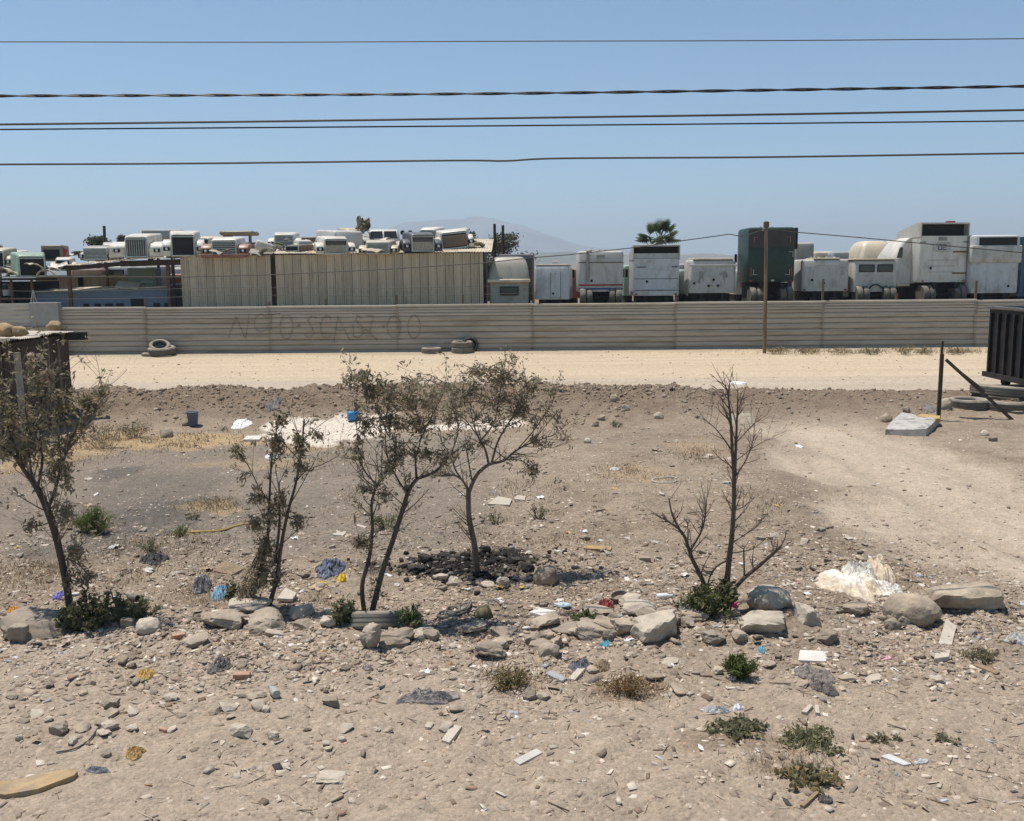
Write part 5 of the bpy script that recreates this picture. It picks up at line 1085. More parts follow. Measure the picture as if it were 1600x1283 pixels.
# ---- stones weighing down the shack roof
# ================================================================== TREES AND PLANTS
LEAFC = {}
def leafmat(n, c, v=0.3):                           # leaves let some light through
    if n in MATS: return MATS[n]
    M = mat(n, c, 0.85, v, 1.5, spec=0.08); t = M.node_tree; b = t.nodes['Principled BSDF']; o = t.nodes['Material Output']
    tr = t.nodes.new('ShaderNodeBsdfTranslucent'); mx = t.nodes.new('ShaderNodeMixShader'); mx.inputs[0].default_value = 0.45
    t.links.new(b.inputs['Base Color'].links[0].from_socket, tr.inputs['Color']); t.links.new(b.outputs[0], mx.inputs[1]); t.links.new(tr.outputs[0], mx.inputs[2]); t.links.new(mx.outputs[0], o.inputs['Surface'])
    return M
M_LF = leafmat('dusty_leaf', (0.36, 0.295, 0.205)); M_LF2 = leafmat('olive_leaf', (0.24, 0.215, 0.13)); M_LF3 = leafmat('dry_leaf', (0.36, 0.275, 0.18)); M_LFG = leafmat('green_leaf', (0.125, 0.155, 0.045)); M_LFW = leafmat('weed_leaf', (0.17, 0.17, 0.082)); M_LFD = leafmat('dark_leaf', (0.07, 0.075, 0.035))
M_BARK = mat('bark', (0.15, 0.115, 0.088), 0.95, 0.35, 6, 0.5, 30, stretch=(3, 3, 0.6)); M_BARKD = mat('dark_bark', (0.085, 0.063, 0.05), 0.95, 0.35, 6, 0.5, 30, stretch=(3, 3, 0.6)); M_TWIG = mat('grey_twig', (0.17, 0.135, 0.10), 0.95, 0.2)
def leaf_cloud(C, n_hat=None, size=0.06, asp=0.36, rng=None, droop=0.0):
    """array of leaf centres -> folded diamond leaves (two triangles each)"""
    rng = rng or RNG; n = len(C)
    d = rng.normal(size=(n, 3)); d[:, 2] += 0.15 - droop; d /= np.linalg.norm(d, axis=1)[:, None]
    u = rng.normal(size=(n, 3)); s = np.cross(d, u); s /= np.linalg.norm(s, axis=1)[:, None] + 1e-9
    L_ = size * rng.uniform(0.55, 1.35, n)[:, None]; w = L_ * asp * 0.5
    nn = np.cross(d, s) * L_ * 0.12
    V = np.stack([C - d * L_ * 0.5, C + s * w + nn, C + d * L_ * 0.5, C - s * w + nn], 1).reshape(-1, 3)
    I = np.arange(n)[:, None] * 4
    Ft = np.concatenate([I + np.array([0, 1, 2]), I + np.array([0, 2, 3])], 0)
    return V, Ft, np.concatenate([rng.integers(0, 1000, n)] * 2)
def leaves_obj(name, C, mats, parent, size=0.06, asp=0.36, wts=None, droop=0.0):
    C = np.array(C, float); V, Ft, r = leaf_cloud(C, size=size, asp=asp, droop=droop)
    wts = np.cumsum(wts or [1 / len(mats)] * len(mats)); mi = np.searchsorted(wts, (r % 997) / 997.0); mi = np.minimum(mi, len(mats) - 1)
    return npmesh(name, V, Ft, mats, parent=parent, mi=mi)
def px_branch(base, Y, pts, r0, r1, rng, dz=0.0):
    P = []
    n = len(pts)
    for i, q in enumerate(pts):
        y = Y + (q[2] if len(q) > 2 else 0.0); P.append(at(q[0], q[1], y) - base)
    Q = spl(P, 5) if n > 2 else [P[0].lerp(P[1], k / 4) for k in range(5)]
    k = len(Q); return Q, [r0 + (r1 - r0) * (i / (k - 1)) for i in range(k)]
def tree(name, label, px, py, branches, clumps, twig=(60, 0.35), leafm=None, wts=None, lsize=0.06, bark=None, dens=1.0, group='small trees on the lot', tmat=None, cat='tree', tw_leaf=0.5, seed=1, droop=0.0, thin=0.62):
    rng = random.Random(seed); base = gnd(px, py); Y = base.y; s = scl(base)
    t = empty(name, base, label, cat, group)
    wood = MB(); tips = []
    for br in branches:
        pts, r0, r1 = br[0], br[1], br[2]
        Q, R_ = px_branch(base, Y, pts, r0, r1, rng)
        wood.tube(Q, [q_ * thin for q_ in R_], 7)
        n = len(Q)
        for i in range(int(n * (br[3] if len(br) > 3 else 0.35)), n): tips.append((Q[i], R_[i], (Q[min(i + 1, n - 1)] - Q[max(i - 1, 0)]).normalized()))
    wood.build('trunk', bark or M_BARK, t, smooth=True, ang=60)
    tw = MB(); C = []
    for k in range(twig[0]):
        p, r, d = rng.choice(tips); v = (d * 0.6 + Vector((rng.gauss(0, 0.6), rng.gauss(0, 0.6), 0.25 + rng.gauss(0, 0.35)))).normalized(); l = twig[1] * rng.uniform(0.4, 1.3)
        bend = Vector((rng.gauss(0, 0.25), rng.gauss(0, 0.25), 0.25)); rr0 = min(r * 0.4, 0.0075)
        Q = [p + v * (l * q / 4) + bend * (l * (q / 4) ** 2 * 0.5) for q in range(5)]; tw.tube(Q, [rr0, rr0 * 0.85, rr0 * 0.7, rr0 * 0.5, 0.0025], 4, cap=False)
        for q in range(2):                                # side twigs
            a = Q[rng.randint(1, 3)]; v2 = (v + Vector((rng.gauss(0, 0.8), rng.gauss(0, 0.8), rng.gauss(0.1, 0.5)))).normalized(); l2 = l * rng.uniform(0.25, 0.6)
            tw.tube([a, a + v2 * l2 * 0.5 + bend * 0.05, a + v2 * l2], [rr0 * 0.5, rr0 * 0.4, 0.002], 3, cap=False)
            if rng.random() < tw_leaf:
                for _ in range(6): C.append(a + v2 * l2 * rng.uniform(0.4, 1.05) + Vector((rng.gauss(0, 0.02), rng.gauss(0, 0.02), rng.gauss(0, 0.02))))
        if rng.random() < tw_leaf:
            for _ in range(9): C.append(Q[4] + Vector((rng.gauss(0, 0.035), rng.gauss(0, 0.035), rng.gauss(0, 0.035))) - v * rng.uniform(0, 0.12))
    for (cx, cy, rx, ry, n) in clumps:                   # leafy sprays: short twigs carrying leaves in tufts
        o = at(cx, cy, Y) - base; ax, az = rx / s, ry / s; ay = max(ax, az) * 0.9
        nt_ = max(3, int(n * dens / 9))
        for k in range(nt_):
            w = Vector((rng.gauss(0, 0.5), rng.gauss(0, 0.5), rng.gauss(0, 0.5)))
            if w.length > 1.15: w *= 1.15 / w.length
            p = o + Vector((w.x * ax, w.y * ay, w.z * az))
            q = min(tips, key=lambda e: (e[0] - p).length)[0] if k % 3 == 0 else o + (p - o) * 0.3
            d = p - q
            if d.length < 0.75 and d.length > 0.01: tw.tube([q, q + d * 0.5 + Vector((0, 0, 0.03)), p], [0.006, 0.0045, 0.002], 3, cap=False)
            dd = d.normalized() if d.length > 0.001 else Vector((0, 0, 1))
            for j in range(9): C.append(p + Vector((rng.gauss(0, 0.03), rng.gauss(0, 0.03), rng.gauss(0, 0.03))) - dd * rng.uniform(0, 0.1))
    if tw.v: tag(tw.build('twigs', tmat or M_TWIG, t, smooth=True), kind='stuff')
    if C: leaves_obj('crown', [tuple(c) for c in C], leafm or [M_LF, M_LF2, M_LF3], t, lsize, 0.36, wts or [0.5, 0.25, 0.25], droop)
    return t
tree('young_tree', 'dusty leafy young tree leaning left before the brown shack', 112, 968,
     [([(112, 972), (104, 915), (90, 850), (74, 800), (58, 765), (40, 738), (22, 712)], 0.065, 0.028), ([(108, 950), (99, 880), (84, 815), (66, 772), (48, 740, 0.2), (30, 690, 0.4), (22, 640, 0.5)], 0.04, 0.012),
      ([(72, 800), (84, 772), (97, 725), (110, 690), (126, 660), (142, 632), (166, 604)], 0.032, 0.008), ([(58, 765), (66, 720), (62, 670), (70, 620), (78, 585)], 0.025, 0.007), ([(40, 738), (20, 690), (4, 640), (-12, 600)], 0.024, 0.007),
      ([(50, 750), (44, 690), (40, 630), (46, 575)], 0.02, 0.006), ([(22, 712), (-5, 690), (-30, 650)], 0.022, 0.007), ([(97, 725), (92, 680), (102, 630), (108, 590)], 0.014, 0.005), ([(98, 880), (112, 865), (128, 850)], 0.014, 0.005), ([(80, 815), (60, 822), (44, 818)], 0.012, 0.004)],
     [(22, 650, 38, 40, 520), (58, 600, 26, 26, 260), (92, 635, 26, 34, 330), (135, 630, 28, 26, 380), (160, 610, 12, 10, 90), (45, 700, 40, 30, 420), (95, 700, 26, 30, 300), (100, 745, 16, 34, 260), (104, 800, 14, 30, 260), (48, 822, 16, 12, 150), (118, 862, 14, 26, 240), (138, 905, 18, 12, 180), (5, 620, 20, 40, 300), (80, 740, 14, 26, 150), (128, 665, 22, 18, 160), (112, 905, 9, 20, 90), (8, 700, 16, 26, 160), (60, 560, 20, 8, 60)],
     (130, 0.42), wts=[0.5, 0.3, 0.2], lsize=0.064, bark=M_BARKD, seed=3, tw_leaf=0.2, dens=0.7)
tree('young_tree', 'slender multi-stemmed young tree above the slab rocks', 420, 948,
     [([(420, 950), (432, 905), (440, 850), (450, 800), (463, 752), (471, 700), (476, 655)], 0.042, 0.010), ([(383, 950), (405, 893), (418, 842), (421, 782), (424, 725), (430, 685), (436, 648)], 0.034, 0.008), ([(430, 880), (437, 815), (436, 755)], 0.03, 0.012), ([(421, 785), (404, 760), (388, 728), (374, 708)], 0.014, 0.005), ([(463, 752), (480, 735), (505, 725), (530, 712)], 0.010, 0.004), ([(452, 790), (470, 760), (500, 705)], 0.010, 0.004),
      ([(470, 700), (462, 665), (454, 640)], 0.008, 0.003), ([(473, 690), (490, 672), (520, 650)], 0.008, 0.003)],
     [(370, 706, 12, 12, 120), (378, 752, 8, 6, 40), (402, 777, 14, 11, 150), (398, 820, 18, 14, 190), (432, 690, 15, 22, 200), (468, 690, 14, 26, 220), (497, 682, 10, 10, 80), (438, 658, 10, 14, 120), (466, 816, 12, 10, 130), (425, 800, 10, 26, 160), (415, 860, 16, 28, 300), (402, 905, 22, 26, 420), (382, 935, 20, 14, 260), (470, 728, 10, 18, 120), (440, 780, 12, 20, 140), (432, 905, 10, 22, 160)],
     (42, 0.32), wts=[0.45, 0.35, 0.2], lsize=0.06, bark=M_BARKD, seed=5, tw_leaf=0.2)
tree('young_tree', 'forked young tree rising behind the grey tyre', 574, 962,
     [([(570, 962), (566, 915), (577, 872), (582, 825), (581, 785), (590, 757), (606, 732)], 0.042, 0.014), ([(580, 962), (597, 895), (618, 832), (631, 790), (640, 764), (652, 748)], 0.05, 0.03), ([(590, 757), (574, 742), (562, 718), (558, 680), (556, 640)], 0.016, 0.005),
      ([(652, 748), (680, 737), (706, 710), (732, 690)], 0.028, 0.010), ([(636, 772), (620, 746), (606, 716), (602, 672), (606, 632)], 0.018, 0.006), ([(650, 748), (650, 715), (658, 680), (650, 640)], 0.016, 0.005), ([(606, 680), (590, 640), (575, 605), (550, 590)], 0.012, 0.004), ([(655, 690), (672, 655), (690, 620), (700, 590)], 0.012, 0.004), ([(582, 825), (572, 850), (562, 842)], 0.01, 0.004)],
     [(558, 695, 12, 26, 160), (568, 765, 12, 12, 110), (600, 775, 16, 12, 120), (563, 848, 18, 15, 260), (620, 705, 24, 22, 260), (612, 655, 36, 28, 420), (592, 612, 40, 22, 380), (572, 588, 34, 10, 200), (543, 597, 14, 7, 70), (650, 665, 30, 26, 330), (662, 712, 24, 14, 190), (692, 714, 20, 14, 190), (642, 622, 40, 26, 380), (650, 595, 24, 10, 110), (575, 660, 16, 24, 160), (585, 930, 14, 16, 80)],
     (110, 0.34), wts=[0.45, 0.3, 0.25], lsize=0.06, bark=M_BARKD, seed=8, tw_leaf=0.25, dens=0.75)
tree('young_tree', 'round-crowned small tree growing inside the burnt ring of stones', 746, 894,
     [([(747, 900), (741, 850), (733, 808), (732, 766)], 0.068, 0.05), ([(732, 768), (722, 750), (706, 742), (680, 742), (656, 734)], 0.026, 0.008), ([(728, 758), (712, 735), (704, 712), (690, 690)], 0.024, 0.007), ([(733, 768), (745, 742), (764, 726), (786, 720), (808, 703), (835, 690), (866, 680)], 0.045, 0.008), ([(764, 727), (758, 702), (747, 682), (738, 655), (735, 620)], 0.028, 0.006),
      ([(738, 755), (729, 705), (724, 690)], 0.018, 0.006), ([(768, 724), (778, 690), (794, 662), (812, 630), (822, 600)], 0.026, 0.005), ([(750, 690), (772, 660), (780, 620), (786, 585)], 0.02, 0.005), ([(790, 718), (815, 720), (830, 735), (836, 752)], 0.014, 0.004), ([(808, 703), (840, 665), (862, 630), (872, 608)], 0.014, 0.004), ([(704, 712), (716, 670), (706, 630), (712, 590)], 0.016, 0.004), ([(747, 682), (720, 650), (680, 640)], 0.014, 0.004), ([(835, 690), (860, 700), (885, 690)], 0.010, 0.003)],
     [(752, 580, 42, 16, 420), (792, 592, 42, 18, 420), (832, 606, 28, 18, 240), (722, 615, 42, 26, 420), (772, 628, 52, 28, 560), (822, 642, 40, 26, 380), (862, 612, 12, 10, 90), (872, 652, 18, 20, 130), (700, 655, 34, 24, 260), (760, 665, 46, 20, 260), (842, 690, 30, 14, 130), (832, 735, 18, 16, 150), (668, 630, 26, 22, 200), (740, 700, 24, 10, 80), (800, 560, 16, 8, 70)],
     (150, 0.34), wts=[0.45, 0.25, 0.3], lsize=0.058, seed=13, tw_leaf=0.3, dens=0.85)
tree('dead_tree', 'bare dead tree with upright leafless stems beside the round boulder', 1134, 950,
     [([(1132, 956), (1138, 885), (1144, 830), (1147, 762), (1144, 702), (1141, 650), (1136, 610), (1128, 598)], 0.055, 0.005, 0.2), ([(1147, 770), (1150, 690), (1152, 642), (1153, 608)], 0.03, 0.006, 0.2), ([(1138, 932), (1160, 906), (1190, 881), (1220, 854)], 0.04, 0.024, 0.5), ([(1163, 900), (1162, 858)], 0.016, 0.012, 0.9),
      ([(1104, 940), (1098, 908), (1081, 872), (1071, 842), (1060, 826), (1036, 810)], 0.045, 0.014, 0.2), ([(1066, 835), (1051, 806), (1045, 778)], 0.022, 0.010, 0.3), ([(1080, 858), (1096, 830), (1102, 805), (1104, 780)], 0.02, 0.008, 0.3), ([(1149, 745), (1166, 718), (1176, 690), (1180, 655)], 0.014, 0.004, 0.3), ([(1144, 705), (1128, 682), (1112, 664), (1094, 652)], 0.014, 0.003, 0.3), ([(1152, 690), (1172, 668), (1185, 655)], 0.01, 0.003, 0.3),
      ([(1150, 720), (1176, 700), (1198, 688), (1216, 684)], 0.009, 0.002, 0.3), ([(1143, 800), (1165, 790), (1180, 775)], 0.01, 0.003, 0.3), ([(1141, 850), (1165, 835), (1185, 820), (1196, 805)], 0.01, 0.003, 0.3), ([(1138, 875), (1120, 885), (1108, 905), (1106, 925)], 0.018, 0.012, 0.4), ([(1139, 865), (1175, 858), (1198, 840)], 0.012, 0.003, 0.3), ([(1144, 730), (1124, 715), (1110, 700)], 0.009, 0.003, 0.3)],
     [], (190, 0.22), bark=mat('dead_bark', (0.10, 0.072, 0.055), 0.95, 0.3, 6, 0.4), tmat=mat('dead_twig', (0.14, 0.10, 0.075), 0.95, 0.2), seed=21, tw_leaf=0.0)
# ---- bushes and weeds
def bush(label, px, py, wpx, hpx, n, mats, size=0.05, stems=14, asp=0.4, group='weeds on the dirt lot', name='weed', wts=None, blade=False, seed=0):
    rng = random.Random(seed + int(px)); b = gnd(px, py); s = scl(b); ax, az = wpx / s / 2 * 1.2, hpx / s * 1.15
    t = empty(name, b, label, 'weed' if name == 'weed' else 'bush', group); st = MB(); C = []
    for k in range(stems):
        a = rng.uniform(0, 6.28); rr_ = rng.uniform(0.2, 1); tip = Vector((math.cos(a) * ax * rr_, math.sin(a) * ax * 0.8 * rr_, az * rng.uniform(0.4, 1) * (1.1 - 0.5 * rr_)))
        q = Vector((math.cos(a) * ax * 0.3 * rr_, math.sin(a) * ax * 0.25 * rr_, 0)); zo = hz(b.x + q.x, b.y + q.y) - b.z
        q.z = zo - 0.02; mid = q.lerp(tip, 0.55) + Vector((0, 0, az * 0.15)); tip.z += hz(b.x + tip.x, b.y + tip.y) - b.z
        st.tube([q, mid, tip], [0.005, 0.0035, 0.0015], 3, cap=False)
        for j in range(max(1, n // stems)):
            u = rng.uniform(0.25, 1.05); p = q.lerp(mid, u * 2) if u < 0.5 else mid.lerp(tip, u * 2 - 1)
            C.append(p + Vector((rng.gauss(0, ax * 0.09), rng.gauss(0, ax * 0.09), rng.gauss(0, az * 0.06))))
    tag(st.build('stems', mats[0], t), kind='stuff'); leaves_obj('leaves', [tuple(c) for c in C], mats, t, size, asp, wts)
    return t
M_FEA = leafmat('feathery_green', (0.16, 0.20, 0.07)); M_GG = leafmat('grey_weed', (0.21, 0.195, 0.12)); M_CREEP = leafmat('creeping_green', (0.23, 0.215, 0.125)); M_STRAW = leafmat('straw', (0.35, 0.25, 0.12))
bush('feathery bright green round bush on the ash-grey ground at left', 146, 832, 58, 40, 2600, [M_FEA, M_LFG], 0.055, 60, 0.12, name='green_bush')
bush('small green weed in the ash patch right of the feathery bush', 284, 838, 36, 20, 260, [M_LFW, M_FEA], 0.05, 20, 0.2)
bush('pale grey green weed above the black rag', 236, 862, 44, 20, 300, [M_GG, M_LFW], 0.05, 22, 0.15)
bush('faint green weed left of the yellow rope', 302, 812, 28, 12, 120, [M_GG, M_STRAW], 0.05, 14, 0.15)
bush('leafy dark green shoots at the foot of the leaning tree', 138, 985, 70, 60, 700, [M_LF2, M_LFW, M_LFD], 0.065, 34, 0.45, name='green_bush')
bush('leafy weed along the rock edge right of the leaning tree', 190, 972, 60, 34, 420, [M_LF2, M_LFW], 0.06, 24, 0.45)
bush('small weed behind the oval stone at left', 226, 962, 44, 24, 260, [M_LF2, M_LFW], 0.055, 18, 0.45)
bush('dark sprouts hugging the left foot of the leaning tree', 95, 990, 30, 26, 200, [M_LFD, M_LFW], 0.055, 14, 0.45)
bush('dark leafy sprouts at the foot of the slender tree', 372, 950, 48, 44, 480, [M_LFD, M_LF2], 0.06, 24, 0.42, name='green_bush')
bush('green weed left of the grey tyre', 540, 975, 50, 34, 420, [M_LFW, M_CREEP], 0.055, 24, 0.5)
bush('green weed right of the grey tyre', 645, 985, 48, 40, 480, [M_LFW, M_FEA, M_CREEP], 0.055, 26, 0.5)
bush('large green leafy weed round the foot of the dead tree', 1100, 962, 80, 44, 800, [M_LFG, M_LF2, M_LFW], 0.07, 50, 0.35, name='green_bush')
bush('dark green shoots right behind the dead tree stems', 1135, 955, 44, 52, 420, [M_LF2, M_LFD], 0.065, 22, 0.35, name='green_bush')
bush('bright green grassy tuft below the rubble line', 1155, 1060, 46, 38, 900, [M_FEA, M_LFG], 0.07, 50, 0.14, name='green_bush')
bush('creeping weed by the grey paper on the bare slope', 1150, 1140, 96, 10, 520, [M_CREEP, M_GG], 0.05, 36, 0.6)
bush('creeping weed mat in the middle of the lower right slope', 1268, 1158, 92, 10, 520, [M_CREEP, M_LFW], 0.05, 36, 0.6)
bush('lowest creeping weed with dry straw below', 1262, 1215, 100, 13, 620, [M_CREEP, M_GG, M_STRAW], 0.05, 40, 0.6)
bush('tiny creeping weed right of the weed mats', 1376, 1156, 46, 6, 110, [M_CREEP, M_GG], 0.045, 14, 0.6)
bush('tiny creeping weed nearest the right edge', 1478, 1156, 44, 6, 90, [M_CREEP, M_GG], 0.045, 14, 0.6)
bush('grey green weed under the forked tree crown', 605, 824, 56, 24, 420, [M_LFW, M_GG, M_FEA], 0.055, 30, 0.16)
bush('small grey weed right of the tree in the burnt ring', 842, 810, 40, 24, 220, [M_GG, M_LFW], 0.055, 18, 0.16)
bush('faint weed left of the pale flat stones', 775, 818, 34, 18, 150, [M_GG], 0.055, 14, 0.16)
bush('small grey green weed under the stones of the dirt bank', 962, 668, 22, 14, 130, [M_GG, M_FEA], 0.07, 14, 0.16)
bush('weed beside the red rag', 912, 972, 40, 22, 260, [M_LFW, M_FEA], 0.05, 20, 0.3)
bush('withered weed with green tips below the rubble line', 800, 1075, 70, 34, 380, [M_STRAW, M_LFW, M_LF3], 0.06, 34, 0.16)
bush('orange brown dried weed clump in the middle foreground', 975, 1085, 80, 30, 520, [M_LF3, M_STRAW, leafmat('orange_dry', (0.22, 0.115, 0.04))], 0.05, 44, 0.2)
bush('dry weed at the right edge by the sand', 1535, 1030, 50, 18, 240, [M_LF3, M_GG], 0.055, 18, 0.2)
bush('dry brown weed near the blue bucket', 210, 685, 60, 26, 420, [M_LF3, M_GG], 0.09, 26, 0.2)
bush('dry weed beside the brown shack corner', 165, 700, 70, 40, 520, [M_LF3, M_LF, M_GG], 0.09, 30, 0.2)
for k, (px, w) in enumerate(((1215, 40), (1262, 50), (1310, 44), (1362, 40), (1418, 50), (1446, 34), (1490, 40))):
    bush(['pale dry grass tuft just right of the wooden pole', 'second dry tuft right of the wooden pole', 'third dry tuft right of the wooden pole', 'green tinged tuft at the fence midway between pole and post', 'brown bush at the foot of the fence left of the broken post', 'dark brown tuft touching the broken post', 'dry tuft at the fence right of the broken post'][k], px, 554, w, 12 if k != 4 else 16, 200, [M_STRAW, M_GG, M_LF3] if k != 3 else [M_GG, M_LFW], 0.16, 22, 0.08, group='tufts along the fence foot')
# ---- far trees
def far_tree(label, px0, px1, pt, pb, Y, m, seed, n=900, size=0.35):
    rng = random.Random(seed); a = at(px0, pb, Y); b = at(px1, pb, Y); cx = (a.x + b.x) / 2; w = b.x - a.x; zt = at(px0, pt, Y).z; g_ = hz(cx, Y)
    t = empty('far_tree', (cx, Y, g_), label, 'tree', 'trees beyond the yard'); zc = a.z - g_; h = zt - a.z
    wd = MB().tube([(0, 0, -0.2), (0.05, 0, zc * 0.6), (0.1, 0, zc + h * 0.3)], [0.22, 0.17, 0.08], 7)
    C = []
    for k in range(14):
        o = Vector((rng.gauss(0, 0.26) * w, rng.gauss(0, 0.2) * w, zc + h * rng.uniform(0.05, 0.78))); o.x *= 1 - 0.5 * max(0, (o.z - zc) / h - 0.4)
        wd.tube([(0.05, 0, zc * 0.55), Vector((0.05, 0, zc * 0.6)).lerp(o, 0.6), o], [0.09, 0.05, 0.02], 5)
        for j in range(n // 14): C.append(o + Vector((rng.gauss(0, 0.11) * w, rng.gauss(0, 0.11) * w, rng.gauss(0, 0.10) * h)))
    wd.build('trunk', M_BARK, t); leaves_obj('crown', [tuple(c) for c in C], [m, M_LFD, M_GG], t, size, 0.45, [0.6, 0.25, 0.15])
M_FT = leafmat('far_foliage', (0.10, 0.105, 0.06)); M_FT2 = leafmat('far_foliage_grey', (0.105, 0.105, 0.08))
far_tree('dark rounded tree far behind the grey wire-grilled hood', 134, 168, 366, 392, 95, M_FT, 1)
far_tree('grey feathery tree behind the right end of the shed', 752, 818, 361, 408, 90, M_FT2, 2, 1300)
far_tree('bright green tree tip behind the tipped white hood', 722, 742, 356, 384, 80, M_LFG, 3, 500, 0.25)
far_tree('green tree low behind the shed end and the grey dome cab', 752, 775, 405, 430, 62, M_LFG, 4, 500, 0.22)
far_tree('small dark tree at the far left edge of the skyline', -12, 6, 380, 400, 110, M_FT, 5, 400)
far_tree('dark tree crown behind the tall white hood', 180, 198, 365, 385, 100, M_FT, 6, 400)
for px, pt, lab in ((773.5, 350, 'left one of two thin dark poles behind the shed end'), (786.5, 352, 'right one of two thin dark poles behind the shed end'), (163.5, 353, 'thin dark pole beside the far rounded tree at left')):
    p = at(px, 420, 58); o = MB().tube([(0, 0, -0.3), (at(px, pt, 58).x - p.x - 0.03, 0, at(px, pt, 58).z - hz(p.x, 58))], 0.085, 7).build('thin_pole', M_DARKWOOD, loc=(p.x, 58, hz(p.x, 58))); tag(o, lab, 'pole')
# ---- palm
p = at(1030, 400, 75); g_ = hz(p.x, 75); pm = empty('palm_tree', (p.x, 75, g_), 'fan palm rising behind the tall white sleeper cab', 'palm tree')
zc = at(1030, 376, 75).z - g_
MB().tube([(0, 0, -0.3), (0.05, 0, zc * 0.5), (0, 0, zc)], [0.28, 0.22, 0.24], 10).build('trunk', M_BARK, pm, smooth=True)
rng = random.Random(4)
for k in range(30):
    a = rng.uniform(0, 6.28); el = rng.uniform(0.0, 1.4) if k < 20 else rng.uniform(-1.1, 0.0); d = Vector((math.cos(a) * math.cos(el), math.sin(a) * math.cos(el), math.sin(el)))
    s_ = d.cross(Vector((0, 0, 1))); s_ = s_.normalized() if s_.length > 0.05 else Vector((1, 0, 0)); u = s_.cross(d)
    q0 = Vector((0, 0, zc)) + d * 0.1; q1 = q0 + d * (0.95 if el > 0 else 0.7) + Vector((0, 0, -0.12 if el < 0.8 else 0))
    mb = MB().tube([q0, q0.lerp(q1, 0.5) + Vector((0, 0, 0.05)), q1], [0.03, 0.022, 0.015], 3)
    for j in range(17):
        th = math.radians(-104 + 13 * j); v = d * math.cos(th) + s_ * math.sin(th); l = 0.95 * (0.7 + 0.3 * math.cos(th)); e = q1 + v * l * 0.5; tp_ = q1 + v * l + Vector((0, 0, -0.10 - 0.12 * abs(th)))
        w_ = (-d * math.sin(th) + s_ * math.cos(th)) * 0.038
        mb.add([q1, e + w_, tp_, e - w_], [(0, 1, 2), (0, 2, 3)])
    mb.build('frond', leafmat('palm_green', (0.10, 0.125, 0.05)) if el > -0.05 else leafmat('palm_dry', (0.22, 0.185, 0.12)), pm)
# ---- far houses on the hazy slope
rng = random.Random(9)
for k, (px, py, w) in enumerate(((1066, 425, 16), (1085, 420, 12), (1104, 417, 14), (1122, 421, 16), (1140, 416, 12), (1155, 423, 18), (978, 421, 14), (1112, 410, 10), (1135, 407, 10), (880, 416, 12), (868, 409, 9), (1316, 402, 10))):
    Y = 620 + 40 * k; p = at(px, py, Y); s = F / Y; ww = w / s; h = ww * 0.5; g_ = -14.0
    hs = empty('far_house', (p.x, Y, g_), ['white', 'tan', 'grey', 'cream', 'pinkish', 'white', 'tan', 'grey', 'cream', 'white', 'tan', 'grey'][k] + ' far house in the haze, number %d from the left among the distant houses' % (sorted((1066, 1085, 1104, 1122, 1140, 1155, 978, 1112, 1135, 880, 868, 1316)).index(px) + 1), 'house', 'houses far away in the haze')
    z1 = p.z - g_
    MB().box(-ww / 2, ww / 2, 0, ww, 0, z1).build('wall', mat('far_wall_%d' % (k % 5), [(0.6, 0.58, 0.55), (0.45, 0.37, 0.28), (0.4, 0.4, 0.4), (0.55, 0.5, 0.4), (0.5, 0.36, 0.32)][k % 5], 0.9), hs)
    MB().prism([(-0.6, z1), (ww + 0.6, z1), (ww / 2, z1 + h * 0.5)], -ww / 2 - 0.5, ww / 2 + 0.5).build('roof', mat('far_roof', (0.25, 0.2, 0.17), 0.9), hs)
# ================================================================== ROCKS, RUBBLE, LITTER
def ico(sub):
    bm = bmesh.new(); bmesh.ops.create_icosphere(bm, subdivisions=sub, radius=1.0); bm.verts.index_update()
    v = np.array([q.co[:] for q in bm.verts]); f = [[w.index for w in q.verts] for q in bm.faces]; bm.free(); return v, f
ICO = {k: ico(k) for k in (1, 2, 3, 4)}
def rock_verts(sub, seed, ang=0.35, rough=0.12):
    v, f = ICO[sub]; v = v.copy(); r = np.random.default_rng(seed)
    k = int(6 + (1 - ang) * 12); n = r.normal(size=(k, 3)); n /= np.linalg.norm(n, axis=1)[:, None]        # cut by random planes -> facets
    box = np.concatenate([np.eye(3), -np.eye(3)]) + r.normal(0, 0.16, (6, 3)); box /= np.linalg.norm(box, axis=1)[:, None]
    n = np.concatenate([n, box]); d = np.concatenate([r.uniform(0.66, 0.98, k), r.uniform(0.78, 1.0, 6)])
    c = v @ n.T; rad = np.where(c > 0.05, d[None] / np.maximum(c, 0.05), 9).min(1); rad = np.minimum(rad, 1.3)
    w = max(0.12, min(1.0, 0.35 + ang * 1.2)); v = v * (rad * w + 0.9 * (1 - w))[:, None]
    nz = fbm(v[:, 0] * 2.3 + seed, v[:, 1] * 2.3 + v[:, 2] * 1.7, 5, seed % 50) + fbm(v[:, 2] * 2.9 - seed, v[:, 0] * 1.6 - v[:, 1] * 2.1, 5, seed % 50 + 3)
    chips = np.minimum(0, fbm(v[:, 0] * 3.1 - seed, v[:, 2] * 3.1 + v[:, 1] * 2.2, 3, seed % 40 + 9) + 0.05) * 0.5
    return v * (1 + rough * 1.7 * nz + chips * rough * 6)[:, None], f
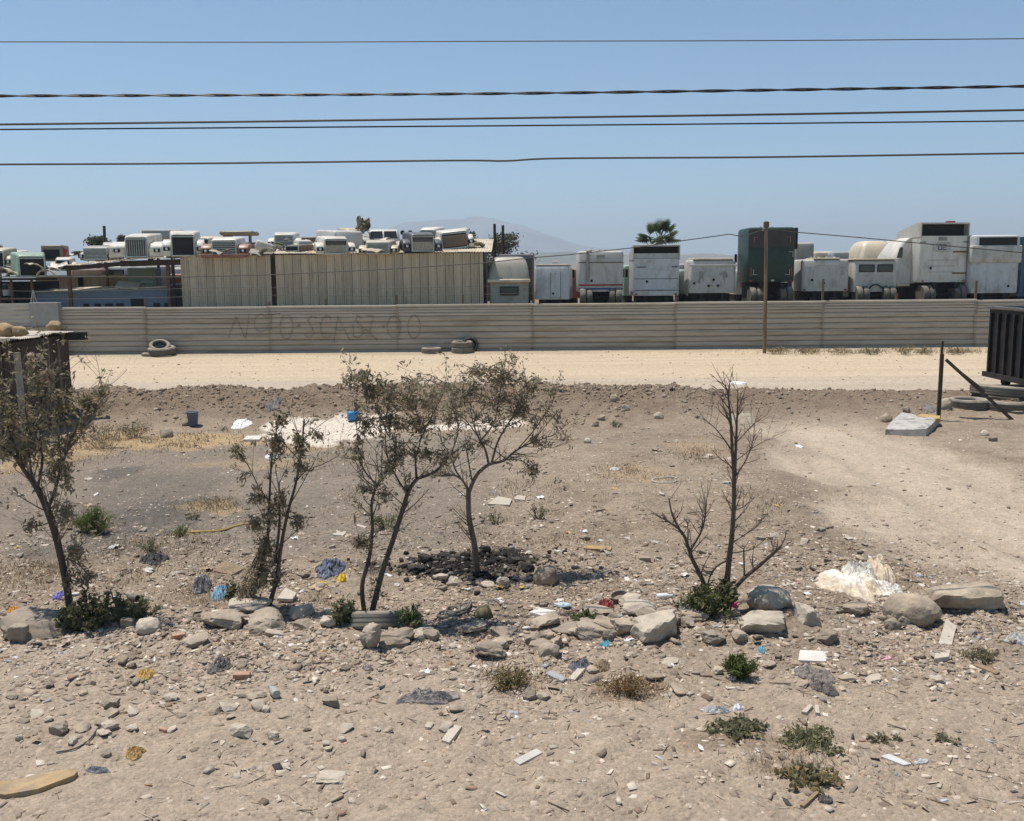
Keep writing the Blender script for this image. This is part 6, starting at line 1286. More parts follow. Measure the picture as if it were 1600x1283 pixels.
M_RK = [mat('rock_tan', (0.335, 0.262, 0.188), 0.95, 0.3, 7, 1.0, 16, col2=(0.22, 0.17, 0.125), amt=0.5, dust=0.25), mat('rock_grey', (0.32, 0.255, 0.192), 0.95, 0.22, 5, 0.8, 22, col2=(0.24, 0.19, 0.145), amt=0.35, dust=0.3),
        mat('rock_pale', (0.43, 0.36, 0.28), 0.95, 0.2, 5, 0.8, 22, col2=(0.33, 0.27, 0.21), amt=0.35, dust=0.2), mat('rock_dark', (0.22, 0.172, 0.13), 0.95, 0.2, 5, 0.5, 25, dust=0.25), mat('rock_burnt', (0.045, 0.038, 0.033), 0.95, 0.4, 5, 0.5, 25, col2=(0.14, 0.115, 0.09), amt=0.25)]
def rock(label, px, pyb, wpx, hpx, m=0, ang=0.35, rough=0.12, sub=4, seed=None, rz=0.0, ry=0.0, deep=0.8, emb=0.38, name='boulder', cat='rock', group=None, smooth=True):
    b = gnd(px, pyb); s = scl(b); seed = seed if seed is not None else int(px * 7 + pyb)
    v, f = rock_verts(sub, seed, ang, rough); w = wpx / s / 2; h = hpx / s
    dep = math.atan2(H - b.z, b.y); vis = 0.88 * h / (math.cos(dep) + 0.35 * math.sin(dep)); d = w * deep
    mn, mx = v.min(0), v.max(0); v = (v - (mn + mx) / 2) / ((mx - mn) / 2)
    v = v * np.array([w, d, vis * (1 + emb) / 2])
    o = MB().add(v.tolist(), f).build(name, M_RK[m], smooth=smooth, ang=24); o.rotation_euler = (0, ry, rz)
    o.location = (b.x, b.y + d * 0.75, hz(b.x, b.y + d * 0.75) + vis * (1 + emb) / 2 - vis * emb)
    return tag(o, label, cat, group)
def zone(x, y):                                      # plain words for where a small thing lies
    u = x / y
    a = 'at the far left' if u < -0.36 else 'left of the middle' if u < -0.1 else 'in the middle' if u < 0.1 else 'right of the middle' if u < 0.36 else 'at the far right'
    b = 'on the lowest dirt strip' if y < 7.6 else 'on the front slope' if y < 9.2 else 'along the rubble line' if y < 10.8 else 'behind the rubble line' if y < 14 else 'on the back lot'
    return b + ' ' + a
CN = {'rock_tan': 'tan', 'rock_grey': 'greyish', 'rock_pale': 'pale', 'rock_dark': 'dark', 'rock_burnt': 'black'}
def zlab(head, o): o['label'] = head + ' ' + zone(o.location.x, o.location.y); return o
G_B = 'boulders along the edge of the lot'
rock('round smooth tan boulder at the right of the burnt ring', 853, 915, 40, 33, 0, 0.02, 0.1, group=G_B)
rock('domed grey boulder right of the dead tree', 1206, 956, 72, 36, 2, 0.05, 0.16, seed=8, group=G_B)
rock('large rounded boulder below the plastic sheet', 1436, 980, 88, 52, 0, 0.02, 0.12, group=G_B)
rock('long flat slab boulder lying at the far right', 1515, 956, 130, 38, 0, 0.45, 0.1, deep=0.5, emb=0.1, group=G_B, rz=-0.05)
rock('pale flat rock below the domed grey boulder', 1200, 990, 84, 32, 2, 0.6, 0.12, group=G_B, ry=0.08)
rock('blocky tan rock between the domed boulder and the large boulder', 1266, 978, 42, 38, 2, 0.6, 0.12, group=G_B)
rock('big pale broken lump in the middle of the rubble line', 1030, 1002, 88, 46, 2, 0.5, 0.16, group=G_B, rz=0.3)
rock('pale sloping slab above the big pale lump', 1000, 962, 60, 20, 2, 0.6, 0.12, group=G_B)
rock('streaked pale rock under the green weed of the dead tree', 1098, 962, 70, 26, 2, 0.5, 0.1, group=G_B, emb=0.35)
rock('large dark boulder at the left edge half covered with dirt', 40, 1000, 120, 44, 3, 0.45, 0.12, group=G_B)
rock('small pyramid-shaped rock at the left edge', 24, 1006, 30, 34, 1, 0.85, 0.08, group=G_B, emb=0.15)
rock('pale oval stone on the rock edge right of the leaning tree', 228, 990, 38, 22, 2, 0.2, 0.06, group=G_B)
rock('small stone just left of the pale oval stone', 196, 980, 22, 14, 0, 0.5, 0.1, group=G_B)
rock('cracked slab rock below the slender tree, right piece', 410, 990, 66, 34, 1, 0.7, 0.14, group=G_B, ry=0.06)
rock('cracked slab rock below the slender tree, left piece', 352, 986, 52, 32, 1, 0.7, 0.14, group=G_B)
rock('flat rock lying across the two cracked slab rocks', 385, 962, 66, 18, 2, 0.7, 0.12, group=G_B, emb=0.05)
rock('upright rough rock leaning before the grey tyre', 578, 1014, 34, 46, 1, 0.5, 0.2, group=G_B, emb=0.1)
rock('low brown clod right of the upright rock', 615, 1012, 58, 24, 3, 0.5, 0.2, group=G_B)
rock('low smooth pale stone right of the grey tyre', 664, 1000, 46, 18, 2, 0.2, 0.08, group=G_B, emb=0.4)
rock('dark block in the dirt under the big boulders', 1297, 1008, 34, 22, 3, 0.6, 0.1, group=G_B)
rock('dark stone left of the pair under the large boulder', 1397, 984, 26, 20, 3, 0.4, 0.1, group=G_B)
rock('dark stone right of the pair under the large boulder', 1417, 980, 26, 22, 3, 0.5, 0.1, group=G_B)
rock('grey half-buried oval stone below the leaning slabs', 858, 1022, 34, 20, 1, 0.1, 0.05, group=G_B, emb=0.45)
rock('thin leaning slab in the middle rubble line', 930, 1000, 66, 22, 1, 0.75, 0.12, group=G_B, ry=0.15)
rock('flat tan slab left of the big pale lump', 978, 992, 46, 22, 0, 0.75, 0.12, group=G_B)
rock('dark broken clod below the flat tan slab', 953, 1002, 24, 20, 3, 0.6, 0.2, group=G_B)
rock('wide low rock beneath the clump of slabs at middle left', 890, 995, 60, 16, 3, 0.6, 0.15, group=G_B)
rock('rough brown clod below the coiled hose', 765, 1030, 56, 24, 3, 0.5, 0.22, group=G_B, ry=0.2)
rock('small block rock right below the brown clod', 828, 1095, 24, 22, 3, 0.6, 0.15, group=G_B)
rock('grey cube of broken concrete under the pale flat rock', 1158, 1006, 26, 18, 1, 0.95, 0.04, group=G_B)
rock('dark rubble lump left of the concrete cube', 1118, 1010, 40, 20, 3, 0.6, 0.2, group=G_B)
rock('buried tan rock under the plastic sheet', 1340, 962, 48, 18, 0, 0.3, 0.1, group=G_B, emb=0.4)
rock('white flat stone in the bottom dirt strip', 515, 1224, 50, 9, 2, 0.8, 0.12, group=G_B, emb=0.5)
rock('tan wedge-shaped stone on the left slope', 172, 1108, 24, 16, 0, 0.9, 0.06, group=G_B)
rock('flat brown stone left of the grey jacket', 515, 1104, 28, 15, 3, 0.6, 0.1, group=G_B)
rock('pale stone with rounded top in the left rubble', 88, 1148, 30, 20, 1, 0.4, 0.12, group=G_B)
rock('large flat pale stone in the left rubble', 374, 1152, 34, 18, 2, 0.6, 0.1, group=G_B)
rock('white lump of plaster at the left of the jacket', 425, 1156, 18, 14, 2, 0.5, 0.1, group=G_B)
rs = random.Random(17)
for k in range(46):
    px = rs.choice([rs.uniform(640, 1320), rs.uniform(640, 1100), rs.uniform(300, 520), rs.uniform(820, 1060)]); py = 990 + 16 * math.sin(px * 0.011) + rs.gauss(0, 13) - (18 if px > 1150 else 0)
    o = rock('flat broken slab half buried in the rubble line', px, py, rs.uniform(18, 52), rs.uniform(8, 19), rs.choice([0, 1, 2, 0, 3]), 0.95, 0.14, 3, seed=1300 + k, rz=rs.uniform(-0.6, 0.6), ry=rs.uniform(-0.3, 0.3), emb=0.3, name='rubble_chunk', group='broken slabs along the rubble line'); zlab(CN[o.data.materials[0].name] + ' flat broken slab half buried', o)
for k in range(60):
    px = rs.uniform(10, 720) if k < 40 else rs.uniform(800, 1500); py = (rs.gauss(1125, 34) if k < 40 else rs.gauss(1050, 30)); py = min(max(py, 1030), 1210)
    o = rock('angular rubble chunk on the foreground slope', px, py, rs.uniform(12, 30), rs.uniform(5, 11), rs.choice([0, 1, 2, 2, 0]), 0.98, 0.16, 2, seed=1500 + k, rz=rs.uniform(-1.5, 1.5), ry=rs.uniform(-0.3, 0.3), emb=0.25, name='rubble_chunk', group='angular chunks on the foreground slope'); zlab(CN[o.data.materials[0].name] + ' angular rubble chunk', o)
# burnt ring
rr_ = random.Random(3)
for k in range(20):
    if k in (1, 3, 6, 8, 11, 17, 19): continue
    a = 2 * math.pi * k / 20 + rr_.uniform(-0.25, 0.25); px = 742 + (84 + rr_.uniform(-14, 10)) * math.cos(a); py = 884 - (24 + rr_.uniform(-6, 4)) * math.sin(a)
    pale = k in (13, 14, 15, 16); lab = 'blackened stone of the burnt ring round the small tree' if not pale else 'pale stone at the front of the burnt ring'
    rock(lab, px, py + 8, rr_.uniform(12, 30), rr_.uniform(7, 17), 2 if pale else (4 if k < 12 or rr_.random() < 0.4 else 1), 0.5, 0.14, 3, seed=500 + k, name='ring_stone', group='front stones of the burnt ring' if pale else ('back stones of the burnt ring'), smooth=True)
# dirt bank stones
for k, (px, py, w, m_, lab) in enumerate([(961, 628, 16, 0, 'tan stone on top of the dirt bank'), (978, 642, 13, 2, 'round pale stone on the bank slope'), (940, 657, 13, 0, 'tan stone at the foot of the bank'), (930, 667, 13, 0, 'lowest tan stone below the bank'), (1030, 655, 16, 2, 'pale square stone at the right foot of the bank'), (1388, 660, 20, 0, 'round tan stone left of the mattress'), (1418, 645, 12, 1, 'grey stone behind the mattress'), (258, 684, 22, 1, 'flat block in the straw left of the bucket'), (290, 666, 14, 3, 'dark stone left of the bucket'), (918, 693, 12, 2, 'white stone below the bank in the middle'), (1521, 640, 12, 3, 'dark stone by the flat tyre'), (1480, 640, 26, 0, 'tan clod at the foot of the broken post'), (1540, 681, 13, 2, 'white stone in the dirt below the heap of tyres'), (1553, 690, 13, 3, 'dark stone below the heap of tyres')]):
    rock(lab, px, py, w, w * 0.75, m_, 0.35, 0.1, 3, seed=700 + k, name='stone', group='stones near the dirt bank')
# stones on the shack roof
for k, (px, py, w, lab) in enumerate([(86, 514, 25, 'round tan stone on the corner of the shack roof'), (8, 526, 34, 'large brown stone on the shack roof at left'), (32, 524, 26, 'tan lumpy stone right of the large one on the shack roof')]):
    p = at(px, py, 24.2 if k == 0 else 22.0); s = scl(p); v, f = rock_verts(3, 60 + k, 0.3, 0.14); q = np.array([w / s / 2, w / s / 2, w / s * 0.36]); zr2 = 2.45
    o = MB().add((v * q).tolist(), f).build('roof_stone', mat('tan_roof_stone', (0.34, 0.235, 0.13), 0.95, 0.25, 4, 0.5), smooth=True, ang=45); o.location = (p.x, p.y, zr2 + q[2] * 0.75); tag(o, lab, 'rock', 'stones on the shack roof')
# bricks
def brick(label, px, py, wpx, rz, m):
    b = gnd(px, py); w = wpx / scl(b); o = MB().box(-w / 2, w / 2, -w * 0.24, w * 0.24, -0.02, w * 0.34, bev=0.008).build('brick', m); o.location = b; o.rotation_euler = (0.1, 0.04, rz); return tag(o, label, 'brick', 'bricks in the dirt')
M_BRICK = mat('red_brick', (0.36, 0.19, 0.12), 0.9, 0.2, 8, 0.4, dust=0.3)
brick('whole pale red brick on the left slope', 378, 1059, 26, 0.1, M_BRICK); brick('broken red brick right of the pale oval stone', 279, 996, 20, 0.6, M_BRICK); brick('broken brick chip in the left rubble', 256, 1142, 15, -0.4, M_BRICK)
brick('half brick on the dirt left of the dead tree', 1007, 876, 18, 0.05, mat('tan_brick', (0.33, 0.25, 0.18), 0.9, 0.2, 8, 0.3))
# ---- crumpled cloth, bags
def crumple(label, px, py, wpx, hpx, hgt_, m, name, cat, seed=1, fold=3.0, rz=0.0, group=None, n=38, sharp=1.0):
    b = gnd(px, py); s = scl(b); ax = wpx / s / 2; ay = max(hpx, 4) * b.y * b.y / (H * F) / 2 * 0.9; r = np.random.default_rng(seed)
    fs = []; U, Vv = np.meshgrid(np.linspace(-1, 1, n + 1), np.linspace(-1, 1, n + 1), indexing='ij'); U = U.ravel(); Vv = Vv.ravel()
    A = np.arctan2(Vv, U); R_ = 1 + 0.9 * fbm(np.cos(A) * 1.9 + seed, np.sin(A) * 1.9, 4, seed); k = np.maximum(np.abs(U), np.abs(Vv)); q = np.maximum(np.hypot(U, Vv), 1e-6)
    x = U * k / q * R_ * ax; y = Vv * k / q * R_ * ay; X = b.x + x * math.cos(rz) - y * math.sin(rz); Y_ = b.y + x * math.sin(rz) + y * math.cos(rz)
    f_ = 1 - np.abs(fbm(U * fold * 0.7 + seed, Vv * fold * 0.7, 2, seed + 7)) * 4; f2 = 1 - np.abs(fbm(U * fold * 1.6 + seed, Vv * fold * 1.6, 2, seed + 9)) * 4
    f3 = 1 - np.abs(fbm(U * fold * 3.4 + 3 * seed, Vv * fold * 2.2, 2, seed + 13)) * 4
    X = X + ax * 0.10 * fbm(U * 4 + seed, Vv * 4, 2, seed + 15); Y_ = Y_ + ay * 0.16 * fbm(U * 4 - seed, Vv * 4, 2, seed + 17)
    z = 0.8 * hgt_ * np.maximum(0, 1 - k ** 4) * (0.06 + 0.50 * np.maximum(f_, 0) ** 1.6 + 0.30 * np.maximum(f2, 0) ** 1.6 + 0.22 * np.maximum(f3, 0) ** 2) * sharp
    vs = np.stack([X - b.x, Y_ - b.y, hgt(X, Y_) - b.z + z - np.where(k > 0.97, 0.03, -0.004)], 1).tolist()
    for i in range(n):
        for j in range(n): a = i * (n + 1) + j; fs.append((a, a + n + 1, a + n + 2, a + 1))
    o = MB().add(vs, fs).build(name, m, smooth=True, ang=28, loc=b); return tag(o, label, cat, group)
def cloth(n, c, v=0.22, **k): return mat(n, c, 0.85, v, 6, 0.35, 35, **k)
ps = crumple('large crumpled cream plastic sheet behind the big boulders', 1332, 916, 108, 46, 0.17, mat('cream_plastic', (0.56, 0.45, 0.32), 0.5, 0.12, 5, 0.4, 14, col2=(0.68, 0.62, 0.54), amt=0.5, s2=3), 'plastic_sheet', 'plastic sheet', 4, 1.3, n=48)
crumple('clear white plastic film on top of the cream sheet', 1342, 898, 50, 18, 0.20, mat('white_film', (0.66, 0.61, 0.53), 0.5, 0.1, 6, 0.5, 18), 'plastic_film', 'plastic film', 9, 3.5, n=30)
crumple('rounded pale sack behind the plastic sheet', 1378, 896, 40, 26, 0.24, cloth('pale_sack', (0.60, 0.49, 0.35)), 'sack', 'sack', 12, 1.2)
crumple('trailing end of white film beside the large boulder', 1386, 926, 56, 26, 0.12, MATS['white_film'], 'plastic_film', 'plastic film', 15, 3.5, n=30)
crumple('torn red rag by the pale slab', 946, 952, 26, 13, 0.14, cloth('red_rag', (0.42, 0.10, 0.09)), 'rag', 'rag', 3)
crumple('small red scrap left of the red rag', 927, 951, 12, 6, 0.06, MATS['red_rag'], 'rag', 'rag', 5, n=12)
crumple('long grey purple jacket lying in the middle foreground', 668, 1092, 92, 22, 0.10, cloth('grey_jacket', (0.20, 0.175, 0.17), dust=0.35), 'jacket', 'clothing', 6, 3.2, rz=0.03, n=36)
crumple('dark bundled clothes heap on the right slope', 1272, 1056, 62, 30, 0.085, cloth('dark_clothes', (0.085, 0.075, 0.078), dust=0.3), 'clothes', 'clothing', 8, 2.6, rz=-0.3, n=36)
crumple('dark trouser leg at the end of the clothes heap', 1286, 1078, 40, 16, 0.10, cloth('dark_trouser', (0.13, 0.11, 0.10), dust=0.3), 'trousers', 'clothing', 18, 2.0, rz=-0.5)
crumple('black rag bundle on the ash patch at left', 240, 876, 42, 20, 0.15, cloth('black_rag', (0.035, 0.034, 0.038), dust=0.2), 'rag', 'rag', 11, 3.0)
crumple('grey plastic bag left of the slender tree', 315, 914, 30, 18, 0.16, cloth('grey_bag', (0.16, 0.16, 0.17), dust=0.3), 'bag', 'bag', 13, 2.6)
crumple('light blue plastic bag left of the slender tree foot', 346, 928, 26, 18, 0.14, cloth('blue_bag', (0.26, 0.42, 0.52)), 'bag', 'bag', 14, 2.6)
crumple('small violet bag left of the leaning tree', 92, 936, 14, 14, 0.10, cloth('violet_bag', (0.24, 0.20, 0.52)), 'bag', 'bag', 16, n=14)
crumple('small orange pouch on the dark boulder at left', 24, 956, 18, 8, 0.08, cloth('orange_pouch', (0.55, 0.25, 0.05)), 'bag', 'bag', 17, n=14)
crumple('blue and black rubbish heap left of the forked tree', 516, 890, 42, 34, 0.16, mat('mixed_rubbish', (0.20, 0.23, 0.32), 0.7, 0.3, 7, 0.5, 25, col2=(0.05, 0.05, 0.055), amt=0.6, s2=6), 'rubbish_heap', 'rubbish', 19, 3.6, n=34)
crumple('bright yellow bag at the rubbish heap', 534, 906, 14, 13, 0.13, cloth('yellow_bag', (0.75, 0.50, 0.03), 0.12), 'bag', 'bag', 20, n=16)
crumple('yellow scrap left of the bright yellow bag', 503, 914, 18, 9, 0.06, MATS['yellow_bag'], 'rag', 'rag', 21, n=14)
crumple('crumpled yellow ochre rag on the left slope', 228, 1056, 32, 14, 0.07, cloth('ochre_rag', (0.52, 0.33, 0.09), dust=0.2), 'rag', 'rag', 22)
crumple('tan leather-like rag low in the left foreground', 210, 1178, 30, 22, 0.07, cloth('tan_rag', (0.46, 0.30, 0.12)), 'rag', 'rag', 23)
crumple('dark torn strip of plastic above the whole brick', 345, 1044, 34, 28, 0.08, cloth('black_plastic', (0.07, 0.07, 0.075), dust=0.3), 'plastic_strip', 'plastic', 24, 3.6)
crumple('blue grey torn plastic above the foam strip', 152, 1206, 36, 10, 0.05, cloth('bluegrey_plastic', (0.20, 0.22, 0.25), dust=0.3), 'plastic_strip', 'plastic', 25)
crumple('grey purple rag right of the tan clod line', 575, 1046, 20, 10, 0.06, MATS['grey_jacket'], 'rag', 'rag', 26, n=14)
crumple('dark blue crumpled rag below the leaning slabs', 908, 1042, 34, 20, 0.10, cloth('navy_rag', (0.09, 0.10, 0.14), dust=0.35), 'rag', 'rag', 27)
crumple('brown crumpled sack piece beside the navy rag', 940, 1044, 30, 16, 0.08, cloth('brown_sack', (0.27, 0.19, 0.12)), 'rag', 'rag', 28)
crumple('grey crumpled paper by the creeping weed', 1118, 1112, 46, 12, 0.06, cloth('grey_paper', (0.44, 0.43, 0.41)), 'paper', 'paper', 29)
crumple('white blue crumpled paper at the end of the grey paper', 1152, 1108, 18, 9, 0.06, cloth('white_paper', (0.72, 0.72, 0.74), 0.08), 'paper', 'paper', 30, n=14)
crumple('teal scrap right of the rubble line', 1190, 1018, 10, 12, 0.06, cloth('teal_scrap', (0.10, 0.30, 0.38)), 'plastic_scrap', 'plastic', 31, n=10)
crumple('teal and white wrapper below the dark clod', 945, 1008, 18, 10, 0.05, MATS['teal_scrap'], 'wrapper', 'wrapper', 32, n=12)
crumple('pink wrapper on the right slope', 1381, 1030, 24, 9, 0.04, cloth('pink_wrap', (0.62, 0.36, 0.36)), 'wrapper', 'wrapper', 33, n=12)
crumple('pale grey rag at the right edge below the slab boulder', 1592, 1000, 40, 14, 0.08, cloth('pale_rag', (0.48, 0.46, 0.43)), 'rag', 'rag', 34)
crumple('white foam lumps at the end of the white spill', 377, 664, 30, 8, 0.12, cloth('white_foam', (0.75, 0.74, 0.72), 0.08), 'foam', 'foam', 35)
crumple('white crumpled paper under the slender tree', 283 + 140, 714, 22, 6, 0.10, MATS['white_paper'], 'paper', 'paper', 36, n=12)
crumple('white paper scrap on the road edge', 1152, 599, 26, 4, 0.08, MATS['white_paper'], 'paper', 'paper', 37, n=12)
crumple('black plastic in the bank beside the yellow clod', 1452, 638, 24, 7, 0.10, MATS['black_plastic'], 'plastic_strip', 'plastic', 38, n=14)
crumple('black plastic lump stuck in the dirt bank', 428, 634, 24, 8, 0.16, MATS['black_plastic'], 'plastic_strip', 'plastic', 39, n=14)
crumple('grey blue rag strip low in the right foreground', 1440, 1192, 24, 10, 0.03, MATS['pale_rag'], 'rag', 'rag', 40, n=12)
crumple('dark shoe-like rag at bottom centre', 1290, 1252, 26, 14, 0.06, MATS['dark_clothes'], 'rag', 'rag', 41, n=14)
# ---- flat boards, planks, plates
def board(label, pts, th, m, name, cat, lift=0.0, group=None, tilt=0.0):
    q = [gnd(x, y) for x, y in pts]; c = sum(q, Vector()) / len(q); n = len(q)
    low = [(p.x - c.x, p.y - c.y, p.z - c.z + lift - 0.015) for p in q]; top_ = [(p.x - c.x, p.y - c.y, p.z - c.z + lift + th + tilt * i) for i, p in enumerate(q)]
    o = MB().add(low + top_, [tuple(reversed(range(n))), tuple(range(n, 2 * n))] + [(i, (i + 1) % n, n + (i + 1) % n, n + i) for i in range(n)]).build(name, m, loc=c)
    bm = bmesh.new(); bm.from_mesh(o.data); bmesh.ops.recalc_face_normals(bm, faces=bm.faces[:]); bm.to_mesh(o.data); bm.free()
    return tag(o, label, cat, group)
M_PLANK = mat('pale_plank', (0.47, 0.40, 0.32), 0.9, 0.14, 4, 0.3, 30, stretch=(4, 1, 1)); M_CARD = mat('cardboard', (0.44, 0.33, 0.21), 0.9, 0.14, 5, 0.2); M_TILE = mat('pale_tile', (0.60, 0.55, 0.48), 0.7, 0.1, 5); M_SLAT = mat('grey_slate', (0.30, 0.29, 0.28), 0.85, 0.15, 5, 0.3); M_BWOOD = mat('brown_wood', (0.24, 0.165, 0.10), 0.9, 0.2, 5, 0.3)
board('wide pale plank pointing to the camera below the large boulder', [(1459, 1036), (1482, 1032), (1494, 985), (1478, 972)], 0.04, M_PLANK, 'plank', 'plank', 0.0)
board('pale cardboard strip in the middle of the bottom dirt', [(802, 1190), (812, 1197), (848, 1178), (838, 1172)], 0.012, mat('grey_card', (0.46, 0.42, 0.37), 0.85, 0.1), 'cardboard_strip', 'cardboard', 0.0)
board('pale square tile left of the pale blue plate', [(826, 960), (852, 966), (869, 957), (842, 951)], 0.02, M_TILE, 'tile', 'tile')
board('brown cardboard piece at the rubbish heap', [(482, 921), (497, 925), (512, 917), (494, 913)], 0.015, M_CARD, 'cardboard_piece', 'cardboard')
board('pale flat board left of the forked tree foot', [(433, 942), (457, 944), (464, 934), (446, 926)], 0.02, M_PLANK, 'board', 'board', 0.04)
board('narrow plank on the slope below the navy rag', [(888, 1064), (898, 1066), (914, 1048), (906, 1044)], 0.025, M_PLANK, 'plank', 'plank')
board('grey slate piece left of the narrow plank', [(852, 1056), (878, 1068), (886, 1063), (862, 1050)], 0.02, M_SLAT, 'slate', 'slate')
board('pale plank fragment on the middle slope', [(690, 1160), (702, 1164), (722, 1138), (706, 1136)], 0.02, M_PLANK, 'plank', 'plank')
board('pale plate-like panel on the right slope above the clothes', [(1247, 1034), (1290, 1036), (1297, 1020), (1250, 1018)], 0.015, M_TILE, 'panel', 'panel')
board('pale grey strip low on the right', [(1376, 1184), (1412, 1198), (1424, 1196), (1388, 1180)], 0.012, mat('pale_strip', (0.52, 0.50, 0.47), 0.8, 0.1), 'panel_strip', 'panel')
board('brown stick-like plank on the right slope', [(1520, 1042), (1556, 1056), (1562, 1053), (1526, 1038)], 0.02, M_BWOOD, 'plank', 'plank')
board('rusty brown sheet left of the slender tree', [(334, 894), (362, 900), (382, 890), (350, 880)], 0.02, M_BWOOD, 'wooden_sheet', 'board')
board('pale cardboard scrap in the mid lot behind the forked tree', [(519, 836), (536, 838), (542, 832), (526, 829)], 0.012, M_PLANK, 'cardboard_piece', 'cardboard')
board('dark burnt stick bottom right of the creeping weed', [(1250, 1262), (1256, 1264), (1280, 1242), (1275, 1240)], 0.02, M_BWOOD, 'stick', 'stick')
board('pale bent stick piece above the weed mats, left arm', [(1252, 1116), (1260, 1118), (1270, 1107), (1264, 1105)], 0.025, M_PLANK, 'stick', 'stick')
board('pale bent stick piece above the weed mats, right arm', [(1274, 1118), (1281, 1119), (1279, 1106), (1273, 1106)], 0.025, M_PLANK, 'stick', 'stick')
board('white flat crate lid beside the white spill', [(380, 690), (405, 690), (410, 684), (386, 684)], 0.05, M_TILE, 'crate_cover', 'crate lid')
board('pale flat stones behind the burnt ring, left piece', [(762, 790), (796, 792), (800, 782), (778, 778)], 0.03, mat('flat_stone', (0.42, 0.36, 0.28), 0.9, 0.14, 4, 0.3), 'flat_stone', 'rock')
board('pale flat stone behind the burnt ring, right piece', [(803, 782), (820, 784), (821, 778), (808, 776)], 0.03, MATS['flat_stone'], 'flat_stone', 'rock')
board('tan board lying in the dirt left of the dead tree', [(912, 860), (954, 862), (956, 857), (914, 855)], 0.03, mat('ochre_board', (0.36, 0.24, 0.11), 0.9, 0.2), 'board', 'board')
# foam strip at bottom left
ft = board('long ochre foam strip at the bottom left corner', [(-20, 1246), (8, 1249), (60, 1240), (116, 1219), (122, 1212), (112, 1208), (60, 1216), (20, 1228), (-20, 1228)], 0.035, mat('ochre_foam', (0.36, 0.25, 0.13), 0.9, 0.18, 4, 0.5, 20, col2=(0.27, 0.2, 0.13), amt=0.5, s2=5), 'foam_strip', 'foam')
# plate, bottle, ball, pot, tin, hoses, cups
p = gnd(878, 949); o = MB().lathe([(0, 0.012), (0.07, 0.014), (0.095, 0.03), (0.10, 0.03), (0.075, 0.006), (0, 0.004)], 24).build('plate', mat('pale_blue_plate', (0.42, 0.50, 0.52), 0.4, 0.08), loc=p, smooth=True); o.rotation_euler = (-0.12, 0, 0); tag(o, 'pale blue plate lying right of the pale tile', 'plate')
p = gnd(1037, 936); bt = empty('bottle', p + Vector((0, 0, 0.03)), 'white plastic bottle lying left of the green weed', 'bottle', rz=0.2)
MB().lathe([(0, -0.09), (0.034, -0.088), (0.036, -0.08), (0.036, 0.04), (0.014, 0.075), (0.014, 0.09)], 16, axis='x').build('body', mat('white_bottle', (0.72, 0.71, 0.68), 0.35, 0.06), bt, smooth=True); MB().lathe([(0, 0.112), (0.016, 0.11), (0.016, 0.09)], 12, axis='x').build('cap', mat('bottle_cap', (0.4, 0.5, 0.6), 0.4), bt)
p = gnd(1147, 948); v, f = ICO[2]; o = MB().add((v * 0.032).tolist(), f).build('ball', mat('pink_plastic', (0.75, 0.04, 0.22), 0.4, 0.05), loc=p + Vector((0, 0, 0.03)), smooth=True, ang=80); tag(o, 'small hot pink ball at the foot of the dead tree', 'ball')
p = gnd(969, 938); o = MB().lathe([(0, 0.01), (0.085, 0.01), (0.10, 0.075), (0.105, 0.08), (0.095, 0.08), (0.08, 0.03), (0, 0.028)], 20).build('tin', mat('rusty_tin', (0.115, 0.085, 0.07), 0.8, 0.3, 8, dust=0.4), loc=p, smooth=True); o.rotation_euler = (0.15, -0.2, 0); tag(o, 'dark rusty tin bowl behind the red rag', 'tin')
p = gnd(746, 964); pt = empty('clay_pot', p, 'mossy brown pot lying beside the coiled hose', 'pot', rz=0.3, ry=1.25)
MB().lathe([(0, -0.02), (0.05, -0.02), (0.085, 0.05), (0.08, 0.12), (0.06, 0.13), (0.06, 0.11), (0.065, 0.05), (0, 0.0)], 18).build('bowl', mat('mossy_pot', (0.14, 0.115, 0.055), 0.9, 0.25, 6, 0.3), pt, smooth=True); MB().lathe([(0.058, 0.125), (0.07, 0.13), (0.07, 0.145), (0.058, 0.145)], 18, closed=True).build('lip', MATS['mossy_pot'], pt)
for px, py, r, lab in ((716, 958, 21, 'coiled grey hose in front of the burnt ring'), (700, 968, 18, 'second looser hose coil left below the first')):
    p = gnd(px, py); R_ = r / scl(p); Q = []
    for k in range(110 if r == 21 else 60):
        a = k * 0.2; q = R_ * (1 - 0.05 * math.sin(k * 0.7) - 0.0012 * k); X = p.x + q * math.cos(a); Y_ = p.y + 0.1 + q * 1.1 * math.sin(a); Q.append((X - p.x, Y_ - p.y, hz(X, Y_) - p.z + 0.015 + 0.012 * (k * 0.2 / 6.28)))
    tag(MB().tube(Q, 0.010, 6).build('hose', mat('grey_hose', (0.19, 0.165, 0.135), 0.8, 0.2), loc=p, smooth=True), lab, 'hose', 'hoses in the dirt')
p = gnd(1038, 752); R_ = 0.2; Q = [(R_ * math.cos(k * 0.3) * 1.1, R_ * math.sin(k * 0.3) * 1.2, hz(p.x + R_ * math.cos(k * 0.3), p.y + R_ * math.sin(k * 0.3)) - p.z + 0.02) for k in range(21)]
tag(MB().tube(Q, 0.011, 5).build('wire_hoop', mat('pale_hoop', (0.50, 0.44, 0.36), 0.8), loc=p), 'thin pale hoop on the mid lot left of the dead tree', 'hoop')
Q = [gnd(x, y) + Vector((0, 0, 0.02)) for x, y in ((270, 836), (290, 834), (312, 832), (335, 831), (352, 829), (366, 824), (384, 820), (400, 822))]
tag(MB().tube([q - Q[0] for q in spl(Q, 5)], 0.018, 5).build('rope', mat('yellow_rope', (0.50, 0.36, 0.12), 0.8, 0.15), loc=Q[0], smooth=True), 'yellow rope lying across the ash patch', 'rope')
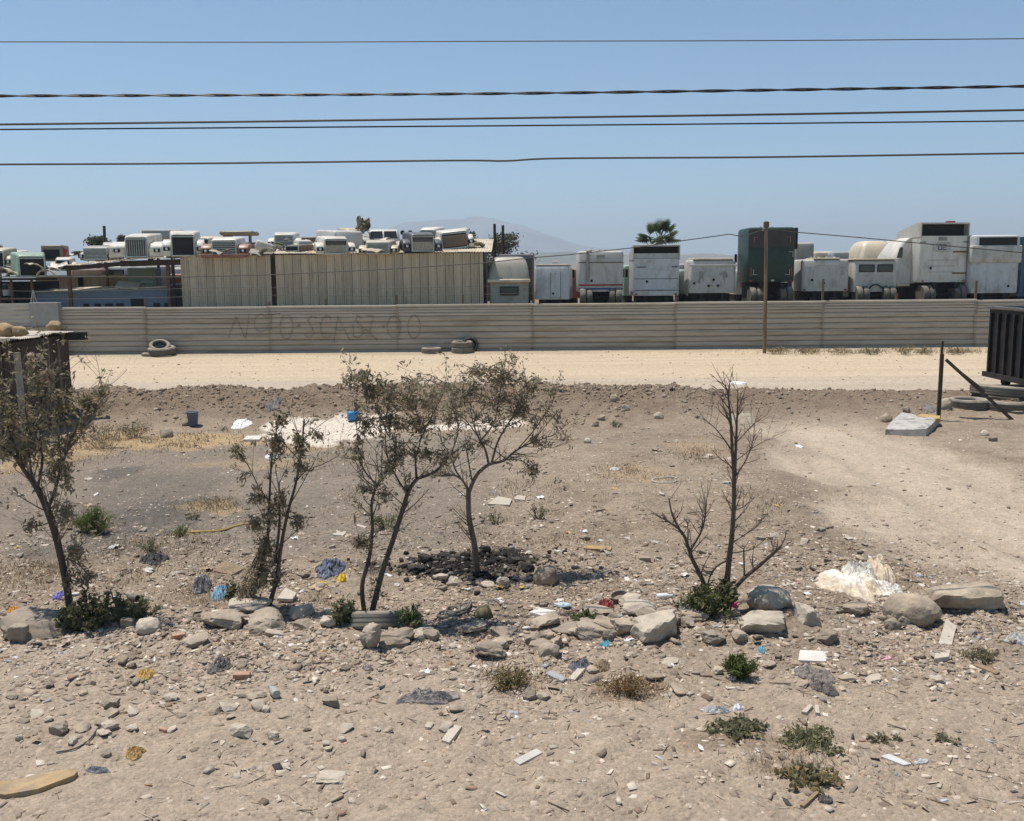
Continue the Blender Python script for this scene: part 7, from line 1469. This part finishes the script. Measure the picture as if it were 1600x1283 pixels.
Q = [gnd(x, y) + Vector((0, 0, 0.012)) for x, y in ((88, 1178), (118, 1172), (140, 1158), (152, 1142), (158, 1136))]
tag(MB().tube([q - Q[0] for q in spl(Q, 5)], 0.006, 5).build('cable', M_WIRE2, loc=Q[0]), 'thin grey cable curving in the left foreground', 'cable')
p = gnd(209, 940); o = MB().lathe([(0.04, -0.06), (0.045, 0.06), (0.035, 0.06), (0.035, -0.06)], 14, axis='x', closed=True).build('cup', mat('black_cup', (0.04, 0.04, 0.042), 0.6, dust=0.2), loc=p + Vector((0, 0, 0.04)), smooth=True); o.rotation_euler.z = -0.4; tag(o, 'black open cup lying behind the weed at left', 'cup')
p = gnd(428, 1086); bt = empty('bottle', p + Vector((0, 0, 0.035)), 'grey glass bottle lying on the left slope below the brick', 'bottle', rz=2.1)
MB().lathe([(0, -0.08), (0.034, -0.078), (0.036, -0.07), (0.036, 0.02), (0.016, 0.065), (0.013, 0.10), (0, 0.10)], 14, axis='x').build('body', mat('grey_bottle', (0.36, 0.36, 0.33), 0.3, 0.1, dust=0.3), bt, smooth=True); MB().lathe([(0.0165, 0.098), (0.0165, 0.108), (0, 0.108)], 10, axis='x').build('neck_ring', MATS['grey_bottle'], bt)
# ---- individual stones and scraps strewn about (shared meshes)
def dens_at(x, y):
    e = edge_y(x); d = 0.32 + 0.6 * np.exp(-((y - e + 0.5) / 1.7) ** 2) + 0.35 * np.exp(-((y - 12.0) / 1.6) ** 2)
    d = d * (1 - 0.93 * track(x, y)) * (0.25 + 0.75 * sst(7.0, 8.3, y)) * (1 - 0.75 * sst(27.5, 28.5, y))
    d = d * (1 - 0.55 * (1 - sst(-2, 0, x)) * sst(13, 14.5, y) * (1 - sst(21, 23, y))) + 0.5 * berm_mask(x, y) * np.clip(berm_amp(x) / 0.6, 0, 1)
    rc_ = gnd(742, 884); d = d * (0.12 + 0.88 * sst(0.6, 1.05, np.hypot((x - rc_.x) / 0.95, (y - rc_.y) / 0.85)))
    return np.clip(d * (0.15 + 2.1 * np.clip(0.42 + 1.5 * fbm(x * 1.1, y * 1.1, 4, 777), 0, 1) ** 1.5), 0, 2)
def sample(n, ymin, ymax, rng, power=1.0, xm=0.66):
    out = np.zeros((0, 2))
    while len(out) < n:
        k = n * 3; y = ymin * (ymax / ymin) ** rng.random(k) if power == 1 else rng.uniform(ymin, ymax, k)
        x = rng.uniform(-1, 1, k) * xm * (y + 0.8); keep = rng.random(k) < dens_at(x, y) / 1.6
        out = np.concatenate([out, np.stack([x, y], 1)[keep]])
    return out[:n]
rg = np.random.default_rng(21)
proto = []
for k in range(8):
    v, f = rock_verts(2, 900 + k, 0.95, 0.16); me = bpy.data.meshes.new('stone'); me.from_pydata((v * np.array([1, 0.75, 0.3 + 0.07 * (k % 4)])).tolist(), [], f); me.polygons.foreach_set('use_smooth', [True] * len(f)); me.set_sharp_from_angle(angle=0.3); proto.append(me)
def put(me, name, x, y, s, rot, label, cat, group, m, up=0.15, sz=(1, 1, 1)):
    o = bpy.data.objects.new(name, me); COL.objects.link(o); o.location = (x, y, hz(x, y) + s * up); o.scale = (s * sz[0], s * sz[1], s * sz[2]); o.rotation_euler = rot
    o.material_slots  # material lives on the object so that copies can differ
    if not me.materials: me.materials.append(m)
    o.material_slots[0].link = 'OBJECT'; o.material_slots[0].material = m; return tag(o, label, cat, group)
P_ = sample(250, 6.4, 15.5, rg, xm=0.56)
for k, (x, y) in enumerate(P_):
    s = (rg.uniform(5.5, 8.5) if rg.random() < 0.75 else rg.uniform(8.5, 13)) * y / F
    put(proto[k % 8], 'stone', x, y, s, (rg.normal(0, 0.2), rg.normal(0, 0.2), rg.uniform(0, 6.28)), 'small loose stone among the rubble strewn over the foreground dirt', 'stone', 'small stones strewn over the lot', M_RK[int(rg.choice([0, 1, 2, 0, 2, 2]))]); o_ = COL.objects[-1]; zlab('small loose ' + CN[o_.material_slots[0].material.name] + ' stone', o_)
# scraps: flat shard, stick, card
def chipmesh(kind, seed):
    r = random.Random(seed); mb = MB()
    if kind == 'shard': n = r.randint(4, 7); slab_poly(mb, [(math.cos(2 * math.pi * i / n + r.uniform(-.3, .3)) * r.uniform(0.6, 1), math.sin(2 * math.pi * i / n + r.uniform(-.3, .3)) * r.uniform(0.4, 0.8)) for i in range(n)], -0.1, 0.14, jit=0.04)
    elif kind == 'stick': mb.tube([(-1, 0, 0), (-0.3, r.uniform(-.1, .1), 0.06), (0.4, r.uniform(-.1, .1), 0.03), (1, 0, 0.02)], [0.09, 0.1, 0.085, 0.05], 5)
    elif kind == 'slat': mb.box(-1, 1, -0.17, 0.17, -0.05, 0.05, rot=(0, r.uniform(-0.06, 0.06), 0))
    else:
        n = 5; vs = [(i / n * 2 - 1 + r.uniform(-.08, .08), (j / n * 2 - 1) * 0.7 + r.uniform(-.08, .08), 0.16 * math.sin(i * 1.3 + r.uniform(-1, 1)) + r.uniform(0, 0.12)) for i in range(n + 1) for j in range(n + 1)]
        mb.add(vs, [(i * (n + 1) + j, (i + 1) * (n + 1) + j, (i + 1) * (n + 1) + j + 1, i * (n + 1) + j + 1) for i in range(n) for j in range(n)])
    me = bpy.data.meshes.new(kind); me.from_pydata(mb.v, [], mb.f); return me
KINDS = {'shard': ('flat_shard', 'thin flat shard of broken slab lying in the foreground rubble', 'shard', [M_RK[2], M_TILE, M_SLAT, M_PLANK, M_RK[0], M_RK[1]], 90, 7, 0.1),
         'stick': ('dry_stick', 'short dry stick lying on the bare dirt', 'stick', [M_BWOOD, M_TWIG, M_DARKWOOD], 50, 10, 0.06),
         'slat': ('wood_scrap', 'narrow scrap of weathered wood on the dirt slope', 'wood scrap', [M_PLANK, M_BWOOD, M_WOOD], 46, 8.5, 0.05),
         'sheet': ('litter_scrap', 'crumpled scrap of pale paper or plastic blown over the lot', 'litter', [MATS['white_paper'], MATS['pale_rag'], M_CARD, MATS['white_paper'], M_TILE, MATS['ochre_rag'], MATS['grey_card'], M_CARD, M_PLANK, MATS['tan_rag']], 85, 6.0, 0.12)}
for kd, (nm, lab, cat, ms, n, sp, up) in KINDS.items():
    pr = [chipmesh(kd, 40 + i) for i in range(5)]
    P_ = sample(n, 6.4, 17 if kd != 'sheet' else 22, rg, xm=0.56)
    for k, (x, y) in enumerate(P_):
        s = rg.uniform(0.75, 1.5) * sp * y / F
        put(pr[k % 5], nm, x, y, s, (rg.normal(0, 0.15), rg.normal(0, 0.15), rg.uniform(0, 6.28)), lab, cat, nm.replace('_', ' ') + 's strewn over the lot', ms[int(rg.integers(len(ms)))], up); o_ = COL.objects[-1]; zlab(o_.material_slots[0].material.name.replace('_', ' ') + {'shard': ' coloured flat shard', 'stick': ' dry stick', 'slat': ' coloured wood scrap', 'sheet': ' coloured crumpled litter scrap'}[kd], o_)
# ---- uncountable stuff: gravel, flakes, clods, straw
def quat_rot(n, rng, flat=1.0):
    a = rng.uniform(0, 2 * np.pi, n); t1 = rng.normal(0, 0.35 * flat, n); t2 = rng.normal(0, 0.35 * flat, n); ca, sa = np.cos(a), np.sin(a)
    R = np.zeros((n, 3, 3)); R[:, 0, 0] = ca; R[:, 0, 1] = -sa; R[:, 1, 0] = sa; R[:, 1, 1] = ca; R[:, 2, 2] = 1
    Rx = np.zeros((n, 3, 3)); Rx[:, 0, 0] = 1; Rx[:, 1, 1] = np.cos(t1); Rx[:, 1, 2] = -np.sin(t1); Rx[:, 2, 1] = np.sin(t1); Rx[:, 2, 2] = np.cos(t1)
    return R @ Rx
def scatter(name, P, size, base_v, base_f, sq, pal, wts, rng, up=0.2, jit=0.25, m=None, flat=1.0):
    n = len(P); k = len(base_v); R = quat_rot(n, rng, flat); S = size[:, None] * (np.array(sq)[None, :] * rng.uniform(0.65, 1.35, (n, 3)))
    V = base_v[None] * (1 + rng.normal(0, jit, (n, k, 1)) * 0.6) * S[:, None, :]
    V = np.einsum('nij,nkj->nki', R, V); Z = hgt(P[:, 0], P[:, 1]) + size * up
    V = V + np.stack([P[:, 0], P[:, 1], Z], 1)[:, None, :]
    Fc = (np.arange(n)[:, None, None] * k + np.array(base_f)[None]).reshape(-1, len(base_f[0]))
    C = np.array(pal)[rng.choice(len(pal), n, p=np.array(wts) / sum(wts))] * rng.uniform(0.75, 1.25, (n, 1))
    o = npmesh(name, V.reshape(-1, 3), Fc, m or mat('loose_bits', (0.3, 0.25, 0.2), 0.95, 0.12, 12, attr='Col', spec=0.15), np.repeat(np.clip(C, 0.01, 0.85), k, 0)); return tag(o, kind='stuff')
OCT_V = np.array([[1, 0, 0], [-1, 0, 0], [0, 1, 0], [0, -1, 0], [0, 0, 1], [0, 0, -1]], float); OCT_F = [(0, 2, 4), (2, 1, 4), (1, 3, 4), (3, 0, 4), (2, 0, 5), (1, 2, 5), (3, 1, 5), (0, 3, 5)]
IC_V, IC_F = ICO[1]
SH_V = np.array([[-1, -0.7, -1], [0.6, -1, -1], [1, 0.5, -1], [-0.4, 1, -1], [-0.7, -0.5, 0.8], [0.5, -0.7, 1], [0.75, 0.4, 0.6], [-0.3, 0.7, 0.9]], float); SH_F = [(0, 3, 2, 1), (4, 5, 6, 7), (0, 1, 5, 4), (1, 2, 6, 5), (2, 3, 7, 6), (3, 0, 4, 7)]
TET_V = np.array([[1, -0.2, -0.4], [-0.2, 1, -0.5], [-1, -0.1, -0.4], [0.1, -1, -0.5], [0.35, 0.1, 0.8], [-0.35, -0.15, 0.9]], float); TET_F = [(0, 1, 4), (1, 2, 5), (2, 3, 5), (3, 0, 4), (1, 5, 4), (3, 4, 5)]
BX_V = np.array([[-1, -1, -1], [1, -1, -1], [1, 1, -1], [-1, 1, -1], [-1, -1, 1], [1, -1, 1], [1, 1, 1], [-1, 1, 1]], float); BX_F = [(0, 3, 2, 1), (4, 5, 6, 7), (0, 1, 5, 4), (1, 2, 6, 5), (2, 3, 7, 6), (3, 0, 4, 7)]
PAL = [(0.295, 0.226, 0.166), (0.345, 0.268, 0.2), (0.43, 0.35, 0.275), (0.22, 0.165, 0.122), (0.30, 0.25, 0.205), (0.35, 0.23, 0.16), (0.54, 0.47, 0.40)]; PW = [6, 6, 2.2, 2.2, 1.0, 0.4, 0.5]
P_ = sample(95000, 5.6, 24, rg); sz_ = P_[:, 1] * 0 + 0.0045 + 0.010 * rg.random(len(P_)) ** 3 * 3; sz_ = np.maximum(sz_, P_[:, 1] * 0.00055)
scatter('gravel', P_, sz_, TET_V, TET_F, (1, 0.8, 0.4), PAL, PW, rg, up=0.05)
P_ = sample(11000, 5.8, 20, rg); sz_ = 0.014 + 0.028 * rg.random(len(P_)) ** 3
scatter('rubble', P_, sz_, SH_V, SH_F, (1, 0.62, 0.26), PAL, PW, rg, jit=0.4, up=0.06)
P_ = sample(2400, 5.8, 16, rg); sz_ = 0.03 + 0.035 * rg.random(len(P_)) ** 3
scatter('broken_rubble', P_, sz_, SH_V, SH_F, (1, 0.6, 0.24), PAL, PW, rg, jit=0.42, up=0.06)
P_ = sample(7500, 5.8, 22, rg); sz_ = 0.012 + 0.030 * rg.random(len(P_)) ** 2.5
scatter('litter_flakes', P_, sz_, BX_V, BX_F, (1, 0.55, 0.07), [(0.48, 0.40, 0.31), (0.70, 0.68, 0.65), (0.34, 0.34, 0.35), (0.20, 0.14, 0.095), (0.42, 0.26, 0.11), (0.07, 0.06, 0.055), (0.16, 0.30, 0.34), (0.40, 0.18, 0.15), (0.54, 0.46, 0.36)], [8, 0.9, 1.2, 4, 0.35, 1.6, 0.05, 0.08, 6], rg, up=0.12, jit=0.12)
P_ = sample(5200, 5.8, 16, rg); sz_ = 0.025 + 0.05 * rg.random(len(P_)) ** 2.5
scatter('twig_litter', P_, sz_, BX_V, BX_F, (1, 0.05, 0.05), [(0.22, 0.16, 0.11), (0.42, 0.34, 0.25), (0.10, 0.075, 0.055), (0.52, 0.45, 0.36)], [4, 3, 3, 1], rg, up=0.1, jit=0.05, flat=0.6)
c_ = gnd(735, 884); n = 1500; P_ = np.stack([c_.x + rg.normal(0, 0.55, n), c_.y + rg.normal(0, 0.33, n)], 1)
scatter('charred_debris', P_, 0.008 + 0.05 * rg.random(n) ** 4, SH_V, SH_F, (1, 0.7, 0.5), [(0.02, 0.018, 0.017), (0.05, 0.042, 0.036), (0.12, 0.10, 0.08), (0.3, 0.27, 0.24)], [6, 4, 2, 0.5], rg, jit=0.35)
# clods of the dirt bank
n = 60000; y = rg.uniform(23.2, 28.2, n); x = rg.uniform(-16, 17, n); k = rg.random(n) < (berm_mask(x, y) * np.clip(berm_amp(x) / 0.62, 0, 1) ** 3) * (0.25 + 1.2 * np.clip(0.4 + fbm(x * 0.8, y * 0.8, 3, 99) * 2, 0, 1))
P_ = np.stack([x, y], 1)[k]; sz_ = 0.013 + 0.05 * rg.random(len(P_)) ** 9
scatter('earth_clods', P_, sz_, SH_V, SH_F, (1, 0.85, 0.7), [(0.245, 0.187, 0.135), (0.29, 0.225, 0.165), (0.20, 0.15, 0.108), (0.35, 0.285, 0.215)], [4, 4, 2, 1.5], rg)
# pebbles on the road edge and round the lot
n = 2500; y = rg.uniform(12, 45.5, n); x = rg.uniform(-0.6, 0.6, n) * y
scatter('road_pebbles', np.stack([x, y], 1), 0.012 + 0.05 * rg.random(n) ** 4, OCT_V, OCT_F, (1, 0.8, 0.5), PAL, PW, rg)
# dry grass
def straw(name, areas, n, hmin, hmax, pal, wts, rng):
    X = []
    for (px, py, rx, ry, w) in areas:
        c = gnd(px, py); s = scl(c); k = int(n * w); ax = rx / s; ay = ry * c.y * c.y / (H * F); q = rng.normal(size=(k, 2)) * 0.5; X.append(np.stack([c.x + q[:, 0] * ax, c.y + q[:, 1] * ay], 1))
    P = np.concatenate(X); keep = rng.random(len(P)) < np.clip(0.35 + fbm(P[:, 0] * 1.8, P[:, 1] * 1.8, 3, 55) * 3.2, 0.03, 1); P = P[keep]
    m_ = len(P); a = rng.uniform(0, 6.28, m_); h = rng.uniform(hmin, hmax, m_); w = 0.0015 + 0.00028 * P[:, 1]; Z = hgt(P[:, 0], P[:, 1]); l = rng.normal(0, 0.5, (m_, 2)) * h[:, None]
    B = np.stack([P[:, 0], P[:, 1], Z - 0.005], 1); dx = np.stack([np.cos(a) * w, np.sin(a) * w, np.zeros(m_)], 1); Tp = B + np.stack([l[:, 0], l[:, 1], h], 1)
    V = np.stack([B - dx, B + dx, Tp], 1).reshape(-1, 3); C = np.array(pal)[rng.choice(len(pal), m_, p=np.array(wts) / sum(wts))] * rng.uniform(0.7, 1.3, (m_, 1))
    o = npmesh(name, V, np.arange(m_ * 3).reshape(-1, 3), mat('loose_bits', (0.3, 0.25, 0.2), 0.95, attr='Col'), np.repeat(C, 3, 0)); return tag(o, kind='stuff')
straw('dry_grass', [(300, 690, 150, 22, 1.2), (330, 790, 70, 14, 0.5), (150, 690, 80, 28, 0.8), (60, 730, 80, 40, 0.7), (470, 715, 90, 22, 0.6), (230, 850, 140, 26, 0.6), (200, 905, 170, 30, 1.0), (60, 900, 90, 30, 0.5), (330, 930, 60, 30, 0.4), (480, 930, 80, 30, 0.4), (700, 840, 140, 24, 0.5), (860, 850, 120, 30, 0.5), (1000, 740, 90, 20, 0.4), (1100, 710, 60, 18, 0.4), (800, 770, 150, 30, 0.5), (980, 1080, 90, 30, 0.2), (790, 1060, 80, 18, 0.2), (1250, 1190, 110, 40, 0.2), (880, 930, 130, 30, 0.5), (1180, 780, 60, 40, 0.3), (640, 720, 120, 24, 0.4), (560, 790, 90, 30, 0.3)], 3600, 0.02, 0.09,
      [(0.42, 0.32, 0.19), (0.34, 0.25, 0.15), (0.24, 0.18, 0.12), (0.27, 0.25, 0.16)], [4, 3, 3, 1], rg)
straw('verge_grass', [(1215 + 42 * k, 551, 60, 3.5, 1) for k in range(9)], 420, 0.06, 0.30, [(0.40, 0.34, 0.2), (0.28, 0.24, 0.14), (0.24, 0.17, 0.10)], [3, 2, 2], rg)
# ------------------------------------------------------------------ haze: one closed box of pale air round everything
mb = MB().box(-9500, 9500, -150, 9300, -22, 400)
hm = bpy.data.materials.new('haze_air'); hm.use_nodes = True; t = hm.node_tree; t.nodes.clear()
ou = t.nodes.new('ShaderNodeOutputMaterial'); pv = t.nodes.new('ShaderNodeVolumePrincipled')
pv.inputs['Color'].default_value = (0.82, 0.90, 1.0, 1); pv.inputs['Density'].default_value = 2.8e-4; pv.inputs['Anisotropy'].default_value = 0.2
t.links.new(pv.outputs[0], ou.inputs['Volume'])
tag(mb.build('haze', hm), kind='stuff')
